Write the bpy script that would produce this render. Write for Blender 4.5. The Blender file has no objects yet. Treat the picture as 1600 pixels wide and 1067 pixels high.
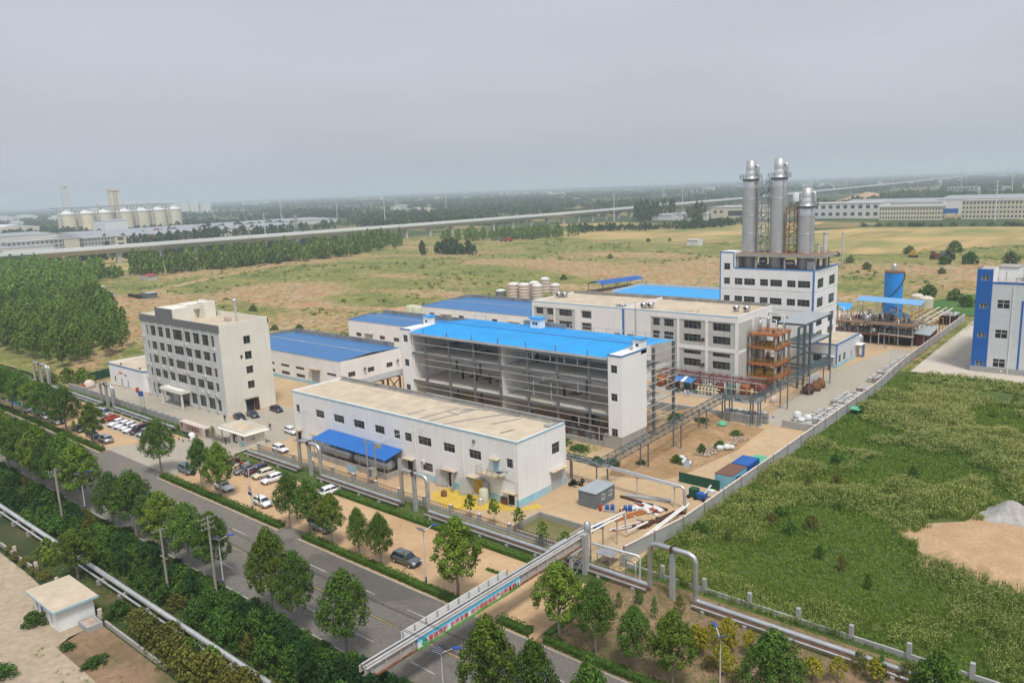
import bpy, math, random
import numpy as np
from mathutils import Matrix, Vector

D = bpy.data
S = bpy.context.scene
COL = S.collection
R = math.radians

# ------------------------------------------------------------------ camera
# world: X runs along the road, Y away from it across the works, Z up, metres
cam_d = D.cameras.new('camera')
cam = D.objects.new('camera', cam_d)
COL.objects.link(cam)
S.camera = cam
PIT, ROL, AZ = 0.19295, -0.03924, -0.71067
fw = Vector((math.sin(AZ) * math.cos(PIT), math.cos(AZ) * math.cos(PIT), -math.sin(PIT)))
rt = Vector((math.cos(AZ), -math.sin(AZ), 0))
up = rt.cross(fw)
r2 = rt * math.cos(ROL) + up * math.sin(ROL)
u2 = -rt * math.sin(ROL) + up * math.cos(ROL)
cam.matrix_world = Matrix(((r2.x, u2.x, -fw.x, 0), (r2.y, u2.y, -fw.y, 0), (r2.z, u2.z, -fw.z, 50.0), (0, 0, 0, 1)))
cam_d.sensor_width = 36
cam_d.lens = 36 * 1230.55 / 1600
cam_d.clip_start = 0.5
cam_d.clip_end = 120000

# ------------------------------------------------------------------ sky, sun, exposure
SUN_EL, SUN_AZ = R(62), R(126)          # azimuth from +Y towards +X
world = D.worlds.new('World')
S.world = world
world.use_nodes = True
wn, wl = world.node_tree.nodes, world.node_tree.links
wn.clear()
sky = wn.new('ShaderNodeTexSky')
sky.sky_type = 'NISHITA'
sky.sun_disc = False
sky.sun_elevation = SUN_EL
sky.sun_rotation = SUN_AZ
sky.air_density = 1.6
sky.dust_density = 7.0
sky.ozone_density = 1.5
hs = wn.new('ShaderNodeHueSaturation')
hs.inputs['Saturation'].default_value = 0.55
mixw = wn.new('ShaderNodeMix')
mixw.data_type = 'RGBA'
mixw.inputs[0].default_value = 0.6
mixw.inputs[7].default_value = (7.6, 8.1, 9.35, 1)   # thin overcast veil
bg = wn.new('ShaderNodeBackground')
bg.inputs['Strength'].default_value = 0.10
wo = wn.new('ShaderNodeOutputWorld')
wtc = wn.new('ShaderNodeTexCoord')
wmp = wn.new('ShaderNodeMapping')
wmp.inputs['Scale'].default_value = (1.2, 1.2, 5.)
wnz = wn.new('ShaderNodeTexNoise')
wnz.inputs['Scale'].default_value = 1.6
wnz.inputs['Detail'].default_value = 6
wmr = wn.new('ShaderNodeMapRange')
wmr.inputs[1].default_value, wmr.inputs[2].default_value, wmr.inputs[3].default_value, wmr.inputs[4].default_value = .3, .7, .55, .66
wl.new(wtc.outputs['Generated'], wmp.inputs[0])
wl.new(wmp.outputs[0], wnz.inputs['Vector'])
wl.new(wnz.outputs['Fac'], wmr.inputs[0])
wl.new(wmr.outputs[0], mixw.inputs[0])
wl.new(sky.outputs[0], hs.inputs['Color'])
wl.new(hs.outputs[0], mixw.inputs[6])
wl.new(mixw.outputs[2], bg.inputs['Color'])
wl.new(bg.outputs[0], wo.inputs['Surface'])

sun_d = D.lights.new('sun', 'SUN')
sun_d.energy = 3.0
sun_d.angle = R(12)
sun_d.color = (1.0, 0.955, 0.88)
sun = D.objects.new('sun', sun_d)
COL.objects.link(sun)
sdir = Vector((math.sin(SUN_AZ) * math.cos(SUN_EL), math.cos(SUN_AZ) * math.cos(SUN_EL), math.sin(SUN_EL)))
sun.rotation_euler = (-sdir).to_track_quat('-Z', 'Y').to_euler()
sun.location = (0, 0, 300)

S.view_settings.view_transform = 'Standard'
S.view_settings.look = 'None'
S.view_settings.exposure = -0.02
S.view_settings.gamma = 1.0
S.view_settings.use_curve_mapping = False
S.render.engine = 'CYCLES'
cy = S.cycles
cy.use_denoising = True
cy.max_bounces = 6
cy.diffuse_bounces = 4
cy.glossy_bounces = 2
cy.transmission_bounces = 3
cy.volume_bounces = 1
cy.transparent_max_bounces = 6
cy.caustics_reflective = False
cy.caustics_refractive = False

# ------------------------------------------------------------------ helpers
rnd = random.Random(7)
W = {}                                   # world matrix of each object we made

def smat(name):
 m = D.materials.new(name)
 m.use_nodes = True
 n, l = m.node_tree.nodes, m.node_tree.links
 return m, n, l, n['Principled BSDF']

def nd(n, kind, **kw):
 o = n.new(kind)
 for k, v in kw.items():
  setattr(o, k, v)
 return o

def noise(n, l, scale, detail=4, rough=.55, vec=None):
 t = n.new('ShaderNodeTexNoise')
 t.inputs['Scale'].default_value = scale
 t.inputs['Detail'].default_value = detail
 t.inputs['Roughness'].default_value = rough
 if vec is not None:
  l.new(vec, t.inputs['Vector'])
 return t.outputs['Fac']

def ramp(n, l, fac, stops):
 r = n.new('ShaderNodeValToRGB')
 e = r.color_ramp.elements
 while len(e) < len(stops):
  e.new(.5)
 for i, (p, c) in enumerate(stops):
  e[i].position = p
  e[i].color = (c[0], c[1], c[2], 1) if not isinstance(c, (int, float)) else (c, c, c, 1)
 l.new(fac, r.inputs[0])
 return r.outputs[0]

def mixc(n, l, fac, a, b, mode='MIX'):
 m = n.new('ShaderNodeMix')
 m.data_type = 'RGBA'
 m.blend_type = mode
 for sock, v in ((m.inputs[0], fac), (m.inputs[6], a), (m.inputs[7], b)):
  if isinstance(v, bpy.types.NodeSocket):
   l.new(v, sock)
  elif isinstance(v, (int, float)):
   sock.default_value = v
  else:
   sock.default_value = (v[0], v[1], v[2], 1)
 return m.outputs[2]

def bump(n, l, p, h, strength, dist=.05):
 b = n.new('ShaderNodeBump')
 b.inputs['Strength'].default_value = strength
 b.inputs['Distance'].default_value = dist
 l.new(h, b.inputs['Height'])
 l.new(b.outputs[0], p.inputs['Normal'])

MATS = {}

def mat(name, col, rough=.7, metal=0., var=.12, scale=.5, dirt=None, dfac=.5, bmp=0., streak=0., joint=0.):
 """painted / plain surface: base colour, uneven tone, optional dirt patches and rain streaks"""
 if name in MATS:
  return MATS[name]
 m, n, l, p = smat(name)
 pos = nd(n, 'ShaderNodeNewGeometry').outputs['Position']
 f = noise(n, l, scale, 5, .6, pos)
 c = mixc(n, l, 1.0, col, ramp(n, l, f, [(.3, 1 - var), (.7, 1 + var * .35)]), 'MULTIPLY')
 if dirt:
  g = noise(n, l, scale * .33 + .07, 6, .65, pos)
  c = mixc(n, l, ramp(n, l, g, [(.47, 0), (.72, dfac)]), c, dirt)
 if streak:
  mp = nd(n, 'ShaderNodeMapping')
  mp.inputs['Scale'].default_value = (1.7, 1.7, .09)
  l.new(pos, mp.inputs[0])
  g = noise(n, l, 1.3, 4, .6, mp.outputs[0])
  c = mixc(n, l, ramp(n, l, g, [(.5, 0), (.75, streak)]), c, (.28, .26, .22))
 if joint:
  sz = nd(n, 'ShaderNodeSeparateXYZ')
  l.new(pos, sz.inputs[0])
  w = nd(n, 'ShaderNodeMath', operation='MODULO')
  l.new(sz.outputs['Z'], w.inputs[0])
  w.inputs[1].default_value = joint
  q = nd(n, 'ShaderNodeMath', operation='LESS_THAN')
  l.new(w.outputs[0], q.inputs[0])
  q.inputs[1].default_value = .05
  c = mixc(n, l, q.outputs[0], c, tuple(v * .72 for v in col))
 l.new(c, p.inputs['Base Color'])
 p.inputs['Roughness'].default_value = rough
 p.inputs['Metallic'].default_value = metal
 p.inputs['Specular IOR Level'].default_value = .35
 if bmp:
  bump(n, l, p, noise(n, l, 9, 4, .6, pos), bmp)
 MATS[name] = m
 return m

def corr(name, col, axis, pitch=.3, rough=.45, metal=.0, var=.1, dirt=None, depth=.035):
 """profiled sheet metal: ribs run across the given axis"""
 if name in MATS:
  return MATS[name]
 m, n, l, p = smat(name)
 pos = nd(n, 'ShaderNodeNewGeometry').outputs['Position']
 f = noise(n, l, .25, 5, .6, pos)
 c = mixc(n, l, 1.0, col, ramp(n, l, f, [(.3, 1 - var), (.7, 1 + var * .4)]), 'MULTIPLY')
 if dirt:
  c = mixc(n, l, ramp(n, l, noise(n, l, .12, 6, .7, pos), [(.5, 0), (.8, .5)]), c, dirt)
 l.new(c, p.inputs['Base Color'])
 w = nd(n, 'ShaderNodeTexWave', wave_type='BANDS', bands_direction=axis)
 w.inputs['Scale'].default_value = math.pi / 10 / pitch
 l.new(pos, w.inputs['Vector'])
 bump(n, l, p, w.outputs['Fac'], .5, depth)
 p.inputs['Roughness'].default_value = rough
 p.inputs['Metallic'].default_value = metal
 MATS[name] = m
 return m

def leafmat(name, dark, light, trans=.25, big=.03):
 m, n, l, p = smat(name)
 geo = nd(n, 'ShaderNodeNewGeometry')
 oi = nd(n, 'ShaderNodeObjectInfo')
 c = mixc(n, l, geo.outputs['Random Per Island'], dark, light)
 c2 = mixc(n, l, ramp(n, l, noise(n, l, big, 3, .5, geo.outputs['Position']), [(.35, 0), (.65, .45)]), c,
    (light[0] * 1.05, light[1] * .95, light[2] * .7))
 hsv = nd(n, 'ShaderNodeHueSaturation')
 ma = nd(n, 'ShaderNodeMath', operation='MULTIPLY_ADD')
 l.new(oi.outputs['Random'], ma.inputs[0])
 ma.inputs[1].default_value = .5
 ma.inputs[2].default_value = .75
 l.new(ma.outputs[0], hsv.inputs['Value'])
 l.new(c2, hsv.inputs['Color'])
 l.new(hsv.outputs[0], p.inputs['Base Color'])
 p.inputs['Roughness'].default_value = .7
 p.inputs['Specular IOR Level'].default_value = .08
 tr = nd(n, 'ShaderNodeBsdfTranslucent')
 l.new(hsv.outputs[0], tr.inputs['Color'])
 mx = nd(n, 'ShaderNodeMixShader')
 mx.inputs[0].default_value = trans
 l.new(p.outputs[0], mx.inputs[1])
 l.new(tr.outputs[0], mx.inputs[2])
 l.new(mx.outputs[0], n['Material Output'].inputs['Surface'])
 MATS[name] = m
 return m

class MB:
 """collects faces; build() links them as ONE mesh object"""

 def __init__(s):
  s.v, s.f, s.m, s.sm = [], [], [], []

 def add(s, vs, fs, m=0, smooth=False):
  b = len(s.v)
  s.v.extend(vs)
  for f in fs:
   s.f.append(tuple(b + i for i in f))
   s.m.append(m)
   s.sm.append(smooth)
  return s

 def box(s, x0, x1, y0, y1, z0, z1, m=0):
  return s.add([(x0, y0, z0), (x1, y0, z0), (x1, y1, z0), (x0, y1, z0), (x0, y0, z1), (x1, y0, z1), (x1, y1, z1), (x0, y1, z1)],
      [(0, 3, 2, 1), (4, 5, 6, 7), (0, 1, 5, 4), (1, 2, 6, 5), (2, 3, 7, 6), (3, 0, 4, 7)], m)

 def quad(s, a, b, c, d, m=0):
  return s.add([a, b, c, d], [(0, 1, 2, 3)], m)

 def poly(s, pts, z, m=0):
  return s.add([(p[0], p[1], z) for p in pts], [tuple(range(len(pts)))], m)

 def cyl(s, a, b, r0, r1=None, n=8, m=0, caps=True):
  r1 = r0 if r1 is None else r1
  a, b = Vector(a), Vector(b)
  d = (b - a).normalized()
  u = d.orthogonal().normalized()
  w = d.cross(u)
  vs = []
  for c, r in ((a, r0), (b, r1)):
   for i in range(n):
    t = 2 * math.pi * i / n
    vs.append(tuple(c + (u * math.cos(t) + w * math.sin(t)) * r))
  s.add(vs, [(i, (i + 1) % n, n + (i + 1) % n, n + i) for i in range(n)], m, n > 6)
  if caps:
   s.add(vs, [tuple(range(n - 1, -1, -1)), tuple(range(n, 2 * n))], m)
  return s

 def bar(s, a, b, w, h=None, m=0):
  """rectangular beam, h measured towards +Z (or +Y for a vertical one)"""
  h = w if h is None else h
  a, b = Vector(a), Vector(b)
  d = (b - a).normalized()
  ref = Vector((0, 0, 1)) if abs(d.z) < .95 else Vector((0, 1, 0))
  u = d.cross(ref).normalized()
  k = u.cross(d)
  vs = [tuple(c + u * (sx * w / 2) + k * (sy * h / 2)) for c in (a, b) for sx, sy in ((-1, -1), (1, -1), (1, 1), (-1, 1))]
  return s.add(vs, [(0, 3, 2, 1), (4, 5, 6, 7), (0, 1, 5, 4), (1, 2, 6, 5), (2, 3, 7, 6), (3, 0, 4, 7)], m)

 def lathe(s, cx, cy, prof, n=16, m=0, axis='z'):
  vs, fs = [], []
  for r, z in prof:
   for i in range(n):
    t = 2 * math.pi * i / n
    a, b = r * math.cos(t), r * math.sin(t)
    vs.append((cx + a, cy + b, z) if axis == 'z' else (z, cx + a, cy + b) if axis == 'x' else (cx + a, z, cy + b))
  for k in range(len(prof) - 1):
   for i in range(n):
    fs.append((k * n + i, k * n + (i + 1) % n, (k + 1) * n + (i + 1) % n, (k + 1) * n + i))
  return s.add(vs, fs, m, True)

 def tube(s, pts, r, n=8, m=0):
  """round pipe along a polyline, mitred at the bends"""
  pts = [Vector(p) for p in pts]
  vs, fs = [], []
  u = None
  for k, p in enumerate(pts):
   d0 = (p - pts[k - 1]).normalized() if k else (pts[1] - p).normalized()
   d1 = (pts[k + 1] - p).normalized() if k < len(pts) - 1 else d0
   d = (d0 + d1).normalized()
   sc = 1 / max(.4, math.sqrt((1 + d0.dot(d1)) / 2))
   u = d.orthogonal().normalized() if u is None else (u - d * u.dot(d)).normalized()
   w = d.cross(u)
   bend = (d1 - d0)
   bd = bend.normalized() if bend.length > 1e-4 else None
   for i in range(n):
    t = 2 * math.pi * i / n
    o = (u * math.cos(t) + w * math.sin(t)) * r
    if bd is not None:
     o += bd * o.dot(bd) * (sc - 1)
    vs.append(tuple(p + o))
  for k in range(len(pts) - 1):
   for i in range(n):
    fs.append((k * n + i, k * n + (i + 1) % n, (k + 1) * n + (i + 1) % n, (k + 1) * n + i))
  s.add(vs, fs, m, True)
  e = len(pts) * n
  s.add(vs, [tuple(range(n)), tuple(range(e - n, e))], m)
  return s

 def rot(s, ang, cx=0, cy=0):
  c, q = math.cos(ang), math.sin(ang)
  s.v = [(cx + (x - cx) * c - (y - cy) * q, cy + (x - cx) * q + (y - cy) * c, z) for x, y, z in s.v]
  return s

 def mesh(s, name, mats):
  me = D.meshes.new(name)
  me.from_pydata(s.v, [], s.f)
  for k in (mats if isinstance(mats, (list, tuple)) else [mats]):
   me.materials.append(k)
  me.polygons.foreach_set('material_index', s.m)
  me.polygons.foreach_set('use_smooth', s.sm)
  return me

 def build(s, name, mats, parent=None):
  return obj(name, s.mesh(name, mats), parent)

def obj(name, me, parent=None, local=False):
 o = D.objects.new(name, me)
 COL.objects.link(o)
 W[o.name] = Matrix.Identity(4)
 if parent is not None:
  o.parent = parent
  if not local:
   o.matrix_parent_inverse = W[parent.name].inverted()
  else:
   W[o.name] = W[parent.name].copy()
 return o

def tag(o, label=None, cat=None, group=None, kind=None):
 for k, v in (('label', label), ('category', cat), ('group', group), ('kind', kind)):
  if v:
   o[k] = v
 return o

def thing(name, label, cat, loc=(0, 0, 0), rz=0., group=None):
 o = D.objects.new(name, None)
 o.empty_display_size = .5
 COL.objects.link(o)
 o.location = loc
 o.rotation_euler = (0, 0, rz)
 W[o.name] = Matrix.Translation(loc) @ Matrix.Rotation(rz, 4, 'Z')
 return tag(o, label, cat, group)

def struct(name, mb, mats, kind='structure'):
 return tag(mb.build(name, mats), kind=kind)

def copy_tree(o, loc, rz=0., sc=1., label=None, parent=None, names=None):
 """copy a thing with its parts and sub-parts"""
 c = o.copy()
 COL.objects.link(c)
 if parent is None:
  c.location = loc
  c.rotation_euler = (0, 0, rz)
  c.scale = sc if isinstance(sc, tuple) else (sc, sc, sc)
  if label:
   c['label'] = label
 else:
  c.parent = parent
 for ch in o.children:
  copy_tree(ch, None, parent=c)
 return c

def facade(mb, axis, c, u0, u1, z0, z1, holes, out, depth=.22, m=0, mr=None):
 """wall sheet in the plane axis=c with real openings (u0,u1,z0,z1) and reveals"""
 us = sorted({u0, u1, *[h[0] for h in holes], *[h[1] for h in holes]})
 zs = sorted({z0, z1, *[h[2] for h in holes], *[h[3] for h in holes]})
 P = (lambda u, z, k=0: (c - out * k, u, z)) if axis == 'x' else (lambda u, z, k=0: (u, c - out * k, z))
 for a, b in zip(us, us[1:]):
  run = None
  for e, f in zip(zs, zs[1:]):
   if any(h[0] <= a and b <= h[1] and h[2] <= e and f <= h[3] for h in holes):
    if run:
     mb.quad(P(a, run[0]), P(b, run[0]), P(b, run[1]), P(a, run[1]), m)
     run = None
   else:
    run = (run[0], f) if run else (e, f)
  if run:
   mb.quad(P(a, run[0]), P(b, run[0]), P(b, run[1]), P(a, run[1]), m)
 mr = m if mr is None else mr
 for a, b, e, f in holes:
  for p, q in (((a, e), (b, e)), ((b, e), (b, f)), ((b, f), (a, f)), ((a, f), (a, e))):
   mb.quad(P(*p), P(*q), P(*q, depth), P(*p, depth), mr)

def window(par, axis, c, u0, u1, z0, z1, out, nc=2, rows=(.6,), fm=None, gm=None, depth=.14, fw_=.07, name='window'):
 """frame with mullions set back in the reveal, its pane a sub-part behind"""
 fm = fm or MATS['frame_grey']
 gm = gm or MATS['glass']
 mb = MB()
 k0, k1 = depth, depth + .06

 def bx(a, b, e, f):
  d0, d1 = sorted((c - out * k0, c - out * k1))
  if axis == 'x':
   mb.box(d0, d1, a, b, e, f)
  else:
   mb.box(a, b, d0, d1, e, f)
 w = fw_
 bx(u0, u0 + w, z0, z1)
 bx(u1 - w, u1, z0, z1)
 bx(u0 + w, u1 - w, z0, z0 + w)
 bx(u0 + w, u1 - w, z1 - w, z1)
 for i in range(1, nc):
  u = u0 + (u1 - u0) * i / nc
  bx(u - w / 2, u + w / 2, z0 + w, z1 - w)
 for r in rows:
  z = z0 + (z1 - z0) * r
  d0, d1 = sorted((c - out * (k0 + .004), c - out * (k1 - .004)))
  (mb.box(d0, d1, u0 + w, u1 - w, z - w / 2, z + w / 2) if axis == 'x' else mb.box(u0 + w, u1 - w, d0, d1, z - w / 2, z + w / 2))
 o = mb.build(name, fm, par)
 g = MB()
 k = c - out * (k0 + .03)
 for i in range(nc):
  a, b = u0 + (u1 - u0) * i / nc, u0 + (u1 - u0) * (i + 1) / nc
  t = .012 * rnd.uniform(-1, 1)
  if axis == 'x':
   g.quad((k + t, a, z0), (k - t, b, z0), (k - t, b, z1), (k + t, a, z1))
  else:
   g.quad((a, k + t, z0), (b, k - t, z0), (b, k - t, z1), (a, k + t, z1))
 g.build('pane', gm, o)
 return o

def wintag(p, axis, c, holes, out, **kw):
 for h in holes:
  window(p, axis, c, h[0], h[1], h[2], h[3], out, **kw)

# ------------------------------------------------------------------ materials
mat('white_wall', (.79, .79, .785), .75, var=.06, scale=.25, dirt=(.64, .61, .56), dfac=.35, streak=.16)
mat('cream_wall', (.73, .705, .63), .75, var=.06, scale=.25, dirt=(.56, .52, .44), dfac=.3, streak=.15, joint=.9)
mat('grey_panel', (.16, .165, .17), .6, var=.1)
mat('band_grey', (.55, .56, .55), .7, var=.08, streak=.2)
mat('panel_grey', (.50, .505, .48), .75, var=.08, dirt=(.40, .37, .31), streak=.35)
mat('roof_sand', (.54, .455, .34), .9, var=.2, scale=.35, dirt=(.36, .30, .23), dfac=.75, bmp=.25)
mat('roof_dark', (.26, .25, .23), .9, var=.2)
mat('parapet_dirty', (.30, .29, .27), .9, var=.3, scale=.8, dirt=(.12, .11, .10), dfac=.8)
mat('tar', (.19, .19, .19), .8)
mat('blue_trim', (.06, .19, .46), .6, var=.15, scale=1.)
mat('pale_blue_trim', (.33, .52, .62), .7, var=.15, scale=1.)
mat('plinth_blue', (.30, .58, .72), .7, var=.2, scale=.8, dirt=(.55, .5, .42), dfac=.7)
mat('frame_grey', (.20, .205, .205), .5, var=.05)
mat('frame_white', (.66, .66, .64), .5, var=.05)
mat('door_grey', (.42, .44, .45), .6, var=.12, streak=.3)
mat('steel_grey', (.17, .185, .195), .55, .3, var=.2, scale=1.5)
mat('steel_teal', (.10, .15, .17), .5, .3, var=.2, scale=1.5)
mat('girt_grey', (.46, .47, .47), .6, .1, var=.15)
mat('concrete', (.36, .345, .315), .9, var=.15, scale=.6, dirt=(.25, .23, .20), bmp=.3)
mat('concrete_floor', (.60, .58, .53), .9, var=.2, scale=.3, dirt=(.42, .30, .17), dfac=.6)
mat('wall_panel', (.36, .365, .36), .9, var=.14, scale=.8, dirt=(.27, .27, .26), dfac=.6, streak=.4, bmp=.2)
mat('galv', (.56, .57, .58), .38, .75, var=.18, scale=.8, dirt=(.36, .34, .31), dfac=.5)
mat('galv_bright', (.66, .67, .67), .38, .6, var=.15, scale=1.2, dirt=(.4, .38, .34), dfac=.4)
mat('stack_steel', (.50, .505, .505), .42, .5, var=.15, scale=.3, dirt=(.40, .40, .40), dfac=.5)
mat('stack_bright', (.62, .63, .63), .3, .7, var=.12, scale=.5)
mat('rust', (.20, .085, .04), .9, var=.35, scale=2., dirt=(.10, .05, .03))
mat('rust_dark', (.085, .04, .025), .9, var=.4, scale=2.)
mat('orange_steel', (.42, .15, .045), .75, var=.35, scale=1.2, dirt=(.20, .07, .03), dfac=.7)
mat('deck_rust', (.27, .15, .085), .85, var=.35, scale=1., dirt=(.20, .19, .17), dfac=.8)
mat('yellow_steel', (.50, .33, .06), .7, var=.3, scale=1.2, dirt=(.25, .10, .04), dfac=.6)
mat('red_paint', (.33, .035, .03), .5, var=.25, dirt=(.16, .05, .03))
mat('brown_red', (.20, .05, .04), .6, var=.25, dirt=(.12, .05, .03))
mat('teal_tank', (.08, .22, .24), .6, var=.2)
mat('cream_pipe', (.60, .55, .40), .5, var=.15)
mat('white_paint', (.76, .76, .74), .5, var=.08)
mat('black', (.02, .02, .022), .6, var=.2)
mat('rubber', (.018, .018, .02), .8, var=.1)
mat('green_sheet', (.012, .075, .045), .6, var=.2)
mat('container_cyan', (.20, .50, .62), .55, var=.15, dirt=(.3, .35, .36))
mat('container_blue', (.015, .10, .36), .5, var=.15)
mat('container_green', (.10, .42, .25), .5, var=.15)
mat('rust_roof', (.17, .085, .06), .9, var=.2, scale=1.)
mat('cabin_grey', (.14, .165, .18), .6, var=.1)
mat('cabin_roof', (.33, .37, .39), .6, var=.12)
mat('tank_tan', (.50, .50, .37), .5, var=.1)
mat('silo_blue', (.012, .26, .74), .45, var=.1, dirt=(.02, .12, .34))
mat('bld_blue', (.012, .115, .42), .5, var=.08)
mat('bld_grey', (.60, .62, .64), .6, var=.05, streak=.1, joint=1.8)
mat('bark', (.30, .27, .22), .9, var=.3, scale=3.)
mat('bark_dark', (.13, .105, .08), .9, var=.3, scale=3.)
mat('pole_concrete', (.30, .275, .235), .9, var=.12)
mat('lamp_white', (.68, .69, .70), .45, .2, var=.05)
mat('solar', (.02, .025, .05), .2, var=.1)
mat('lamp_blue', (.02, .07, .35), .4)
mat('stone_pale', (.60, .50, .44), .85, var=.15, scale=1.5)
mat('pink_granite', (.46, .37, .32), .7, var=.12, scale=2.)
mat('dark_red_ink', (.22, .05, .04), .7)
mat('red_ink', (.62, .03, .04), .6)
mat('hazy_white', (.60, .61, .61), .8, var=.05)
mat('far_concrete', (.44, .435, .42), .9, var=.08, scale=.1)
mat('far_deck', (.66, .68, .69), .8, var=.05, scale=.1)
mat('far_grey_roof', (.30, .32, .34), .7, var=.15, scale=.05)
mat('far_cream', (.62, .57, .44), .8, var=.05)
mat('far_dark', (.06, .065, .07), .4)
mat('far_red', (.36, .06, .06), .8)
mat('silo_cream', (.66, .60, .46), .8, var=.08, scale=.1)
mat('ac_white', (.62, .62, .60), .6, var=.05)
corr('blue_roof', (.008, .32, .72), 'X', 1.0, .45, var=.16, dirt=(.05, .25, .48))
corr('blue_roof_old', (.035, .15, .36), 'X', .8, .5, dirt=(.06, .16, .30))
corr('blue_sheet', (.01, .13, .45), 'X', .4, .45)
corr('white_sheet', (.80, .80, .79), 'Y', .5, .6, var=.04)
corr('partition', (.80, .80, .78), 'Y', .6, .7, var=.08)

def glass_mat():
 m, n, l, p = smat('glass')
 pos = nd(n, 'ShaderNodeNewGeometry').outputs['Position']
 f = noise(n, l, .9, 3, .5, pos)
 c = ramp(n, l, f, [(.35, (.012, .014, .016)), (.6, (.03, .034, .038)), (.75, (.07, .08, .085))])
 ri = nd(n, 'ShaderNodeNewGeometry').outputs['Random Per Island']
 c = mixc(n, l, ramp(n, l, ri, [(.72, 0), (.76, .35), (.92, .45), (.95, .9)]), c, (.12, .13, .13))  # some panes paler at random: reflections and curtains put into the colour
 l.new(c, p.inputs['Base Color'])
 p.inputs['Roughness'].default_value = .12
 p.inputs['Specular IOR Level'].default_value = .5
 MATS['glass'] = m

glass_mat()

def bluewindow():
 m, n, l, p = smat('glass_blue')
 p.inputs['Base Color'].default_value = (.02, .03, .045, 1)
 p.inputs['Roughness'].default_value = .06
 MATS['glass_blue'] = m

bluewindow()
M = MATS
# ------------------------------------------------------------------ noise on arrays, leaf meshes
def vnoise(x, y, sc, seed):
 """smooth value noise in 0..1"""
 rs = np.random.RandomState(seed)
 t = rs.rand(256, 256)
 fx, fy = x / sc, y / sc
 ix, iy = np.floor(fx).astype(int), np.floor(fy).astype(int)
 ux, uy = fx - ix, fy - iy
 ux, uy = ux * ux * (3 - 2 * ux), uy * uy * (3 - 2 * uy)
 a, b = t[ix % 256, iy % 256], t[(ix + 1) % 256, iy % 256]
 c, d = t[ix % 256, (iy + 1) % 256], t[(ix + 1) % 256, (iy + 1) % 256]
 return (a * (1 - ux) + b * ux) * (1 - uy) + (c * (1 - ux) + d * ux) * uy

def fbm(x, y, sc, seed, o=4):
 s, a, t = 0, 1., 0
 for k in range(o):
  s = s + a * vnoise(x, y, sc / 2 ** k, seed + k)
  t += a
  a *= .55
 return s / t

def segdist(x, y, pts):
 d = np.full(x.shape, 1e9)
 for (ax, ay), (bx, by) in zip(pts, pts[1:]):
  t = np.clip(((x - ax) * (bx - ax) + (y - ay) * (by - ay)) / ((bx - ax) ** 2 + (by - ay) ** 2), 0, 1)
  d = np.minimum(d, np.hypot(x - ax - t * (bx - ax), y - ay - t * (by - ay)))
 return d

def npmesh(name, V, F, mats, mi=None):
 """mesh from numpy arrays; F is (n,3) or (n,4)"""
 me = D.meshes.new(name)
 V = np.asarray(V, np.float32)
 F = np.asarray(F, np.int32)
 k = F.shape[1]
 me.vertices.add(len(V))
 me.vertices.foreach_set('co', V.ravel())
 me.loops.add(F.size)
 me.loops.foreach_set('vertex_index', F.ravel())
 me.polygons.add(len(F))
 me.polygons.foreach_set('loop_start', np.arange(0, F.size, k, dtype=np.int32))
 for q in (mats if isinstance(mats, (list, tuple)) else [mats]):
  me.materials.append(q)
 if mi is not None:
  me.polygons.foreach_set('material_index', np.asarray(mi, np.int32))
 me.update(calc_edges=True)
 return me

def leaves(P, N, size, rs, aspect=.75):
 """rhombic leaf faces at points P facing roughly N"""
 n = len(P)
 N = N / (np.linalg.norm(N, axis=1, keepdims=True) + 1e-6)
 a = rs.normal(size=(n, 3))
 U = np.cross(N, a)
 U /= np.linalg.norm(U, axis=1, keepdims=True) + 1e-6
 Wv = np.cross(N, U)
 s = (size * rs.uniform(.65, 1.35, n))[:, None] if np.isscalar(size) else (size * rs.uniform(.65, 1.35, n))[:, None]
 V = np.stack([P + U * s * .5, P + Wv * s * .5 * aspect, P - U * s * .5, P - Wv * s * .5 * aspect], 1).reshape(-1, 3)
 return V, np.arange(4 * n).reshape(-1, 4)

def blob_points(rs, blobs, n, shell=.55):
 """points and outward normals spread through a set of ellipsoid clumps (cx,cy,cz,rx,ry,rz)"""
 B = np.array(blobs, float)
 vol = (B[:, 3] * B[:, 4] * B[:, 5]) ** .7
 k = rs.choice(len(B), n, p=vol / vol.sum())
 d = rs.normal(size=(n, 3))
 d /= np.linalg.norm(d, axis=1, keepdims=True)
 r = (shell + (1 - shell) * rs.rand(n)) ** .8
 P = B[k, :3] + d * B[k, 3:] * r[:, None]
 N = d + rs.normal(size=(n, 3)) * .45 + np.array([0, 0, .35])
 return P, N

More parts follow.
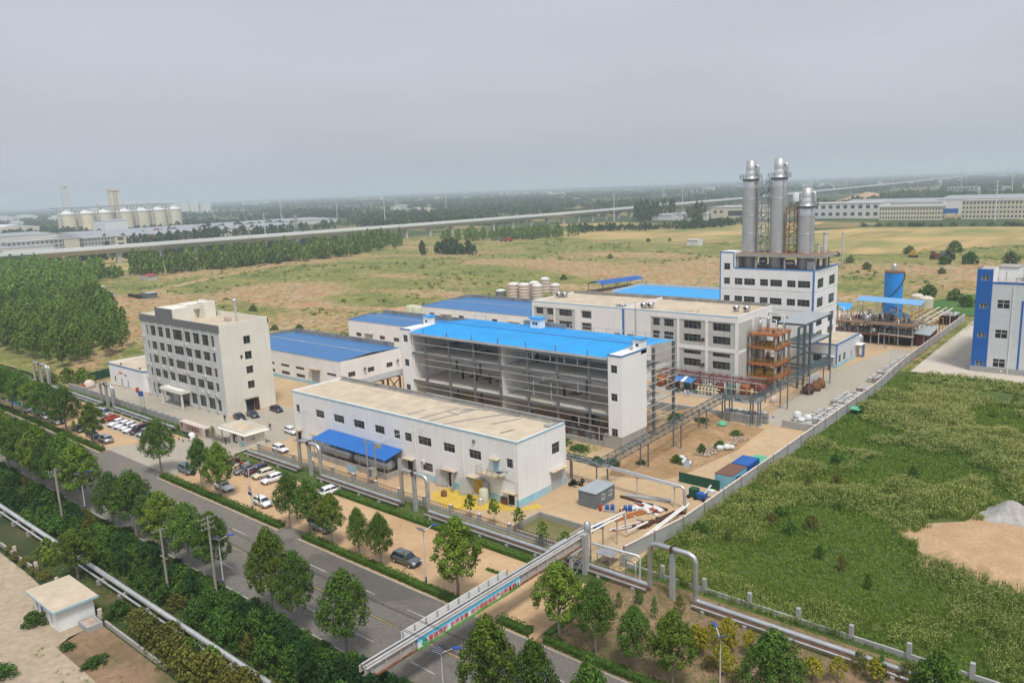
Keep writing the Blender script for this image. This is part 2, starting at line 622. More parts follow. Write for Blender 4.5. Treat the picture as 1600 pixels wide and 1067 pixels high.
def crown(seed, w, z0, z1, n, leaf, lobes=14, top=.4, wob=.3, fill=.18):
 """ovoid crown made of many small leaf clumps on an uneven shell, so light and dark clumps alternate and gaps stay"""
 rs = np.random.RandomState(seed)
 h = z1 - z0
 nc = lobes * 7
 blobs = []
 ph = rs.rand(3) * 6.28
 for i in range(nc):
  t = (i + rs.rand()) / nc
  t = t ** .85
  k = t ** (.74 if top < .5 else .95)                       # widest below the middle, drawn in to the tip
  prof = max(.12, math.sin(math.pi * (.10 + .88 * k)) ** .7)
  a = i * 2.399 + rs.normal() * .4
  rr = w / 2 * prof * (1 + wob * .55 * math.sin(3 * a + ph[0]) * math.sin(5 * t + ph[1]) + rs.normal() * wob * .22)
  q = w * rs.uniform(.075, .135)
  r = max(0, rr - q * .6) * (1 if rs.rand() < .78 else rs.uniform(.3, .9))
  blobs.append((r * math.cos(a), r * math.sin(a), z0 + h * (.04 + .92 * t), q, q, q * rs.uniform(.8, 1.2)))
 P, N = blob_points(rs, blobs, n, .35)
 N += P * np.array([1.2, 1.2, 0]) / max(w, .1)
 m_ = int(n * fill)
 d = rs.normal(size=(m_, 3))
 d /= np.linalg.norm(d, axis=1, keepdims=True)
 c0 = np.array([0, 0, z0 + h * .48])
 P2 = c0 + d * np.array([w * .33, w * .33, h * .38]) * (rs.rand(m_, 1) ** .4)
 V, F = leaves(np.concatenate([P, P2]), np.concatenate([N, d]), leaf, rs)
 return V, F

# ------------------------------------------------------------------ ground materials
def ground_mat(name, stops, scale, fine=1.5, spots=None, rough=.95, bs=.4, mapping=None):
 m, n, l, p = smat(name)
 pos = nd(n, 'ShaderNodeNewGeometry').outputs['Position']
 if mapping:
  mp = nd(n, 'ShaderNodeMapping')
  mp.inputs['Scale'].default_value = mapping
  l.new(pos, mp.inputs[0])
  v = mp.outputs[0]
 else:
  v = pos
 c = ramp(n, l, noise(n, l, scale, 8, .62, v), stops)
 f = noise(n, l, fine, 5, .65, pos)
 c = mixc(n, l, 1., c, ramp(n, l, f, [(.25, .72 if fine >= 1.2 else .86), (.7, 1.14 if fine >= 1.2 else 1.06)]), 'MULTIPLY')
 for sp in spots or []:
  c = mixc(n, l, ramp(n, l, noise(n, l, sp[1], 6, .65, pos), [(sp[2], 0), (sp[3], sp[4])]), c, sp[0])
 l.new(c, p.inputs['Base Color'])
 p.inputs['Roughness'].default_value = rough
 p.inputs['Specular IOR Level'].default_value = .2
 bump(n, l, p, noise(n, l, fine * 3, 5, .6, pos), bs, .08)
 MATS[name] = m
 return m

ground_mat('asphalt', [(.3, (.135, .125, .112)), (.7, (.195, .18, .158))], .09, 2.5, [((.24, .195, .14), .05, .50, .70, .6), ((.07, .066, .062), .028, .57, .60, .45), ((.08, .075, .07), .6, .62, .66, .5)], bs=.2, mapping=(.12, 2.2, 1))
ground_mat('sandy', [(.3, (.40, .265, .145)), (.55, (.50, .345, .20)), (.75, (.56, .405, .25))], .07, .9, [((.33, .19, .10), .05, .55, .7, .5), ((.30, .25, .19), .16, .6, .75, .4)])
ground_mat('yard_tan', [(.3, (.40, .285, .17)), (.55, (.48, .35, .215)), (.75, (.53, .40, .26))], .045, .7, [((.36, .20, .10), .04, .56, .72, .55), ((.27, .235, .195), .11, .58, .75, .45)], bs=.2)
ground_mat('yard_grey', [(.3, (.33, .30, .245)), (.7, (.41, .37, .30))], .05, .8, [((.28, .24, .18), .1, .55, .75, .5)], bs=.2)
ground_mat('pale_concrete', [(.3, (.46, .41, .335)), (.7, (.56, .505, .425))], .05, .5, [((.36, .32, .26), .08, .55, .75, .5)], bs=.15)
ground_mat('near_concrete', [(.3, (.33, .265, .19)), (.7, (.43, .35, .26))], .12, 1.2, [((.25, .20, .15), .2, .55, .72, .6)], bs=.3)
ground_mat('verge_soil', [(.35, (.03, .05, .016)), (.55, (.06, .07, .026)), (.72, (.16, .115, .06))], .12, 1.4)
ground_mat('grass_green', [(.3, (.045, .085, .02)), (.6, (.09, .12, .035)), (.8, (.17, .16, .07))], .15, 1.4)
ground_mat('red_soil', [(.3, (.15, .105, .06)), (.55, (.25, .165, .10)), (.75, (.30, .20, .13))], .13, 1.3, [((.08, .10, .035), .22, .52, .66, .7)])
ground_mat('mound_soil', [(.3, (.27, .17, .085)), (.55, (.36, .235, .125)), (.75, (.43, .30, .18))], .16, 1.2, [((.10, .12, .045), .12, .6, .7, .7)], bs=.8)
ground_mat('sand_pile', [(.3, (.38, .25, .14)), (.7, (.48, .335, .205))], .3, 2., bs=.4)
ground_mat('grey_pile', [(.3, (.30, .29, .27)), (.7, (.42, .41, .39))], .5, 2., bs=.8)
ground_mat('weed_soil', [(.3, (.05, .085, .02)), (.6, (.09, .125, .03)), (.8, (.14, .15, .05))], .1, 1.2, [((.30, .20, .11), .035, .62, .7, .6)])
ground_mat('wheat', [(.3, (.20, .165, .07)), (.45, (.40, .285, .12)), (.7, (.52, .37, .165))], .012, .3, [((.15, .19, .055), .011, .43, .6, .8)], mapping=(4.5, .3, 1))
ground_mat('crop', [(.3, (.05, .12, .025)), (.7, (.08, .165, .04))], .05, .8)
ground_mat('yellow_dust', [(.3, (.50, .34, .06)), (.6, (.58, .42, .07)), (.75, (.50, .37, .20))], .3, 2.)
ground_mat('water', [(.3, (.13, .125, .045)), (.7, (.18, .165, .07))], .2, 1., rough=.25, bs=.05)
ground_mat('white_line', [(.35, (.26, .25, .23)), (.6, (.46, .45, .42))], 1.2, 3., bs=.05)
ground_mat('yellow_line', [(.35, (.30, .22, .11)), (.6, (.48, .33, .10))], 1.2, 3., bs=.05)

def farmland():
 m, n, l, p = smat('farmland')
 pos = nd(n, 'ShaderNodeNewGeometry').outputs['Position']
 mp = nd(n, 'ShaderNodeMapping')
 mp.inputs['Scale'].default_value = (.0042, .0135, .005)
 l.new(pos, mp.inputs[0])
 vo = nd(n, 'ShaderNodeTexVoronoi', distance='MANHATTAN')
 vo.inputs['Scale'].default_value = 1.
 vo.inputs['Randomness'].default_value = .75
 l.new(mp.outputs[0], vo.inputs['Vector'])
 sp = nd(n, 'ShaderNodeSeparateColor')
 l.new(vo.outputs['Color'], sp.inputs[0])
 c = ramp(n, l, sp.outputs[0], [(.0, (.045, .075, .028)), (.35, (.075, .105, .04)), (.55, (.12, .135, .055)), (.7, (.33, .245, .11)), (.86, (.40, .29, .13)), (.95, (.06, .09, .03))])
 c = mixc(n, l, ramp(n, l, noise(n, l, .0016, 6, .6, pos), [(.42, 0), (.55, .9)]), c, (.045, .075, .03))
 c = mixc(n, l, 1., c, ramp(n, l, noise(n, l, .05, 6, .65, pos), [(.25, .7), (.75, 1.2)]), 'MULTIPLY')
 l.new(c, p.inputs['Base Color'])
 p.inputs['Roughness'].default_value = 1.
 p.inputs['Specular IOR Level'].default_value = .1
 MATS['farmland'] = m

farmland()

def waste_mat():
 m, n, l, p = smat('waste_ground')
 pos = nd(n, 'ShaderNodeNewGeometry').outputs['Position']
 at = nd(n, 'ShaderNodeAttribute', attribute_name='soil')
 g = ramp(n, l, noise(n, l, .045, 8, .65, pos), [(.3, (.05, .11, .025)), (.45, (.14, .18, .045)), (.6, (.25, .245, .075)), (.75, (.32, .28, .10))])
 s = ramp(n, l, noise(n, l, .09, 8, .68, pos), [(.3, (.38, .17, .075)), (.45, (.45, .26, .14)), (.6, (.47, .34, .22)), (.75, (.52, .43, .34))])
 ad = nd(n, 'ShaderNodeMath', operation='ADD')
 l.new(at.outputs['Fac'], ad.inputs[0])
 mu = nd(n, 'ShaderNodeMath', operation='MULTIPLY_ADD')
 l.new(noise(n, l, .22, 8, .7, pos), mu.inputs[0])
 mu.inputs[1].default_value = 1.5
 mu.inputs[2].default_value = -.76
 l.new(mu.outputs[0], ad.inputs[1])
 c = mixc(n, l, ramp(n, l, ad.outputs[0], [(.46, 0), (.62, 1)]), g, s)
 mp = nd(n, 'ShaderNodeMapping')
 mp.inputs['Rotation'].default_value = (0, 0, .7)
 mp.inputs['Scale'].default_value = (1., .35, 1.)
 l.new(pos, mp.inputs[0])
 c = mixc(n, l, ramp(n, l, noise(n, l, .16, 9, .72, mp.outputs[0]), [(.46, 0), (.6, .75)]), c, (.30, .275, .10))
 c = mixc(n, l, ramp(n, l, noise(n, l, .34, 8, .7, pos), [(.525, 0), (.59, .85)]), c, (.05, .10, .026))
 c = mixc(n, l, ramp(n, l, noise(n, l, .5, 8, .7, pos), [(.56, 0), (.63, .85)]), c, (.46, .30, .18))
 c = mixc(n, l, 1., c, ramp(n, l, noise(n, l, 1.1, 6, .7, pos), [(.25, .6), (.7, 1.2)]), 'MULTIPLY')
 l.new(c, p.inputs['Base Color'])
 p.inputs['Roughness'].default_value = 1.
 p.inputs['Specular IOR Level'].default_value = .1
 bump(n, l, p, noise(n, l, 1.6, 6, .65, pos), 1., .3)
 MATS['waste_ground'] = m

waste_mat()

# ------------------------------------------------------------------ ground, road and pavements
g = MB().poly([(-60000, -600), (30000, -600), (30000, 60000), (-60000, 60000)], -.32)
struct('ground', g, M['farmland'])

# rough waste land behind the works, real mounds in it
nx, ny = 236, 226
gx, gy = np.meshgrid(np.linspace(-690, 15, nx), np.linspace(82, 760, ny), indexing='ij')
TRACK = [(-258, 60), (-256.5, 92), (-300, 128), (-385, 158), (-445, 207), (-471, 245), (-501, 303), (-530, 360)]
TRACK2 = [(-445, 207), (-399, 193), (-372, 170)]
TRACK3 = [(-307, 207), (-240, 235), (-225, 262), (-271, 271)]
soil = fbm(gx, gy, 75, 11, 5) * 1.05 - .05
rub = np.zeros_like(gx)
for cx, cy_, rx, ry, a in ((-360, 245, 40, 22, .42), (-310, 215, 26, 12, .5), (-275, 268, 36, 12, .42), (-345, 410, 60, 16, .38), (-290, 385, 45, 22, .3), (-300, 480, 50, 14, .36),
       (-228, 312, 34, 16, .5), (-190, 360, 40, 14, .36), (-355, 396, 30, 10, .3), (-548, 487, 26, 12, .35), (-425, 185, 34, 16, .45), (-300, 145, 18, 20, .4), (-262, 190, 26, 30, .25), (-60, 420, 60, 40, .1), (-112, 330, 22, 14, .35), (-361, 315, 30, 10, .3)):
 rub += a * np.exp(-(((gx - cx) / rx) ** 2 + ((gy - cy_) / ry) ** 2))
soil += rub * 1.25 - .035
tr = np.minimum(np.minimum(segdist(gx, gy, TRACK), segdist(gx, gy, TRACK2)), segdist(gx, gy, TRACK3))
soil = np.where(tr < 5, np.maximum(soil, 1.1 - tr / 9), soil)
ins = np.minimum(np.minimum(gx + 219, -50 - gx), 305 - gy)          # inside the compound
ins = np.maximum(ins, np.minimum(np.minimum(gx + 60, 40 - gx), 318 - gy))
ins = np.maximum(ins, np.minimum(np.minimum(gx + 240, -150 - gx), 112 - gy))
edge = np.minimum(np.minimum((gx + 690) / 40, (760 - gy) / 60), 1)
edge = np.clip(np.minimum(edge, (15 - gx) / 10), 0, 1)
keep = np.clip(-ins / 12, 0, 1)
hgt = fbm(gx, gy, 38, 5, 4) * 1.0 + fbm(gx, gy, 9, 21, 3) * .9 * np.clip(rub * 2.2, .12, 1.2) + np.clip(rub, 0, .6) * 1.3 - .35
hgt = hgt * np.clip(tr / 6, .15, 1)
zz = -.2 + keep * hgt * .9
zz = np.where(ins > 0, -.24, zz)
zz = zz * edge - .5 * (1 - edge)
WHEAT = [[(-520, 610), (-464, 618), (-336, 575), (-292, 640), (-270, 690), (-300, 880), (-400, 880), (-455, 780), (-530, 760)],
   [(-262, 735), (-209, 592), (-170, 518), (-143, 524), (-80, 620), (60, 640), (60, 840), (-108, 806), (-230, 796)]]
CROP = [(-53.5, 310), (-62, 306), (-76, 335), (-66, 362), (-20, 420), (60, 420), (60, 325), (-10, 316)]

def inside(x, y, poly):
 r = np.zeros(x.shape, bool)
 for (ax, ay), (bx, by) in zip(poly, poly[1:] + poly[:1]):
  r ^= ((ay > y) != (by > y)) & (x < (bx - ax) * (y - ay) / (by - ay + 1e-9) + ax)
 return r

for pl_ in WHEAT + [CROP]:
 zz = np.where(inside(gx, gy, pl_), -.3, np.minimum(zz, .25 + 0 * zz) if pl_ is CROP else zz)
 for dx in (-4, 4):
  for dy in (-4, 4):
   zz = np.where(inside(gx + dx, gy + dy, pl_), np.minimum(zz, -.12), zz)
V = np.stack([gx, gy, zz], -1).reshape(-1, 3)
ii = np.arange(nx * ny).reshape(nx, ny)
F = np.stack([ii[:-1, :-1], ii[1:, :-1], ii[1:, 1:], ii[:-1, 1:]], -1).reshape(-1, 4)
me = npmesh('waste_land', V, F, M['waste_ground'])
at = me.attributes.new('soil', 'FLOAT', 'POINT')
at.data.foreach_set('value', soil.astype(np.float32).ravel())
me.polygons.foreach_set('use_smooth', np.ones(len(F), bool))
tag(obj('waste_land', me), kind='structure')

def wz(x, y):
 """height of the waste land at a point"""
 i = np.clip(((np.asarray(x) + 690) / 705 * (nx - 1)).round().astype(int), 0, nx - 1)
 j = np.clip(((np.asarray(y) - 82) / 678 * (ny - 1)).round().astype(int), 0, ny - 1)
 return zz[i, j], soil[i, j]

for pl_ in WHEAT:
 struct('wheat_field', MB().poly(pl_, -.06), M['wheat'])
struct('wheat_field', MB().poly([(-690, 228), (-615, 228), (-600, 262), (-640, 310), (-710, 335), (-1000, 330), (-1000, 240)], -.05), M['wheat'])
struct('crop_field', MB().poly(CROP, -.06), M['crop'])

struct('road', MB().poly([(-1500, 47.35), (400, 47.35), (400, 61.35), (-1500, 61.35)], -.12), M['asphalt'])
mk = MB()
for k in range(-40, 20):
 mk.poly([(-60 + 10 * k, 50.6), (-56.1 + 10 * k, 50.6), (-56.1 + 10 * k, 50.76), (-60 + 10 * k, 50.76)], -.116)
 if not -167 < -68.3 + 10 * k < -138:
  mk.poly([(-68.4 + 10 * k, 57.75), (-64.5 + 10 * k, 57.75), (-64.5 + 10 * k, 57.91), (-68.4 + 10 * k, 57.91)], -.116)
mk.poly([(-460, 54.28), (140, 54.28), (140, 54.42), (-460, 54.42)], -.116, 1)
struct('road_marking', mk, [M['white_line'], M['yellow_line']])
kb = MB()
kb.box(-700, -165.4, 61.35, 61.55, -.4, .03).box(-140.6, -101.6, 61.35, 61.55, -.4, .03).box(-96.4, 300, 61.35, 61.55, -.4, .03)
kb.box(-700, 300, 47.15, 47.35, -.4, .03)
struct('kerb', kb, M['concrete'])
rp = MB()
for a, b in ((-165.4, -140.6), (-101.6, -96.4)):
 rp.quad((a, 61.35, -.125), (b, 61.35, -.125), (b, 63.5, .0), (a, 63.5, .0))
struct('driveway', rp, M['asphalt'])
struct('forecourt', MB().poly([(-300, 61.5), (-165.4, 61.5), (-165.4, 63.5), (-140.6, 63.5), (-140.6, 61.5), (-101.6, 61.5), (-101.6, 63.5), (-96.4, 63.5), (-96.4, 61.5), (-51.6, 61.5), (-52.5, 77), (-300, 77)], -.002), M['sandy'])
struct('driveway', MB().poly([(-168, 63.5), (-139, 63.5), (-141, 81), (-157, 81)], .006), M['yard_grey'])
struct('parking_strip', MB().poly([(-193, 70.3), (-167, 70.3), (-165, 76.6), (-196, 76.6)], .006), M['yard_grey'])
struct('planting_bed', MB().poly([(-51.6, 61.5), (80, 61.5), (80, 81.5), (-52.6, 81.5)], -.004), M['red_soil'])
struct('verge', MB().poly([(-600, 33), (200, 33), (200, 47.2), (-600, 47.2)], -.004), M['verge_soil'])
vg = MB()
vg.poly([(-300, 77), (-168, 77), (-168, 81), (-300, 81)], .004)
vg.poly([(-140, 75.6), (-52.5, 75.6), (-52.5, 81), (-140, 81)], .004)
struct('grass_verge', vg, M['grass_green'])
struct('paved_yard', MB().poly([(-216, 81), (-52.2, 81), (-53.6, 240), (-54.4, 300), (-140, 300), (-140, 236), (-216, 236), (-216, 108), (-232, 108), (-232, 81)], -.006), M['yard_tan'])
struct('paved_yard', MB().poly([(-232, 82), (-157, 82), (-140, 82), (-140, 104), (-165.5, 104), (-165.5, 90.7), (-232, 90.7)], .004), M['yard_grey'])
struct('paved_yard', MB().poly([(-64, 152.5), (-52.6, 152.5), (-53.6, 240), (-61, 240), (-67, 205), (-66, 176)], .002), M['yard_grey'])
struct('yellow_stain', MB().poly([(-92.5, 88.9), (-93, 85.5), (-90, 83.6), (-86, 82.8), (-81.5, 85.2), (-76.6, 88.0), (-73.8, 91.4), (-75.2, 92.6), (-76.6, 89.25), (-88, 89.25)], .008), M['yellow_dust'])
struct('dirt_mound', MB().poly([(-80, 122.5), (-73, 109.5), (-64.5, 112), (-62.5, 118), (-60.5, 134), (-61.5, 149), (-75, 150), (-80, 145)], .006), M['mound_soil'])
struct('weed_field', MB().poly([(-51.9, 81.5), (80, 81.5), (80, 213.5), (-53.2, 213.5)], -.008), M['weed_soil'])
struct('bare_soil', MB().poly([(-27.5, 114), (-24, 110), (-21, 106.6), (-14, 104.5), (20, 103), (40, 130), (-10, 131), (-19, 129), (-20.5, 123), (-25, 119)], .006), M['sand_pile'])
struct('concrete_apron', MB().poly([(-50.6, 214.2), (80, 213.9), (80, 312), (-52.2, 304)], .004), M['pale_concrete'])
struct('near_yard', MB().poly([(-260, 32.6), (-118, 32.4), (-96.2, 31.4), (-96, 29.4), (-94.9, 27.6), (-70, 27.6), (-60, -40), (-260, -40)], .002), M['near_concrete'])
struct('near_soil', MB().poly([(-97, 33.2), (-94.9, 27.6), (-60, 27.6), (-50, -20), (60, -20), (60, 33.2)], -.006), M['red_soil'])
lm = MB()
for y0, y1 in ((169, 173), (176, 184), (196, 207), (214, 226)):
 lm.poly([(-60.9, y0), (-60.75, y0), (-60.75, y1), (-60.9, y1)], .006)
struct('yard_marking', lm, M['white_line'])

def pile(name, cx, cy_, rx, ry, h, m, seed, n=40):
 """mound of loose material, as a height mesh with an uneven foot"""
 u = np.linspace(0, 1, 14)
 V, F = [], []
 for i, r in enumerate(u):
  for k in range(n):
   t = 2 * math.pi * k / n
   q = r * (1 + .13 * math.sin(3 * t + seed) + .08 * math.sin(7 * t + seed * 2))
   x, y = cx + rx * q * math.cos(t), cy_ + ry * q * math.sin(t)
   z = h * (math.cos(math.pi * r) * .5 + .5) ** 1.15
   z *= 1 + .25 * (float(vnoise(np.array([x]), np.array([y]), 1.6, seed)[0]) - .5)
   V.append((x, y, z - .06 * r))
 for i in range(13):
  for k in range(n):
   F.append((i * n + k, i * n + (k + 1) % n, (i + 1) * n + (k + 1) % n, (i + 1) * n + k))
 me = npmesh(name, V, F, m)
 me.polygons.foreach_set('use_smooth', np.ones(len(F), bool))
 return obj(name, me)

tag(pile('sand_pile', -18.9, 107.6, 5.0, 3.4, 1.8, M['sand_pile'], 3), 'larger rounded heap of tan sand at the edge of the weed field', 'sand pile')
tag(pile('sand_pile', -14.9, 107.2, 3.1, 2.2, 1.35, M['sand_pile'], 5), 'smaller pinkish heap of sand leaning on the larger sand heap', 'sand pile')
tag(pile('gravel_pile', -15.6, 128.4, 4.6, 3.8, 2.3, M['grey_pile'], 8), 'pale grey heap of powdery gravel behind the bare soil', 'gravel pile')
tag(pile('gravel_pile', -247, 217, 8.5, 6, 3.2, M['sand_pile'], 9), 'cone of pinkish gravel in the waste land behind the small warehouse', 'gravel pile')
tag(pile('earth_mound', -76.5, 149.5, 8.5, 5, 1.9, M['mound_soil'], 4), 'high end of the brown earth heap by the grey block wall', 'earth mound')
tag(pile('earth_mound', -71.5, 137.5, 9.5, 11, 1.5, M['mound_soil'], 14), 'broad brown earth heap under the truss pipe rack', 'earth mound')
tag(pile('earth_mound', -75.2, 118, 3.6, 4.2, 1.3, M['mound_soil'], 24), 'small reddish earth heap at the foot of the white stair tower', 'earth mound')
# ================================================================== buildings
def parapet(mb, x0, x1, y0, y1, zr, zt, t=.25, m=0, sides='nswe', cap=None):
 """ring of parapet walls standing on the roof deck, outer faces at the wall planes"""
 if 's' in sides:
  mb.box(x0, x1, y0, y0 + t, zr, zt, m)
 if 'n' in sides:
  mb.box(x0, x1, y1 - t, y1, zr, zt, m)
 if 'w' in sides:
  mb.box(x0, x0 + t, y0 + t, y1 - t, zr, zt, m)
 if 'e' in sides:
  mb.box(x1 - t, x1, y0 + t, y1 - t, zr, zt, m)
 return mb

def ac_unit(par, axis, c, u, z, out):
 mb = MB()
 d0, d1 = sorted((c + out * .04, c + out * .38))
 if axis == 'y':
  mb.box(u - .42, u + .42, d0, d1, z, z + .6)
  mb.cyl((u - .1, c + out * .37, z + .3), (u - .1, c + out * .40, z + .3), .24, n=10, m=1)
 else:
  mb.box(d0, d1, u - .42, u + .42, z, z + .6)
  mb.cyl((c + out * .37, u - .1, z + .3), (c + out * .40, u - .1, z + .3), .24, n=10, m=1)
 return mb.build('air_conditioner', [M['ac_white'], M['frame_grey']], par)

# ---- five-storey office
O = thing('office_building', 'five-storey cream office block with grey parapet band and dark window rows', 'building', (-186, 97, 0))
x0, x1, y0, y1 = -205.2, -166.4, 90.8, 103.8
XB = [-205.2, -200.7, -196.6, -192.7, -188.9, -183.0, -179.0, -174.8, -170.6, -166.4]
rows = [(16.35, 19.0), (12.75, 14.9), (9.15, 11.3), (5.6, 7.75)]
hf = []
for za, zb in rows:
 for i in range(9):
  a, b = XB[i] + (.3 if i else 2.6), XB[i + 1] - (.3 if i < 8 else 2.5)
  hf.append((a, b, za, zb))
gf = []
for i in range(9):
 if i in (3, 4):
  continue
 a, b = XB[i] + (.3 if i else 2.6), XB[i + 1] - (.3 if i < 8 else 2.3)
 gf.append((a, b, .95, 3.75))
door_h = [(-188.2, -182.9, .1, 3.4)]
sd = [(96.8, 98.6, 16.3, 18.2), (96.8, 98.6, 12.6, 14.5), (95.6, 96.2, 12.9, 13.9), (96.8, 98.6, 9.15, 10.95), (96.8, 98.6, 5.5, 7.35), (95.8, 98.0, .1, 3.2)]
mb = MB()
facade(mb, 'y', y0, x0, x1, 0, 19.9, hf + gf + door_h, -1, .3)
facade(mb, 'x', x1, y0, y1, 0, 21.6, sd, 1, .25, 1)
facade(mb, 'x', x0, y0, y1, 0, 21.6, [], -1, m=1)
facade(mb, 'y', y1, x0, x1, 0, 21.6, [], 1, m=1)
mb.build('wall', [M['band_grey'], M['cream_wall']], O)
fb = MB().box(x0 - .1, x1 + .02, y0 - .16, y0 + .14, 19.9, 21.65).box(-196.3, -187.8, y0 - .16, y0 + .14, 21.652, 23.9)
fb.build('parapet_band', M['grey_panel'], O)
rf = MB()
rf.poly([(x0, y0), (x1, y0), (x1, y1), (x0, y1)], 20.4, 0)
rfo = rf.build('roof', M['roof_sand'], O)
pp = MB()
pp.box(x0, x1, y1 - .25, y1, 20.3, 21.75).box(x0, x0 + .25, y0 + .15, y1 - .25, 20.3, 21.75).box(x1 - .25, x1 + .003, y0 + .15, y1 - .25, 20.3, 21.75)
pp.build('parapet', M['cream_wall'], rfo)
rm = MB().box(-196.2, -187.9, 90.97, 96.6, 20.4, 23.55)
rm.box(-196.2, -187.9, 90.97, 91.2, 23.55, 23.9).box(-196.2, -195.95, 91.2, 96.6, 23.55, 23.9).box(-188.15, -187.9, 91.2, 96.6, 23.55, 23.9)
rm.box(-196.0, -191.6, 96.62, 102.6, 20.4, 24.0).box(-191.55, -188.2, 99.6, 102.6, 20.4, 24.0)
rm.box(-196.0, -188.2, 102.35, 102.65, 24.0, 24.4).box(-188.5, -188.2, 99.6, 102.35, 24.0, 24.4).box(-191.6, -188.5, 99.6, 99.85, 24.0, 24.4)
rm.build('roof_room', M['cream_wall'], rfo)
MB().box(-191.5, -190.3, 98.4, 99.58, 22.6, 22.75).build('door_hood', M['concrete'], rfo)
MB().box(-191.35, -190.4, 99.5, 99.595, 20.5, 22.4).build('roof_door', M['frame_white'], rfo)
vp = MB().cyl((-175.5, 100.8, 20.4), (-175.5, 100.8, 25.6), .32, n=12).lathe(-175.5, 100.8, [(.1, 26.0), (.5, 25.75), (.5, 25.5), (.33, 25.45)], 12)
vp.build('vent_pipe', M['galv_bright'], rfo)
fr = MB()
for i in range(5):
 fr.bar((-180 + i * 1.1, 99.2 + .4 * (i % 2), 20.4), (-180 + i * 1.1, 99.2 + .4 * (i % 2), 21.7), .08)
fr.bar((-180, 99.3, 21.5), (-175.8, 99.3, 21.5), .08).box(-179.5, -178.3, 99.7, 100.7, 20.4, 21.3).box(-177.9, -177, 99.6, 100.5, 20.4, 21.5)
fr.build('roof_equipment', M['stone_pale'], rfo)
for i in range(1, 9):
 MB().box(XB[i] - .2, XB[i] + .2, y0 - .35, y0 + .05, .4, 19.895).build('pilaster', M['panel_grey'], O)
for h in hf:
 window(O, 'y', y0, *h, -1, nc=2 if h[1] - h[0] < 3 else 4 if h[1] - h[0] > 4.5 else 3, rows=(.68,), depth=.18)
for h in gf:
 window(O, 'y', y0, *h, -1, nc=2, rows=(), depth=.18, gm=M['glass_blue'])
window(O, 'y', y0, *door_h[0], -1, nc=4, rows=(.75,), depth=.2, name='glass_door')
for h in sd[:-1]:
 window(O, 'x', x1, *h, 1, nc=2 if h[1] - h[0] > 1 else 1, rows=(), depth=.18)
window(O, 'x', x1, *sd[-1], 1, nc=2, rows=(), depth=.2, fm=M['rust_dark'], name='side_door')
MB().box(x1 - .03, x1 + .06, 97.98, 99.1, .1, 3.1).rot(-.6, x1, 98).build('door_leaf', M['rust_dark'], O)
MB().box(x1 + .01, x1 + .9, 95.4, 98.6, 3.3, 3.45).build('door_hood', M['concrete'], O)
cp = MB().box(-193.0, -182.3, y0 - 2.9, y0 - .36, 3.75, 4.15)
cp.box(-192.9, -182.4, y0 - 2.8, y0 - 2.6, 4.15, 4.5).box(-192.9, -192.7, y0 - 2.6, y0 - .4, 4.15, 4.5).box(-182.6, -182.4, y0 - 2.6, y0 - .4, 4.15, 4.5)
cpo = cp.build('entrance_canopy', M['cream_wall'], O)
for cx in (-192.6, -182.7):
 MB().box(cx - .2, cx + .2, y0 - 2.7, y0 - 2.3, 0, 3.748).build('column', M['cream_wall'], cpo)
MB().box(-193.5, -181.8, y0 - 3.2, y0 - .01, 0, .12).build('step', M['concrete'], O)
for x, z in ((-204.2, 15.6), (-204.0, 8.2), (-201.6, 8.0), (-198.7, 11.6), (-191.4, 12.0), (-195.4, 8.2), (-191.6, 8.3), (-184, 15.2), (-182, 15.3), (-180.6, 11.8), (-179.2, 12.1), (-184.3, 8.2), (-182.4, 8.3), (-175.3, 8.2), (-174.4, 8.5), (-198.9, 4.4), (-176.5, 4.3), (-173.8, 4.6), (-170.0, 4.4), (-168.9, 15.4), (-204.6, 4.5), (-204.3, .3)):
 ac_unit(O, 'y', y0 if abs(x + 204) > 1.5 or z > 9 else y0, x, z, -1)

# ---- low pump house left of the office, rounded corner
A = thing('pump_house', 'low white block with rounded corner and blue roof edge beside the office', 'building', (-218, 97, 0))
pts = [(-229.5, 91.1), (-209.6, 91.1)]
for k in range(1, 7):
 t = math.pi / 2 * k / 6
 pts.append((-209.6 + 3.2 * math.sin(t), 94.3 - 3.2 * math.cos(t)))
pts += [(-206.4, 106), (-229.5, 106)]

def ring(mb, pts, z0, z1, m=0, smooth=False):
 n = len(pts)
 vs = [(p[0], p[1], z) for z in (z0, z1) for p in pts]
 mb.add(vs, [(i, (i + 1) % n, n + (i + 1) % n, n + i) for i in range(n)], m, smooth)

mb = MB()
ring(mb, pts, 0, 5.55)
mb.build('wall', M['white_wall'], A)
mb = MB()
ring(mb, [(x * 1 + (.05 if x > -210 else -.05), y - .05) for x, y in pts], 5.35, 5.75)
mb.build('roof_edge', M['blue_trim'], A)
MB().poly(pts, 5.5).build('roof', M['roof_sand'], A)
MB().box(-229.6, -229.3, 91.2, 106, 5.5, 5.95).build('parapet', M['white_wall'], A)
for x in (-224, -212.5):
 MB().cyl((x, 92.2, 5.5), (x, 92.2, 6.1), .18, n=8).build('roof_vent', M['black'], A)
for x, w, h in ((-226.4, .5, 1.4), (-222.6, 1.1, 2.1), (-218.6, .9, 2.0)):
 z = .9 if w < .6 else .05
 MB().box(x, x + w, 91.04, 91.095, z, z + h).build('door' if w > .6 else 'small_window', M['door_grey'] if w > .6 else M['glass'], A)
tx = MB()
for i, (x, m_) in enumerate(((-223.6, 1), (-222.7, 1), (-221.8, 1), (-220.0, 0), (-219.3, 0))):
 tx.box(x, x + .55, 91.05, 91.09, 3.0 + (.35 if m_ else 0), 3.55 + (.35 if m_ else 0), m_)
tx.build('wall_lettering', [M['frame_grey'], M['red_ink']], A)
for x in (-222.9, -218.9):
 MB().box(x, x + 1.9, 90.2, 91.09, 0, .2).build('step', M['concrete'], A)

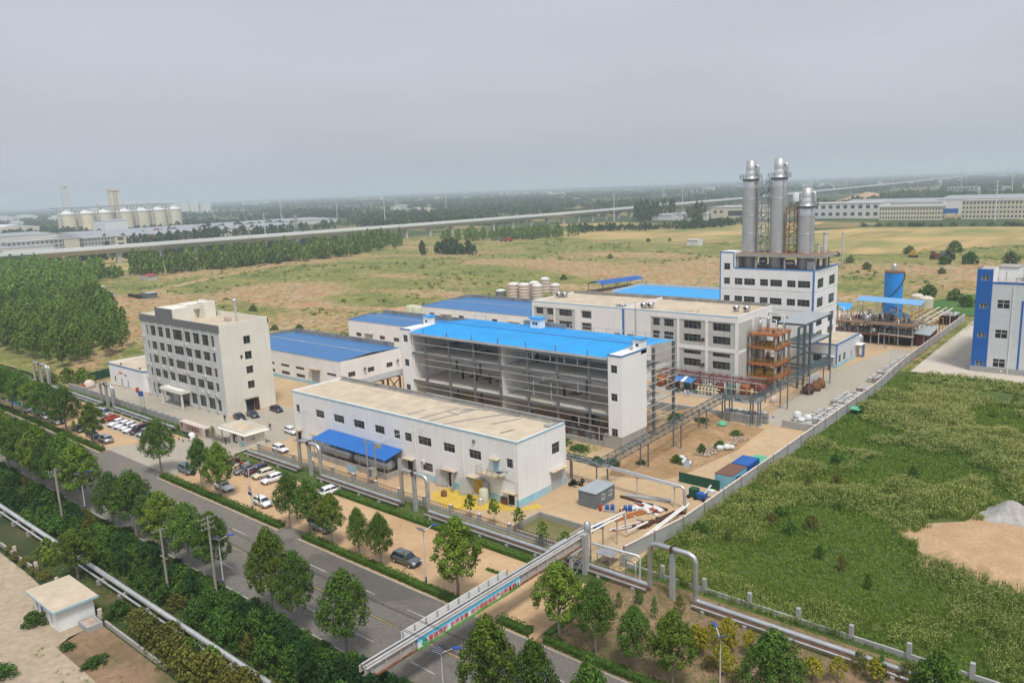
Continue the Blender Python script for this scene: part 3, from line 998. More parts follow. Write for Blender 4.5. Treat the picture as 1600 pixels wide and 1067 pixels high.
# ---- long two-storey workshop at the front
Wk = thing('workshop_building', 'long white two-storey workshop with sandy flat roof in the foreground', 'building', (-107, 95.7, 0))
x0, x1, y0, y1, zt = -137.0, -76.8, 89.4, 102.1, 11.0
up_ = [(-136.1, -134.9, 6.5, 8.1), (-129.4, -126.7, 6.5, 8.05), (-123.6, -120.4, 6.5, 8.05), (-117.5, -114.3, 6.45, 8.0), (-111.3, -108.6, 6.45, 7.95), (-106.0, -104.4, 6.35, 7.95), (-103.1, -101.3, 6.35, 7.95),
  (-99.6, -96.3, 6.4, 7.95), (-93.3, -90.6, 6.35, 7.9), (-87.3, -84.6, 6.3, 7.85), (-79.1, -77.8, 6.3, 7.85)]
lo_ = [(-98.8, -96.3, 1.7, 3.3)]
dr = [(-136.6, -135.2, .05, 2.5), (-103.0, -101.3, .05, 3.1), (-92.6, -91.0, .05, 3.1), (-86.6, -84.6, .05, 3.1), (-79.1, -77.7, .05, 2.1), (-82.0, -80.8, 5.0, 7.2), (-130.4, -128.4, .05, 2.6)]
sw = [(98.3, 100.4, 6.2, 8.1)]
sdr = [(97.8, 101.0, .05, 3.4)]
mb = MB()
facade(mb, 'y', y0, x0, x1, 0, zt - .25, up_ + lo_ + dr, -1, .25)
facade(mb, 'x', x1, y0, y1, 0, zt - .25, sw + sdr, 1, .25)
facade(mb, 'x', x0, y0, y1, 0, zt - .25, [], -1)
facade(mb, 'y', y1, x0, x1, 0, zt - .25, [], 1)
mb.build('wall', M['white_wall'], Wk)
pl = MB()
xs = sorted([x0] + [v for h in dr if h[2] < 1 for v in (h[0] - .12, h[1] + .12)] + [x1])
for a, b in zip(xs[::2], xs[1::2]):
 pl.box(a, b, y0 - .03, y0 + .02, 0, 1.25)
pl.box(x1 - .02, x1 + .03, y0 - .03, 97.7, 0, 1.25).box(x1 - .02, x1 + .03, 101.1, y1, 0, 1.25)
pl.build('plinth', M['plinth_blue'], Wk)
rfo = MB().poly([(x0, y0), (x1, y0), (x1, y1), (x0, y1)], 10.6).build('roof', M['roof_sand'], Wk)
pp = MB()
pp.box(x0 - .02, x1 + .02, y0 - .02, y0 + .22, 10.55, 10.96).box(x1 - .22, x1 + .02, y0 + .22, y1 - .3, 10.55, 10.96).box(x0 - .02, x0 + .22, y0 + .22, y1 - .3, 10.55, 10.98)
pp.build('parapet', M['white_wall'], rfo)
pp = MB().box(x0 - .02, x1 + .02, y1 - .3, y1 + .02, 10.55, 11.25)
pp.box(x0 + .22, x1 - .22, y1 - .9, y1 - .302, 10.6, 10.75)
pp.build('rear_parapet', M['parapet_dirty'], rfo)
pt = MB()
pt.box(x0 - .06, x1 + .06, y0 - .06, y0 - .022, 10.62, 10.93).box(x1 + .022, x1 + .06, y0 - .022, y1 - .3, 10.62, 10.93)
pt.build('roof_edge', M['pale_blue_trim'], rfo)
for i, (a, b, w) in enumerate((((-104, 91.2), (-103.5, 95.2), .45), ((-100.2, 90.5), (-99, 99.5), .45), ((-97.7, 90.6), (-95.6, 100.8), .45), ((-94.6, 90.0), (-89.5, 100.6), .5), ((-99.2, 96.5), (-95.9, 96), .4), ((-98.2, 99.6), (-93.5, 101), .4), ((-97.5, 98.2), (-96.2, 100.2), .6),
        ((-87.2, 95.4), (-85.0, 100.6), .45), ((-82.7, 92.2), (-82, 94.8), .5), ((-90, 100.6), (-86, 101), .35))):
 d = Vector((b[0] - a[0], b[1] - a[1])).normalized()
 q = Vector((-d.y, d.x)) * w / 2
 MB().poly([(a[0] - q.x, a[1] - q.y), (b[0] - q.x, b[1] - q.y), (b[0] + q.x, b[1] + q.y), (a[0] + q.x, a[1] + q.y)], 10.606 + .002 * i).build('tar_strip', M['tar'], rfo)
MB().box(-78.8, -77.6, 98.8, 100.6, 10.6, 10.95).build('roof_hatch', M['concrete'], rfo)
wintag(Wk, 'y', y0, up_, -1, nc=3, rows=(.62,))
wintag(Wk, 'y', y0, lo_, -1, nc=4, rows=(.62,))
wintag(Wk, 'x', x1, sw, 1, nc=3, rows=(.62,))
MB().box(-130.4, -128.4, y0 + .14, y0 + .2, .05, 2.6).build('door', M['door_grey'], Wk)
MB().box(-82.0, -80.8, y0 + .1, y0 + .18, 5.0, 7.2).build('door', M['plinth_blue'], Wk)
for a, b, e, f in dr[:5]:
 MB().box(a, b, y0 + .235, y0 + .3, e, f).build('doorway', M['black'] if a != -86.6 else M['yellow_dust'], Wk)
for a, b, yaw in ((-104.7, -103.05, .5), (-101.25, -99.9, -.4), (-94.9, -92.7, .35), (-90.9, -89.2, -1.1), (-88.9, -86.7, .75), (-84.5, -82.8, -.25)):
 hx = b if yaw > 0 else a
 MB().box(a, b, y0 - .13, y0 - .05, .12, 3.1).rot(yaw, hx, y0 - .09).build('door_leaf', M['door_grey'], Wk)
for i, (a, b) in enumerate(((97.8, 99.38), (99.42, 101.0))):
 MB().box(x1 - .06, x1 + .02, a, b, .08, 3.38).build('door_leaf', M['door_grey'], Wk)
for a, b, z in ((-103.4, -100.6, 3.25), (-93.6, -90.2, 3.25), (-87.6, -83.9, 3.25), (-79.7, -77.1, 2.3), (-137.1, -134.6, 2.7), (-131, -127.8, 2.8), (-82.4, -80.4, 7.35)):
 MB().box(a, b, y0 - .95, y0 - .01, z, z + .14).build('door_hood', M['roof_sand'], Wk)
MB().box(x1 + .01, x1 + .95, 97.4, 101.5, 3.5, 3.65).build('door_hood', M['roof_sand'], Wk)
bl = MB().box(-84.6, -79.6, y0 - 1.5, y0 - .01, 4.55, 4.85).build('balcony', M['roof_sand'], Wk)
rl = MB()
for x in (-84.5, -83.3, -82.1, -80.9, -79.7):
 rl.bar((x, y0 - 1.45, 4.85), (x, y0 - 1.45, 5.8), .05)
rl.bar((-84.5, y0 - 1.45, 5.8), (-79.7, y0 - 1.45, 5.8), .05).bar((-84.5, y0 - 1.45, 5.3), (-79.7, y0 - 1.45, 5.3), .04)
rl.bar((-84.5, y0 - 1.45, 5.8), (-84.5, y0, 5.8), .05).bar((-79.7, y0 - 1.45, 5.8), (-79.7, y0, 5.8), .05)
rl.build('railing', M['frame_grey'], bl)
for x in (-124.5, -112.8, -100.3, -88.6, -77.4):
 MB().cyl((x, y0 - .1, .1), (x, y0 - .1, 10.5), .07, n=6).build('downpipe', M['white_wall'], Wk)
MB().cyl((-86.0, y0 - .25, 9.4), (-86.0, y0 + .1, 9.4), .3, n=12).build('wall_vent', M['frame_grey'], Wk)
ac_unit(Wk, 'y', y0, -98.5, 3.0, -1)
sl = MB().bar((-133.2, y0, 7.0), (-132.3, y0 - 1.6, 7.3), .07).box(-132.7, -131.9, y0 - 2.1, y0 - 1.3, 7.25, 7.33)
sl.build('wall_lamp', M['galv'], Wk)
sl = MB().bar((-78.9, y0, 5.6), (-79.4, y0 - 1.2, 5.8), .06).box(-79.9, -78.9, y0 - 1.9, y0 - 1.1, 5.8, 5.86)
sl.build('wall_lamp', M['solar'], Wk)
MB().tube([(-81.5, y0 - .1, 4.4), (-79.6, y0 - .1, 4.4), (-77.1, y0 - .1, 4.3), (-76.95, y0 - .1, .3)], .04, 6).build('drain_pipe', M['galv'], Wk)

# ---- blue-roofed warehouses behind the office
def warehouse(label, x0, x1, y0, y1, zt, wins, doors, side, loc):
 T = thing('warehouse', label, 'warehouse', loc)
 holes = wins + doors
 mb = MB()
 facade(mb, 'y', y0, x0, x1, 0, zt, holes, -1, .2)
 facade(mb, 'x', x1, y0, y1, 0, zt, side, 1, .2)
 facade(mb, 'x', x0, y0, y1, 0, zt, [], -1)
 facade(mb, 'y', y1, x0, x1, 0, zt, [], 1)
 mb.build('wall', M['white_wall'], T)
 MB().box(x0, x1, y0 - .03, y0 + .02, 0, .9).build('plinth', M['plinth_blue'], T)
 ym = (y0 + y1) / 2
 r = MB()
 r.quad((x0, y0 - .1, zt), (x1, y0 - .1, zt), (x1, ym, zt + .55), (x0, ym, zt + .55)).quad((x0, ym, zt + .55), (x1, ym, zt + .55), (x1, y1 - .2, zt), (x0, y1 - .2, zt))
 ro = r.build('roof', M['blue_roof_old'], T)
 MB().bar((x0 + .3, ym, zt + .56), (x1 - .1, ym, zt + .56), .5, .05).build('ridge_cap', M['galv'], ro)
 # rear and left parapet of upright posts and dark panels
 for k in range(int((x1 - x0) / 3.2)):
  a = x0 + k * 3.2
  MB().box(a, min(a + 3.05, x1), y1 - .15, y1 + .05, zt - .1, zt + 1.25).build('parapet_panel', M['parapet_dirty'], ro)
 for k in range(int((y1 - y0) / 3.2)):
  a = y0 + k * 3.2
  MB().box(x0 - .05, x0 + .15, a, min(a + 3.05, y1), zt - .1, zt + .3 + .9 * (k + 1) / ((y1 - y0) / 3.2)).build('parapet_panel', M['parapet_dirty'], ro)
 wintag(T, 'y', y0, wins, -1, nc=4, rows=(), depth=.1)
 for d in doors:
  MB().box(d[0], d[1], y0 + .08, y0 + .16, d[2], d[3]).build('door', M['door_grey'] if d[1] - d[0] > 2.5 else M['black'], T)
  MB().box(d[0] - .6, d[1] + .6, y0 - 1., y0 - .01, d[3] + .2, d[3] + .35).build('door_hood', M['roof_sand'], T)
 wintag(T, 'x', x1, side, 1, nc=3, rows=(), depth=.1)
 return T

WH = warehouse('blue-roofed white warehouse standing right behind the office', -213.5, -162.9, 121.3, 142, 7.7, [(a, a + 4, z, z + (.75 if z > 3 else 1.)) for a in (-190.2, -183.1, -197.3, -204.4) for z in (1.2, 3.45)] + [(-169.1, -165.1, 3.45, 4.15)],
    [(-175.9, -172.3, .05, 4.3)], [(123.5, 125.8, 3.1, 4.4), (130, 132.2, 3.1, 4.4), (136.5, 138.7, 3.1, 4.4)], (-188, 131, 0))
for y in (128.7, 140.2):
 MB().lathe(y, 4.4, [(.15, -162.9), (.4, -162.5), (.45, -162.3)], 12, axis='x').build('wall_fan', M['galv'], WH)
warehouse('smaller blue-roofed white warehouse with dark rear parapet, behind the first one', -215.5, -163, 165, 180.7, 7.9, [(-211.5, -208.8, 2.6, 3.9), (-199.5, -196.8, 2.6, 3.9), (-192.5, -189.8, 2.6, 3.9)],
   [(-206.5, -203, .05, 3.9), (-186.5, -182, .05, 3.9)], [], (-189, 173, 0))
warehouse('widest blue-roofed white warehouse at the back, left of the three-storey block', -215, -141, 199, 225, 7.9, [(-211, -208.5, 4.6, 5.8), (-196, -193.5, 4.6, 5.8), (-180, -177.5, 4.6, 5.8)],
   [(-204.5, -200, .05, 5.6), (-172, -168, .05, 5.4)], [], (-178, 212, 0))

# ---- low wide building with bright blue roof behind the stacks
L = thing('blue_roof_shed', 'low white building with wide bright blue roof behind the three-storey block', 'warehouse', (-147, 269, 0))
mb = MB()
for ax, c, u0, u1, o in (('y', 259, -170, -118, -1), ('y', 280, -170, -118, 1), ('x', -170, 259, 280, -1), ('x', -118, 259, 280, 1)):
 facade(mb, ax, c, u0, u1, 0, 8.0 if ax == 'y' and o < 0 else 9.0, [], o)
mb.build('wall', M['white_wall'], L)
MB().quad((-170, 258.9, 8.05), (-118, 258.9, 8.05), (-118, 279.6, 8.3), (-170, 279.6, 8.3)).build('roof', M['blue_roof'], L)
MB().box(-170.1, -118, 279.7, 280.1, 7.9, 9.2).box(-170.1, -169.8, 259, 279.7, 7.9, 9.0).build('parapet', M['band_grey'], L)
S2 = thing('arched_shed', 'dark blue arched canopy roof behind the three-storey block', 'canopy', (-211, 318, 0))
mb = MB()
for k in range(8):
 a0, a1 = math.pi * (.18 + .64 * k / 8), math.pi * (.18 + .64 * (k + 1) / 8)
 mb.quad((-216 - 5 * math.cos(a0) + 5, 306, 2 + 3 * math.sin(a0)), (-216 - 5 * math.cos(a1) + 5, 306, 2 + 3 * math.sin(a1)), (-210 - 5 * math.cos(a1) + 5, 334, 2 + 3 * math.sin(a1)), (-210 - 5 * math.cos(a0) + 5, 334, 2 + 3 * math.sin(a0)))
mb.build('roof', M['container_blue'], S2)
for y in (307, 316, 325, 333):
 for s in (-1, 1):
  xx = -211 + (y - 306) * 6 / 28 + s * 4.2
  MB().bar((xx, y, -.3), (xx, y, 3.6), .2).build('post', M['steel_grey'], S2)

# ---- hall under construction with bright blue roof
Hh = thing('open_steel_hall', 'unclad steel frame hall with bright blue roof, concrete floors showing', 'building', (-108, 132, 0))
xa, xb, ya, yb = -139.3, -78.0, 121.6, 142.0
ze, yr, zr = 17.85, 131.2, 18.75
CX = [-131.2, -123.6, -116.0, -108.4, -100.8, -93.2, -85.5]
r = MB()
r.quad((-135.7, ya - .35, ze), (-81.1, ya - .35, ze), (-81.1, yr, zr), (-135.7, yr, zr)).quad((-135.7, yr, zr), (-78.2, yr, zr), (-78.2, yb + .3, ze), (-135.7, yb + .3, ze))
r.quad((-81.1, 130.7, 18.7), (-78.2, 130.7, 18.7), (-78.2, yr, zr), (-81.1, yr, zr))
r.quad((-135.7, ya - .35, ze - .06), (-81.1, ya - .35, ze - .06), (-81.1, yr, zr - .06), (-135.7, yr, zr - .06), 1)
ro = r.build('roof', [M['blue_roof'], M['girt_grey']], Hh)
sm_ = MB()
for k in range(55):
 x = -135.2 + k
 sm_.bar((x, ya - .3, ze + .03), (x, yr, zr + .03), .05, .05).bar((x, yr, zr + .03), (x, yb + .25, ze + .03), .05, .05)
sm_.build('roof_seams', M['blue_roof'], ro)
MB().bar((-135.7, yr, zr + .05), (-78.3, yr, zr + .05), .35, .04).build('ridge_cap', M['blue_trim'], ro)
MB().box(-135.8, -81.0, ya - .45, ya - .3, ze - .5, ze - .01).build('eave_gutter', M['girt_grey'], ro)
for (xc, yc, s) in ((-112, 139.4, 1), (-78.9, 129.6, 0), (-137.5, 129.4, 0)):
 t = MB().box(xc - (1.4 if s else .95), xc + (1.4 if s else .9), yc - 1, yc + 1, 17.5, 20.3)
 to = t.build('roof_hut', M['white_sheet'], Hh)
 MB().box(xc - (1.7 if s else 1.2), xc + (1.7 if s else 1.15), yc - 1.3, yc + 1.3, 20.302, 20.55).build('hut_roof', M['blue_roof'], to)
 for q in ((-.4, .4) if s else (.0,)):
  MB().box(xc + q - .3, xc + q + .3, yc - 1.03, yc - .99, 18.9, 19.5).build('hut_window', M['glass'], to)
# white clad stair towers at both ends
tw = [(-80.4, -79.0, 14.95, 16.5), (-80.4, -79.0, 9.5, 11.0), (-80.4, -79.0, 2.6, 4.1)]
mb = MB()
facade(mb, 'y', ya, -81.05, xb, 2.6, 18.4, tw, -1, .2)
facade(mb, 'x', xb, ya, 130.6, 2.6, 18.4, [], 1)
facade(mb, 'x', -81.05, ya, 130.6, 2.6, 18.4, [], -1)
facade(mb, 'y', 130.6, -81.05, xb, 2.6, 18.4, [], 1)
mb.poly([(-81, ya), (xb, ya), (xb, 130.6), (-81, 130.6)], 18.0)
mb.build('stair_tower', M['white_sheet'], Hh)
MB().box(-82.4, xb - .02, ya + .02, 130.4, 0, 2.6).build('base_wall', M['concrete'], Hh)
MB().box(-81.2, xb + .07, ya - .07, ya + .0, 18.2, 18.5).box(xb, xb + .07, ya, 130.6, 18.2, 18.5).build('tower_trim', M['blue_trim'], Hh)
wintag(Hh, 'y', ya, tw, -1, nc=2, rows=(.6,))
tw2 = [(-138.4, -136.9, 15.3, 17.0), (-138.4, -136.9, 9.5, 11.2), (-138.4, -136.9, 3.4, 5.1)]
mb = MB()
facade(mb, 'y', ya, xa, -135.8, 0, 18.45, tw2, -1, .2)
facade(mb, 'x', xa, ya, 130.6, 0, 18.45, [], -1)
facade(mb, 'x', -135.8, ya, 130.6, 0, 18.45, [], 1)
facade(mb, 'y', 130.6, xa, -135.8, 0, 18.45, [], 1)
mb.poly([(xa, ya), (-135.8, ya), (-135.8, 130.6), (xa, 130.6)], 18.2)
mb.build('stair_tower', M['white_sheet'], Hh)
wintag(Hh, 'y', ya, tw2, -1, nc=2, rows=(.6,))
MB().box(xa - .07, -135.8, ya - .07, ya, 18.25, 18.55).build('tower_trim', M['blue_trim'], Hh)
for x in CX:
 MB().bar((x, ya + .25, 0), (x, ya + .25, 17.8), .4, .4).build('column', M['steel_grey'], Hh)
 MB().bar((x, ya - .28, 16.9), (x, ya - .28, 19.0), .13, .13).build('column_stub', M['steel_grey'], Hh)
 MB().bar((x, yb - .25, 0), (x, yb - .25, 17.7), .4, .4).build('column', M['steel_grey'], Hh)
 MB().bar((x, 131.8, 0), (x, 131.8, 18.3), .4, .4).build('column', M['steel_grey'], Hh)
for y in (133.7, 141.7):
 MB().bar((xb - .25, y, 0), (xb - .25, y, 17.8), .5, .5).build('column', M['steel_grey'], Hh)
for z in (6.55, 13.15):
 f = MB().box(-135.7, -108.55, ya + .5, yb - .5, z - .25, z).box(-108.2, -81.1, ya + .5, yb - .5, z - .25, z)
 f.box(-81.0, -78.6, 130.9, yb - .5, z - .25, z)
 f.build('floor_slab', M['concrete_floor'], Hh)
 for a, b in ((-135.7, -108.6), (-108.2, -81.1)):
  MB().box(a, b, ya + .02, ya + .48, z - .42, z - .02).build('edge_beam', M['steel_grey'], Hh)
for (x, y, w, d, z) in ((-117, 126, 2.6, 1.2, 6.56), (-112.5, 124.8, 3, 1.4, 6.56), (-121, 131, 3, 1.4, 6.56), (-93.5, 126, 4.5, 1.6, 13.16), (-90, 125.4, 5, 1.5, 6.56), (-119.5, 127, 3.5, 1.2, 13.16)):
 pass
for x0_, z0_ in ((-126.5, 6.56), (-122.2, 6.56), (-118, 6.56), (-113.6, 6.56), (-97, 6.56), (-104, 13.16), (-122, 13.16)):
 MB().box(x0_, x0_ + 2.6, 130.2, 132.4, z0_, z0_ + .012).build('dark_floor_patch', M['black'], Hh)  # thin black sheet on the solid slab, painting the dark of an opening
 MB().box(x0_ + .4, x0_ + .8, 128, 128.4, z0_, z0_ + 2.1).build('steel_stub', M['black'], Hh)
MB().box(-108.55, -108.2, ya + .3, yb - .2, .9, 17.6).build('partition', M['partition'], Hh)
MB().box(-135.79, -135.5, ya + .5, yb - .2, 0, 17.6).build('end_wall', M['partition'], Hh)
bw = MB()
facade(bw, 'y', yb, -135.7, -93.2, 0, 17.6, [(x + .25, x + 7.3, z, z + h) for x in CX[:-2] for z, h in ((.7, 5.6), (6.7, 6.1), (13.4, 3.4))] + [(-135.4, -131.5, z, z + 5) for z in (.8, 7.)], 1, .2)
bw.build('rear_wall', M['panel_grey'], Hh)
MB().box(-135.6, -82.5, ya + .02, ya + .42, 0, 1.0).build('base_wall', M['concrete'], Hh)
gz = [16.85, 15.4, 11.9, 10.4, 8.7, 5.2, 3.9, 2.6]
for k, z in enumerate(gz):
 for a, b in ((-131.2, -108.5), (-108.3, -81.1)):
  if z > 16.5 and a < -130:
   continue
  if z == 8.7 and a < -110:
   continue
  MB().box(a, b, ya - .14, ya - .02, z, z + .1).build('girt', M['girt_grey'], Hh)
 if k % 2:
  MB().box(-135.7, -131.3, ya - .1, ya - .02, z, z + .1).build('girt', M['girt_grey'], Hh)
for x, z, h in ((-99.2, 15.5, 1.4), (-94.7, 15.5, 1.4), (-91.2, 15.5, 1.4), (-99.2, 9.9, 1.2), (-94.7, 9.9, 1.2), (-99.2, 7.6, 2.0), (-94.7, 7.6, 2.0), (-96.5, 11.2, 1.1), (-88, 15.5, 1.4), (-88, 9.9, 2.4), (-88, 3.1, 2.1), (-83.2, 1.0, 3.)):
 MB().box(x - .06, x + .06, ya - .16, ya - .05, z + .17, z + h).build('stud', M['girt_grey'], Hh)
for k in range(10):
 z = 3.2 + k * 1.5
 MB().box(xb - .05, xb + .1, 130.7, yb + .5 + (.6 if k % 4 == 0 else 0), z, z + .11).build('girt', M['girt_grey'], Hh)
for x0_, x1_ in ((-135, -131), (-118, -108.8)):
 fr = MB().bar((x0_, yb + .6, 17.6), (x0_, yb + .6, 18.9), .12).bar((x1_, yb + .6, 17.6), (x1_, yb + .6, 18.9), .12).bar((x0_, yb + .6, 18.9), (x1_, yb + .6, 18.9), .12)
 fr.build('roof_frame', M['girt_grey'], Hh)
rl = MB().bar((-105, yb + .3, 18.9), (-78.5, yb + .3, 18.7), .1)
for k in range(9):
 rl.bar((-105 + k * 3.3, yb + .3, 17.9), (-105 + k * 3.3, yb + .3, 18.85), .09)
rl.build('roof_rail', M['girt_grey'], Hh)
MB().box(-118.5, -106, yb + .2, yb + .45, 17.9, 18.9).build('rear_parapet', M['parapet_dirty'], Hh)
rr = random.Random(3)
for k in range(46):
 x, y = rr.uniform(-107, -83), rr.uniform(122.6, 134)
 s = rr.uniform(.3, 1.1)
 tag(MB().box(x, x + s * rr.uniform(.6, 1.8), y, y + s, 0, s * rr.uniform(.5, 2.2)).build('stored_crate', M[rr.choice(('black', 'wall_panel', 'wall_panel', 'concrete'))]), 'dark crate stored on the ground floor of the open hall', 'crate', 'crates in the open hall')

# ---- three-storey production block
Pb = thing('production_building', 'grey and white three-storey production block with sandy flat roof', 'building', (-109, 182, 0))
x0, x1, y0, y1, zt = -139.8, -78.1, 171.9, 192, 18.3
wl_ = [(-138.5, -135.9), (-134.6, -132.3), (-130.4, -126.0), (-122.6, -119.7)]
wr_ = [(-100.8, -98.8), (-97.6, -94.9), (-92.1, -87.5), (-84.4, -79.9)]
hl = []
for a, b in wl_:
 hl += [(a, b, 14.7, 16.5), (a, b, 11.5, 13.3)]
for a, b in wr_:
 hl += [(a, b, 14.5, 16.4), (a, b, 11.3, 13.2)]
 if a > -95:
  hl += [(a, b, 8.2, 9.15), (a, b, 5.2, 7.1)]
mb = MB()
facade(mb, 'y', y0, x0, x1, 0, 17.9, hl, -1, .3)
mb.build('front_wall', M['panel_grey'], Pb)
mb = MB()
facade(mb, 'x', x1, y0, y1, 0, 17.9, [], 1)
facade(mb, 'x', x0, y0, y1, 0, 17.9, [], -1)
facade(mb, 'y', y1, x0, x1, 0, 17.9, [], 1)
mb.build('wall', M['white_wall'], Pb)
wf = MB()
t = .14
wf.box(x0 - .05, x1 + .1, y0 - t, y0 - .01, 16.75, 18.0)
wf.box(x0 - .05, -101.4, y0 - t, y0 - .01, 9.5, 10.4).box(-93.3, x1 + .1, y0 - t, y0 - .01, 9.5, 10.35)
for a, b in ((x0 - .05, -139.2), (-132.2, -131.7), (-124.9, -101.4), (-93.9, -93.3), (-86.3, -85.6), (-78.7, x1 + .1)):
 if b - a > 5:
  for p, q in ((a, -122.9), (-119.4, b)):
   wf.box(p, q, y0 - t + .004, y0 - .012, 0, 16.75)
  wf.box(-122.9, -119.4, y0 - t + .004, y0 - .012, 13.45, 14.55)
 else:
  wf.box(a, b, y0 - t - .003, y0 - .008, 0, 16.748)
wf.build('white_frame', M['white_wall'], Pb)
sp = MB().box(x1 + .01, x1 + .12, y0 + .5, 179.8, .3, 9.4).box(x1 + .01, x1 + .12, y0 + .5, 179.8, 10.4, 16.6)
sp.build('side_panel', M['panel_grey'], Pb)
MB().box(x1 + .01, x1 + .13, y0 + .4, 179.9, 16.6, 16.75).build('side_trim', M['cream_pipe'], Pb)
MB().box(x1 + .01, x1 + .1, 181.3, 184.2, 14.2, 16.7).build('side_door', M['band_grey'], Pb)
MB().box(-109.75, -109.1, y0 - t - .06, y0 - t, 0, 18.1).build('blue_stripe', M['blue_trim'], Pb)
rfo = MB().poly([(x0, y0), (x1, y0), (x1, y1), (x0, y1)], 17.9).build('roof', M['roof_sand'], Pb)
pp = MB()
parapet(pp, x0 - .02, x1 + .02, y0 - .02, y1 + .02, 17.85, 18.35, .25, 0, 'swe')
pp.box(-109.6, -109.3, y0 + .25, y1 - .3, 17.9, 18.5)
pp.build('parapet', M['white_wall'], rfo)
MB().box(x0, x1, y1 - .25, y1 + .05, 17.85, 18.75).build('rear_parapet', M['parapet_dirty'], rfo)
MB().box(x0 - .03, x1 + .05, y0 - .16, y0 - .022, 18.05, 18.3).build('roof_edge', M['pale_blue_trim'], rfo)
wintag(Pb, 'y', y0, [h for h in hl if h[3] > 10], -1, nc=4, rows=(.62,), depth=.2)
wintag(Pb, 'y', y0, [h for h in hl if h[3] < 8], -1, nc=4, rows=(.62,), depth=.2)
wintag(Pb, 'y', y0, [h for h in hl if 8 < h[3] < 10], -1, nc=5, rows=(), depth=.2)
for x, z in ((-86.9, 12.1), (-86.9, 5.9)):
 MB().cyl((x, y0 - .25, z), (x, y0 - .02, z), .42, n=14).build('wall_fan', M['rust_dark'], Pb)
for i, (x, y) in enumerate(((-82.6, 180), (-80.2, 180.6), (-138.2, 181.6), (-136.6, 182.2), (-105.5, 174.6), (-104.0, 175.6))):
 f = MB().lathe(x, 18.9, [(.35, y), (.75, y + .25), (.8, y + .6), (.5, y + 1.2), (.5, y + 2)], 14, axis='y').box(x - .4, x + .4, y + .5, y + 1.8, 17.9, 18.3)
 fo = f.build('roof_fan', M['galv'], rfo)
 MB().cyl((x, y - .02, 18.9), (x, y + .02, 18.9), .34, n=12).build('fan_hub', M['black'], fo)
ut = MB()
for k in range(5):
 ut.lathe(175.2 + .3 * (k % 2), 18.4, [(.3, -113.8 + k * .9), (.42, -113.5 + k * .9), (.42, -113.2 + k * .9), (.25, -113. + k * .9)], 10, axis='x')
ut.box(-113.5, -109.9, 174.9, 175.9, 17.9, 18.1)
ut.build('roof_unit', M['galv'], rfo)
for a, b, c in (((-97, 173.5), (-92.5, 177.5), .5), ((-90.5, 175.5), (-91.5, 179), .35), ((-99, 176), (-95.5, 176.6), .35), ((-123, 183), (-121, 183.6), .5)):
 d = Vector((b[0] - a[0], b[1] - a[1])).normalized()
 q = Vector((-d.y, d.x)) * c / 2
 MB().poly([(a[0] - q.x, a[1] - q.y), (b[0] - q.x, b[1] - q.y), (b[0] + q.x, b[1] + q.y), (a[0] + q.x, a[1] + q.y)], 17.906).build('tar_strip', M['tar'], rfo)
MB().tube([(-105.6, y0 - .3, 2), (-105.6, y0 - .3, 20.2)], .11, 8).build('vent_pipe', M['galv_bright'], Pb)
for x in (-112.2, -108.2):
 MB().box(x, x + 1.9, y0 - .2, y0 - .14, 9.4, 11.6).build('door', M['frame_grey'], Pb)

# ---- tall process building with the three stacks
Pt = thing('process_building', 'tall white process building with blue corner trim carrying three steel stacks', 'building', (-87, 218, 0))
x0, x1, y0, y1, zt = -100.3, -73.7, 208.5, 227, 25.6
wx = [(-99.1, -97.3), (-95.9, -93.6), (-93.1, -89.9), (-88.5, -86.2), (-85.6, -82.3), (-80.9, -78.6), (-78.0, -74.7)]
hl = [(a, b, z, z + 1.85) for a, b in wx for z in (20.75, 15.75, 10.75)]
st = [(-99.1, -97.3, 24.85, 26.7)]
sh = [(a, a + 4.6, z, z + 2.6) for a in (211.2, 220.1) for z in (20.3, 15.15, 10.05)] + [(a, a + 4.6, 6.65, 8.6) for a in (211.2, 220.1)]
mb = MB()
facade(mb, 'y', y0, x0, x1, 0, zt, [h for h in hl if True] + [(st[0][0], st[0][1], 24.85, zt)], -1, .25)
facade(mb, 'x', x1, y0, y1, 0, zt, sh, 1, .25)
facade(mb, 'x', x0, y0, y1, 0, zt, [], -1)
facade(mb, 'y', y1, x0, x1, 0, zt, [], 1)
facade(mb, 'y', y0, x0, -96.1, zt, 29.9, [(st[0][0], st[0][1], zt, 26.7)], -1, .25)
facade(mb, 'x', -96.1, y0, 214, zt, 29.9, [], 1)
facade(mb, 'x', x0, y0, 214, zt, 29.9, [], -1)
facade(mb, 'y', 214, x0, -96.1, zt, 29.9, [], 1)
mb.poly([(x0, y0), (-96.1, y0), (-96.1, 214), (x0, 214)], 29.6)
mb.build('wall', M['white_wall'], Pt)
MB().poly([(x0, y0), (x1, y0), (x1, y1), (x0, y1)], 25.3).build('roof', M['roof_dark'], Pt)
tb = MB()
tb.box(x1 - .35, x1 + .06, y0 - .06, y0 - .004, 6.4, zt).box(x1 + .004, x1 + .06, y0 - .004, y0 + .35, 6.4, zt - .3)
tb.box(-96.0, x1 - .36, y0 - .06, y0 - .004, zt - .35, zt + .02).box(x1 + .004, x1 + .06, y0 + .36, y1, zt - .35, zt + .02)
tb.box(x0 - .06, x0 + .25, y0 - .06, y0 - .004, 0, 29.9).box(-96.35, -96.05, y0 - .061, y0 - .005, zt + .03, 29.9).box(x0 + .26, -96.36, y0 - .06, y0 - .004, 29.6, 29.95)
tb.build('blue_trim', M['blue_trim'], Pt)
jn = MB()
for z in (14.4, 19.6):
 jn.box(x0 + .3, x1 - .4, y0 - .02, y0 - .004, z, z + .06).box(x1 + .004, x1 + .02, y0 + .4, y1, z, z + .06)
jn.build('panel_joint', M['frame_grey'], Pt)
wintag(Pt, 'y', y0, hl, -1, nc=3, rows=(.6,), depth=.15)
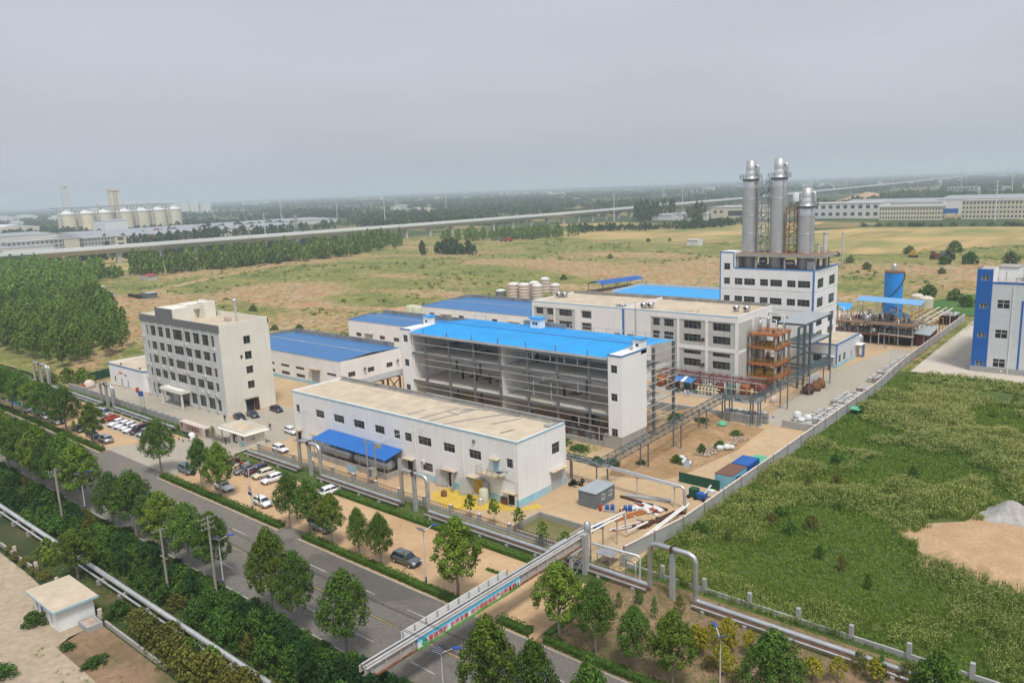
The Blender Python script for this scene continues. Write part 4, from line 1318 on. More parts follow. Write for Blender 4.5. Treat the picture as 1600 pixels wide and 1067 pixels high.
wintag(Pt, 'y', y0, st, -1, nc=2, rows=(.6,), depth=.15)
wintag(Pt, 'x', x1, sh, 1, nc=3, rows=(.6,), depth=.15)
# steel platform above the roof
dk = MB().box(-96.0, -72.2, 209.5, 221, 29.1, 29.4)
dk.build('platform_deck', M['deck_rust'], Pt)
fb = MB().box(-96.05, -72.15, 209.3, 209.48, 28.6, 29.35).box(-72.18, -72.0, 209.48, 221, 28.6, 29.35).box(-96.05, -72.2, 221.02, 221.2, 28.6, 29.35)
fb.build('platform_beam', M['concrete'], Pt)
for x in (-95.6, -90.3, -82.2, -74.2):
 for y in (209.8, 220.6):
  MB().bar((x, y, 25.3), (x, y, 29.05), .4, .4).build('platform_post', M['concrete'], Pt)
eq = MB().lathe(214.5, 27.0, [(.1, -91.4), (1., -91), (1., -89.4), (.1, -89)], 12, axis='x').lathe(213, 26.8, [(.1, -83.2), (.9, -82.9), (.9, -81), (.1, -80.6)], 12, axis='x').box(-76.6, -75, 211, 213.4, 25.3, 27.6)
eq.build('roof_equipment', M['galv'], Pt)

def stack(cx, cy_, r, ztop, zc, label):
 """steel stack: shell, collar with platform and railing, cone, narrow top, bent side vent"""
 T = thing('steel_stack', label, 'chimney', (cx, cy_, 25.3), group='steel stacks on the process building')
 MB().lathe(cx, cy_, [(r, 25.3), (r, zc - 2.2)], 28).build('shell', M['stack_steel'], T)
 MB().lathe(cx, cy_, [(r, zc - 2.2), (r * 1.02, zc - .1), (r * .95, zc)], 28).build('shell_band', M['stack_bright'], T)
 sm = MB()
 for z in (27.8, 29.6, 34.6, 39.5, 44.2):
  if z < zc - 2.5:
   sm.lathe(cx, cy_, [(r + .005, z), (r + .06, z + .02), (r + .06, z + .14), (r + .005, z + .16)], 28)
 sm.build('seam_ring', M['stack_steel'], T)
 MB().lathe(cx, cy_, [(r * 1.1, zc), (r * 1.1, zc + .25), (r * .82, zc + .3), (r * .78, zc + 1.3), (r * .64, zc + 2.5), (r * .63, zc + 2.55)], 28).build('cone', M['stack_bright'], T)
 MB().lathe(cx, cy_, [(r * .62, zc + 2.5), (r * .62, ztop), (r * .55, ztop), (r * .55, ztop - 1.2)], 24).build('top', M['stack_steel'], T)
 MB().lathe(cx, cy_, [(r * 1.0, zc + .28), (r * 1.38, zc + .28), (r * 1.38, zc + .38), (r * 1.0, zc + .38)], 24).build('platform', M['steel_grey'], T)
 rl = MB()
 for k in range(16):
  t = 2 * math.pi * k / 16
  rl.bar((cx + r * 1.36 * math.cos(t), cy_ + r * 1.36 * math.sin(t), zc + .38), (cx + r * 1.36 * math.cos(t), cy_ + r * 1.36 * math.sin(t), zc + 1.5), .07)
 for z in (zc + .95, zc + 1.5):
  rl.tube([(cx + r * 1.36 * math.cos(2 * math.pi * k / 16), cy_ + r * 1.36 * math.sin(2 * math.pi * k / 16), z) for k in range(17)], .05, 5)
 rl.build('railing', M['steel_grey'], T)
 vx = cx + r * .92
 MB().tube([(vx, cy_ + .2, zc + .4), (vx, cy_ + .2, zc + 3.2), (vx - .12, cy_ + .2, zc + 3.75), (vx - .6, cy_ + .2, zc + 3.95), (vx - 1., cy_ + .2, zc + 3.6)], .42, 10).build('side_vent', M['stack_steel'], T)
 MB().cyl((cx + r * .85, cy_ - r * .6, 29), (cx + r * .85, cy_ - r * .6, zc), .1, n=6).build('riser_pipe', M['galv'], T)

stack(-94.5, 215.0, 2.15, 54.7, 49.4, 'left of the two tall grey steel stacks on the process building')
stack(-86.4, 215.0, 2.2, 54.9, 49.5, 'middle tall grey steel stack on the process building')
stack(-78.6, 215.0, 2.15, 46.8, 41.7, 'short right-hand grey steel stack on the process building')

def lattice(cx, cy_, w, z0, z1, step, m, label, rusty):
 T = thing('lattice_tower', label, 'lattice tower', (cx, cy_, z0))
 cs = [(cx - w, cy_ - w), (cx + w, cy_ - w), (cx + w, cy_ + w), (cx - w, cy_ + w)]
 for x, y in cs:
  MB().bar((x, y, z0), (x, y, z1), .2).build('leg', m, T)
 n = int((z1 - z0) / step)
 for k in range(n):
  za, zb = z0 + k * step, z0 + (k + 1) * step
  b = MB()
  for i in range(4):
   p, q = cs[i], cs[(i + 1) % 4]
   b.bar((*p, zb), (*q, zb), .13)
   b.bar((*(p if k % 2 else q), za), (*(q if k % 2 else p), zb), .1)
  b.bar((cs[0][0], cs[0][1] + .3, za), (cs[1][0], cs[2][1] - .3, zb - .3), .5, .12)
  b.build('bracing_panel', rusty if k % 3 == 1 else m, T)

lattice(-90.4, 214.5, 1.05, 29.4, 49.6, 2.2, M['galv'], 'grey steel lattice stair tower between the two tall stacks', M['steel_teal'])
lattice(-82.4, 214.5, 1.1, 29.4, 42.0, 2.1, M['deck_rust'], 'rusty steel lattice tower between the middle and short stacks', M['galv'])
for cx, cy_, r, h, lb in ((-74.6, 218.5, .55, 35.0, 'short pipe stack with cap at the right end of the roof platform'), (-71.2, 222.5, .24, 34.6, 'thin white pipe stack rising behind the process building roof'), (-75.8, 217, .4, 32.2, 'lowest grey vessel at the right end of the roof platform')):
 tag(MB().lathe(cx, cy_, [(r, 25.2), (r, h), (r * .9, h), (r * .9, h - .5)], 12).lathe(cx, cy_, [(r * 1.15, h - .6), (r * 1.15, h - .4)], 12).build('pipe_stack', M['wall_panel']), lb, 'chimney')

# ---- annex at the foot of the process building
An = thing('annex_building', 'single-storey white annex with blue edge at the foot of the process building', 'building', (-70, 218, 0))
x0, x1, y0, y1, zt = -73.65, -67.0, 208.4, 227, 6.4
ha = [(-73.2, -71.0, 1.4, 3.1)]
hd = [(-70.3, -68.0, .05, 2.9)]
hs_ = [(209.8, 211.6, 1.2, 3.2), (213.4, 215.4, 1.2, 3.2), (219.6, 220.6, 1.2, 2.8)]
mb = MB()
facade(mb, 'y', y0, x0, x1, 0, zt, ha + hd, -1, .2)
facade(mb, 'x', x1, y0, y1, 0, zt, hs_, 1, .2)
facade(mb, 'y', y1, x0, x1, 0, zt, [], 1)
mb.build('wall', M['bld_grey'], An)
MB().box(x0, -70.4, y0 - .03, y0 + .02, 0, 1.1).box(-67.9, x1 + .03, y0 - .03, y0 + .02, 0, 1.1).box(x1 - .02, x1 + .03, y0 + .02, 222.4, 0, 1.1).build('plinth', M['plinth_blue'], An)
MB().poly([(x0, y0), (x1, y0), (x1, y1), (x0, y1)], 6.1).build('roof', M['roof_sand'], An)
tb = MB().box(x0, x1 + .06, y0 - .06, y0 - .005, 6.1, 6.45).box(x1 + .004, x1 + .06, y0, y1, 6.1, 6.45).box(x1 - .3, x1 + .05, y0 - .05, y0 - .004, 1.1, 6.1)
tb.box(x1 - .25, x1 + .003, y0, y1, 6.05, 6.43)
tb.build('blue_trim', M['blue_trim'], An)
wintag(An, 'y', y0, ha, -1, nc=3, rows=(.6,))
wintag(An, 'x', x1, hs_, 1, nc=2, rows=(.6,))
MB().box(-70.3, -68, y0 + .05, y0 + .12, .05, 2.9).build('shutter_door', M['door_grey'], An)
MB().box(-70.7, -67.6, y0 - .9, y0 - .01, 3.0, 3.15).build('door_hood', M['white_paint'], An)
MB().box(x1 + .01, x1 + 1.7, 223, 226.6, 3.6, 3.8).build('porch_roof', M['white_paint'], An)
MB().box(x1 + 1.4, x1 + 1.55, 224.8, 226.6, 0, 3.55).build('porch_screen', M['bld_blue'], An)

# ---- blue and white building at the right edge
Br = thing('factory_building', 'white factory building with blue stair tower at the right edge', 'building', (-25, 235, 0))
y0 = 222.4
hb = [(-37.6, -35.9, z, z + 1.15) for z in (23.05, 16.1, 8.8, 1.55)]
hw = [(a, a + 2.7, z, z + 2.2) for a in (-33.9, -26.6, -19.2) for z in (16.2, 8.8, 1.5)]
mb = MB()
facade(mb, 'y', y0 - .05, -38.6, -35.15, 1.4, 25.8, hb, -1, .2, 0)
facade(mb, 'x', -38.6, y0 - .05, 229, 1.4, 25.8, [], -1, m=0)
facade(mb, 'x', -35.15, y0 - .05, 229, 22, 25.8, [], 1, m=1)
facade(mb, 'y', 229, -38.6, -35.15, 22, 25.8, [], 1, m=1)
mb.poly([(-38.6, y0), (-35.15, y0), (-35.15, 229), (-38.6, 229)], 25.5, 2)
mb.build('stair_tower', [M['bld_blue'], M['white_wall'], M['concrete']], Br)
mb = MB()
facade(mb, 'y', y0, -35.15, 12, 1.4, 22.6, hw, -1, .25)
facade(mb, 'x', -38.55, 229, 262, 1.4, 22.6, [], -1)
facade(mb, 'x', 12, y0, 262, 1.4, 22.6, [], 1)
facade(mb, 'y', 262, -38.55, 12, 1.4, 22.6, [], 1)
mb.build('wall', M['bld_grey'], Br)
MB().poly([(-38.5, y0), (12, y0), (12, 262), (-38.5, 262)], 22.2).build('roof', M['concrete'], Br)
MB().box(-38.7, 12, y0 - .12, y0 - .055, 0, 1.4).box(-38.7, -38.6, y0 - .05, 262, 0, 1.4).build('base_wall', M['wall_panel'], Br)
tb = MB().box(-35.1, 12, y0 - .06, y0 - .005, 22.3, 22.75)
tb.box(-28.75, -28.35, y0 - .06, y0 - .005, 1.4, 18.4).box(-28.35, 12, y0 - .06, y0 - .005, 18.2, 18.5)
tb.build('blue_trim', M['bld_blue'], Br)
wintag(Br, 'y', y0 - .05, hb, -1, nc=2, rows=(.5,), fm=M['frame_white'], depth=.06)
wintag(Br, 'y', y0, hw, -1, nc=2, rows=(.62,), fm=M['frame_white'], depth=.1, fw_=.1)
MB().cyl((-30.6, y0 - .14, .1), (-30.6, y0 - .14, 22), .09, n=6).build('downpipe', M['white_paint'], Br)
rb = MB().box(-35.1, -31.0, 229.5, 236, 22.2, 25.6)
rb.build('roof_room', M['white_wall'], Br)
MB().box(-35.3, -30.8, 229.3, 236.2, 25.6, 25.85).build('roof_room_top', M['concrete'], Br)
mb = MB().tube([(-33.2, 228, 22.2), (-33.2, 228, 24.8)], .12, 6).tube([(-31, 228, 22.2), (-31, 228, 23.2), (-28, 228, 23.3), (-28, 228, 22.2)], .15, 6).box(-30, -27.6, 231, 234, 22.2, 23.6).lathe(-26.6, 230, [(1., 22.2), (1., 25.6), (.2, 26)], 12)
mb.bar((-35.1, 226.5, 23.2), (-27, 226.5, 23.2), .06)
mb.build('roof_equipment', M['galv'], Br)
MB().box(-39.5, -38.7, 228.5, 231, 0, 4.4).build('side_porch', M['steel_grey'], Br)
for i, (a, z) in enumerate([(-30.9, -0.0)]):
 MB().cyl((-31.9, y0 - .2, .7), (-31.9, y0 - .1, .7), .25, n=10).build('vent_cap', M['white_paint'], Br)
# ================================================================== plants
leafmat('leaf_plane', (.018, .060, .009), (.13, .235, .045), .24)
leafmat('leaf_plane2', (.030, .080, .008), (.18, .27, .042), .24)
leafmat('leaf_dark', (.018, .062, .011), (.10, .195, .038), .24)
leafmat('leaf_yellow', (.17, .19, .014), (.42, .39, .035), .3)
leafmat('leaf_olive', (.055, .075, .016), (.20, .20, .045), .2)
leafmat('leaf_poplar', (.05, .125, .02), (.22, .34, .08), .3)
leafmat('leaf_far', (.026, .06, .026), (.065, .11, .045), .15)
leafmat('leaf_hedge', (.03, .075, .012), (.10, .185, .03), .2)
leafmat('weed_green', (.075, .16, .02), (.23, .34, .065), .32)
leafmat('weed_head', (.33, .36, .11), (.55, .56, .24), .4)
leafmat('scrub', (.05, .095, .022), (.15, .195, .055), .2)
leafmat('dry_brush', (.16, .11, .05), (.26, .19, .09), .2)

ORD = ['first', 'second', 'third', 'fourth', 'fifth', 'sixth', 'seventh', 'eighth', 'ninth', 'tenth', 'eleventh', 'twelfth', 'thirteenth', 'fourteenth', 'fifteenth', 'sixteenth', 'seventeenth', 'eighteenth', 'nineteenth', 'twentieth']

def trunk_mesh(seed, h, r, zc, n=7, limbs=4, white=0., bark='bark'):
 rs = random.Random(seed)
 mb = MB()
 pts = [(0, 0, -.1), (rs.uniform(-.1, .1), rs.uniform(-.1, .1), zc * .6), (rs.uniform(-.15, .15), rs.uniform(-.15, .15), zc), (rs.uniform(-.2, .2), rs.uniform(-.2, .2), h * .82)]
 rr = [r, r * .8, r * .66, r * .2]
 for k in range(3):
  mb.cyl(pts[k], pts[k + 1], rr[k], rr[k + 1], n, 0, False)
 for k in range(limbs):
  a = k * 2.4 + rs.random()
  z0 = zc * rs.uniform(.8, 1.25)
  L = h * rs.uniform(.16, .26)
  mb.cyl((pts[2][0] * .9, pts[2][1] * .9, z0), (math.cos(a) * L, math.sin(a) * L, z0 + L * rs.uniform(.9, 1.5)), r * .42, r * .12, 5, 0, False)
 return mb.mesh('trunk', [M[bark]])

def tree_meshes(seed, h, w, zc, n, leaf, lm, **kw):
 V, F = crown(seed, w, zc, h, n, leaf, **kw)
 return npmesh('crown', V, F, M[lm])

def plant(name, label, cat, x, y, tm, cm, sc=(1, 1, 1), rz=0., group=None, z=0.):
 T = thing(name, label, cat, (x, y, z), rz, group)
 T.scale = sc
 if tm:
  obj('trunk', tm, T, True)
 obj('crown', cm, T, True)
 return T

PL = [(trunk_mesh(i, 10, .2, 3.1), tree_meshes(40 + i, 10, 5.6 + .5 * (i % 3), 2.9 + .25 * (i % 2), 7600, .25, 'leaf_plane' if i % 3 else 'leaf_plane2', lobes=13 + i, top=.4, wob=.12 + .05 * (i % 4))) for i in range(9)]
kk = 0

def row(lst, y, txt, ref, group):
 global kk
 for i, (x, h, w) in enumerate(sorted(lst, key=lambda t: -t[0])):
  tm, cm = PL[(kk * 4) % 9]
  kk += 1
  lab = '%s street tree %s, from %s' % (ORD[i], txt, ref)
  base = 5.6 + .5 * (((kk - 1) * 4) % 9 % 3)
  plant('street_tree', lab, 'tree', x, y + rnd.uniform(-.15, .15), tm, cm, (w / base, w / base, h / 10), rnd.uniform(0, 6.3), group)

row([(-64.9, 10.8, 6.3), (-79.6, 7.6, 3.9), (-84, 7.4, 3.4), (-90.1, 8.1, 4.2), (-95.4, 9.0, 4.7), (-100.8, 8.9, 4.3), (-121, 9.9, 5.0), (-127.3, 9.6, 4.2), (-142.5, 10.5, 6.4), (-172, 9.3, 5.0), (-186.5, 10.4, 7.2),
  (-196.7, 10.2, 7), (-204, 10, 6.8), (-213.5, 11, 7), (-221, 10.5, 8), (-230, 11, 8)], 63.2, 'along the forecourt hedge', 'the banner bridge', 'street trees along the forecourt hedge')
row([(-49.5, 9.3, 5.8), (-44.6, 8.7, 4.6), (-39.6, 7.4, 3.9), (-35.3, 8.2, 4.6), (-24.9, 9.9, 6.0), (-11.6, 13, 5)], 63.7, 'in the brown planting bed', 'the banner bridge', 'street trees in the planting bed')
row([(-65.9, 10.3, 5.7), (-75.2, 9.8, 4.7), (-80.6, 11.1, 5.6), (-94, 10, 4.9), (-101, 9.6, 6.2), (-108.4, 9.4, 6.0), (-117.3, 10.6, 6.6), (-124.4, 9, 5.6), (-136.9, 11.4, 6.6), (-142.5, 12, 6.6), (-148, 11, 6.5), (-154, 11.6, 7),
  (-160, 11.5, 7), (-166, 11, 7), (-172, 11.6, 7)], 47.0, 'on the near roadside', 'the banner bridge leftwards', 'street trees on the near side of the road')
row([(-44.9, 12.2, 5.5), (-39.5, 11.8, 5.0), (-33.7, 12.2, 4.6)], 47.0, 'at the bottom edge, right of the bridge', 'the bridge', 'street trees at the bottom edge right of the bridge')
plant('broadleaf_tree', 'bushy dense tree hugging the near pipeline beside the white hut', 'tree', -110.8, 36.2, PL[3][0], PL[3][1], (.95, .95, .72), 1.)

# saplings along the compound fence
SP = [(trunk_mesh(60 + i, 4, .05, 1.9, 5, 2, bark='bark_dark'), tree_meshes(70 + i, 4.2, 1.9, 1.7, 420, .26, 'leaf_plane2', lobes=7)) for i in range(2)]
for i, (x, y, h) in enumerate(((-80.4, 81.9, 4.0), (-75.7, 82.2, 4.3), (-71.0, 82.4, 4.0), (-64.8, 80.2, 4.2), (-61.2, 80.6, 3.6))):
 plant('sapling', '%s young leafy tree along the front fence, counted from the workshop doors' % ORD[i], 'tree', x, y, *SP[i % 2], (1, 1, h / 4.2), i * 1.3, 'saplings along the front fence')
for i, (x, y) in enumerate(((-182.6, 63.4), (-189, 63.3), (-110.2, 63.9), (-75.5, 64), (-151.5, 78.9))):
 plant('sapling', ['thin young tree beside the black saloon in the left car park', 'thin young tree left of the black saloon in the car park', 'bare thin sapling in front of the white hatchback', 'bare thin sapling in front of the grey off-roader', 'small ornamental tree beside the guard house gate'][i], 'tree', x, y, *SP[i % 2], (.6, .6, .85) if i in (0, 1, 4) else (.16, .16, .75), i * 1.1)

# yellow ornamental trees in the planting bed
YT = [(trunk_mesh(80 + i, 2.6, .05, .9, 5, 3, bark='bark_dark'), tree_meshes(90 + i, 2.8, 2.0, .8, 520, .22, 'leaf_yellow', lobes=8)) for i in range(2)]
for i, (x, y) in enumerate(((-35.1, 72.2), (-33.1, 72.2), (-31.5, 73.4), (-35.2, 70.2), (-32.6, 69.0), (-31.7, 68.6), (-36.2, 70.6), (-24.5, 72.7), (-22.5, 74.2), (-34.2, 74), (-19.5, 76))):
 plant('ornamental_tree', 'small yellow-green ornamental tree in the brown planting bed', 'tree', x, y, *YT[i % 2], (rnd.uniform(.85, 1.15),) * 2 + (rnd.uniform(.9, 1.25),), i * .9, 'yellow ornamental trees in the planting bed')
CT = tree_meshes(95, 3.2, 1.7, .1, 600, .2, 'leaf_dark', lobes=8)
CT2 = tree_meshes(96, 2.6, 2.2, .1, 600, .2, 'leaf_olive', lobes=8)
for i, (x, y) in enumerate(((-40.1, 68.5), (-43.1, 73.6), (-41.3, 76.3), (-47.8, 73.3), (-33.7, 68.6), (-37.1, 65.6), (-21.3, 77.1), (-19.1, 76.5), (-17.1, 78.6), (-46.4, 75.5), (-30.2, 67.8))):
 plant('small_shrub', 'small dark shrub standing in the brown planting bed', 'shrub', x, y, None, CT if i % 2 else CT2, (rnd.uniform(.5, .95),) * 2 + (rnd.uniform(.5, 1.0),), i, 'small dark shrubs in the planting bed')

# bushes between the road and the near pipeline
BD = [tree_meshes(100 + i, 3.0, 4.2, .0, 1500, .3, 'leaf_dark', lobes=9, wob=.4) for i in range(3)]
BY = [tree_meshes(110 + i, 2.8, 3.0, .0, 900, .28, 'leaf_plane2', lobes=9) for i in range(2)]
leafmat('leaf_deep', (.008, .036, .012), (.045, .11, .035), .2)
BN = [tree_meshes(115 + i, 3.1, 3.8, .0, 1700, .24, 'leaf_deep', lobes=8, wob=.5) for i in range(2)]
BO = [tree_meshes(120 + i, 3.0, 4.0, .0, 900, .3, 'leaf_olive', lobes=9) for i in range(2)]
rb_ = random.Random(21)
xx = -185.
cnt = 0
while xx < -28:
 for y in ((40.4, 43.2, 45.7) if xx > -122 else (40.5, 43.2, 45.4)):
  if rb_.random() < .08 or (-100 < xx < -88 and y < 42 and rb_.random() < .6):
   continue
  hh = rb_.uniform(.65, 1.25) if y < 45 else rb_.uniform(.35, .6)
  if xx > -78:
   hh *= 1.25
  s = rb_.uniform(.8, 1.1) * (1.0 if y < 45 else .75)
  q = rb_.random()
  if q < .62:
   plant('bush', 'dense dark green bush in the thicket between the road and the near pipeline', 'bush', xx + rb_.uniform(-1.2, 1.2), y + rb_.uniform(-.5, .4), None, BD[rb_.randrange(3)], (s, s * .85, hh), rb_.uniform(0, 6), 'dark bushes of the roadside thicket')
  elif q < .82:
   plant('bush', 'deep green broad-leaved bush mixed into the roadside thicket', 'bush', xx + rb_.uniform(-1.2, 1.2), y + rb_.uniform(-.5, .4), None, BN[rb_.randrange(2)], (s * .9, s * .8, hh * 1.1), rb_.uniform(0, 6), 'deep green bushes of the roadside thicket')
  elif q < .94:
   plant('bush', 'olive twiggy bush mixed into the roadside thicket', 'bush', xx + rb_.uniform(-1.2, 1.2), y + rb_.uniform(-.5, .4), None, BO[rb_.randrange(2)], (s * .8, s * .7, hh * .9), rb_.uniform(0, 6), 'olive bushes of the roadside thicket')
  cnt += 1
 xx += rb_.uniform(2.1, 2.8)
for i, (x, y, s, k) in enumerate(((-118, 41.5, .8, 0), (-107.5, 41.5, 1.1, 0), (-104.5, 43.5, .8, 0), (-95.3, 43.6, .95, 0), (-93.8, 42.2, .8, 0), (-121.5, 36.2, 1.05, 0), (-118.5, 35.6, .85, 0), (-131, 43, 1., 0), (-128, 42.5, .9, 0), (-137, 39.5, 1., 0), (-76.5, 36.6, .9, 0), (-80, 36.2, .9, 0))):
 plant('bush', 'light yellow-green bush among the dark bushes near the pipeline', 'bush', x, y, None, BY[i % 2], (s, s, s), i, 'yellow-green bushes near the pipeline')
for i, (x, y, s) in enumerate(((-66.5, 35.2, 1.2), (-63.5, 36, 1.2), (-69.3, 36.4, 1.), (-89.2, 35.2, 1.), (-86.4, 34.8, 1.15), (-83.4, 35, 1.1), (-80.6, 34.6, 1.15), (-77.6, 34.5, 1.1), (-86, 37, .8), (-92, 35.6, .7), (-74.6, 35, 1.2), (-71.5, 35.5, 1.))):
 plant('bush', 'olive and rust tinged bush along the low wall beside the near pipeline', 'bush', x, y, None, BO[i % 2], (s, s * .8, s * rb_.uniform(.8, 1.15)), i * .8, 'olive bushes along the low near wall')
for i, (x, y, h) in enumerate(((-58.6, 43.4, 1.5), (-56.2, 42.2, 1.45), (-54.6, 43.6, 1.35), (-61, 42.6, 1.4))):
 plant('bush', 'tall deep green bush around the near end of the banner bridge', 'bush', x, y, None, BN[i % 2], (.9, .8, h), i, 'tall bushes at the bridge end')
plant('bush', 'round dark bush at the corner of the white hut', 'bush', -102.3, 27.9, None, BD[0], (.75, .6, .62), 1.)
plant('bush', 'dark ivy-like bush behind the white hut and its planter', 'bush', -95.8, 35.0, None, BD[1], (.9, .6, .7), 2.)
plant('bush', 'low green weed clump on the soil beside the concrete yard', 'bush', -87.6, 29.0, None, BD[2], (.75, .6, .28), 2.)
plant('bush', 'grassy clump at the corner of the soil patch by the hut', 'bush', -93.6, 28.4, None, BD[0], (.5, .4, .2), 3.)
plant('bush', 'green bush at the bottom left corner of the concrete yard', 'bush', -93.5, 21.4, None, BD[1], (1., .8, .5), 3.)
for i, (x, y) in enumerate(((-117.5, 33.0), (-114.5, 33.4), (-121.5, 33.2), (-124.8, 33), (-128, 33.4))):
 plant('bush', 'brown dry brush lying over the low wall beside the concrete yard', 'bush', x, y, None, BO[i % 2], (.55, .4, .4), i, 'dry brush over the near wall')

# greenery inside the works
for i, (x, y, s, h, lb) in enumerate(((-77.6, 112.5, 1.0, .55, 'green shrubs at the near foot of the white stair tower'), (-74.6, 113.2, .9, .5, 'green shrubs beside the earth heap below the truss'), (-90, 118.6, 1.5, .35, 'grass clump between workshop and open hall, left'), (-85, 117.5, 1.3, .35, 'grass clump between workshop and open hall, right'),
          (-63.6, 133, .8, .5, 'bush beside the rubble strip in the yard'), (-65.3, 128.8, .7, .6, 'bush at the near end of the rubble strip'), (-66.4, 121.5, .8, .5, 'bush beside the white sacks and crumpled sheets'), (-71.2, 117.2, .6, .3, 'low grass on the corner of the earth heap'), (-80, 146.3, 1.5, .3, 'grass clump along the grey block wall, left'),
          (-74, 146.6, 1.2, .3, 'grass clump along the grey block wall, right'), (-64.5, 142, .8, .35, 'weed clump on the far end of the earth heap'))):
 plant('shrub', lb, 'shrub', x, y, None, BD[i % 3], (s * .8, s * .6, h), i)
for i, (x, y, s) in enumerate(((-237.5, 86.5, 1.3), (-233, 86, 1.2), (-241.5, 88, 1.2), (-247, 86, 1.1), (-246, 81.5, 1), (-252, 80.5, 1.1), (-241, 83.8, .9))):
 plant('bush', 'leafy green bush between the dirt track and the left fence', 'bush', x, y, None, BY[i % 2], (s * 1.3, s * 1.3, s), i, 'bushes by the dirt track')

# ---- clipped hedges along the forecourt
def hedge(x0, x1, y0, y1, h, label, lm='leaf_hedge', dens=75):
 rs = np.random.RandomState(int(abs(x0) * 10))
 T = thing('hedge', label, 'hedge', ((x0 + x1) / 2, (y0 + y1) / 2, 0))
 L = x1 - x0
 n = int(L * dens)
 u, v, q = rs.rand(n) * L + x0, rs.rand(n), rs.rand(n)
 side = rs.rand(n)
 wav = h * (.86 + .3 * vnoise(u, u * 0, 1.7, 3))
 y = np.where(side < .45, y0 + (y1 - y0) * v, np.where(side < .78, y0 + .1 * q, y1 - .1 * q))
 z = np.where(side < .45, wav - .12 * q, wav * v)
 N = np.stack([rs.normal(size=n) * .5, np.where(side < .45, rs.normal(size=n) * .5, np.where(side < .78, -1., 1.)), np.where(side < .45, 1., .35)], 1)
 V, F = leaves(np.stack([u, y, z], 1), N, .24, rs)
 obj('foliage', npmesh('foliage', V, F, M[lm]), T)
 MB().box(x0 + .1, x1 - .1, y0 + .2, y1 - .2, -.05, h * .72).build('dark_core', M['leaf_dark'], T)  # solid dark box: shade inside the hedge put into colour

hedge(-260, -165.6, 61.75, 63.0, .85, 'clipped green hedge along the left car park kerb, left of the entrance')
hedge(-140.3, -101.8, 61.75, 63.2, .8, 'clipped green hedge along the kerb between the entrance and the side gap')
hedge(-96.2, -60.6, 61.75, 63.1, .8, 'clipped green hedge along the kerb from the side gap to the banner bridge')
hedge(-57.5, -52.6, 61.75, 63.2, .75, 'short stretch of hedge just right of the banner bridge')
hedge(-50.6, 10, 61.75, 63.0, .8, 'clipped green hedge along the kerb of the brown planting bed')
hedge(-51.4, -50.5, 63.2, 73, .45, 'thin low hedge running back from the road along the planting bed', dens=45)
hedge(-112, -64, 75.6, 76.6, .7, 'clipped hedge between the sandy forecourt and the front pipeline')
hedge(-133, -118, 75.8, 76.5, .5, 'low hedge behind the row of parked cars near the workshop', dens=50)
hedge(-67.2, -64.2, 70.8, 71.3, .3, 'short strip of grass on the sandy forecourt near the bridge', dens=60)
hedge(-215, -168, 79.0, 80.0, .5, 'low hedge at the foot of the fence before the office', dens=50)

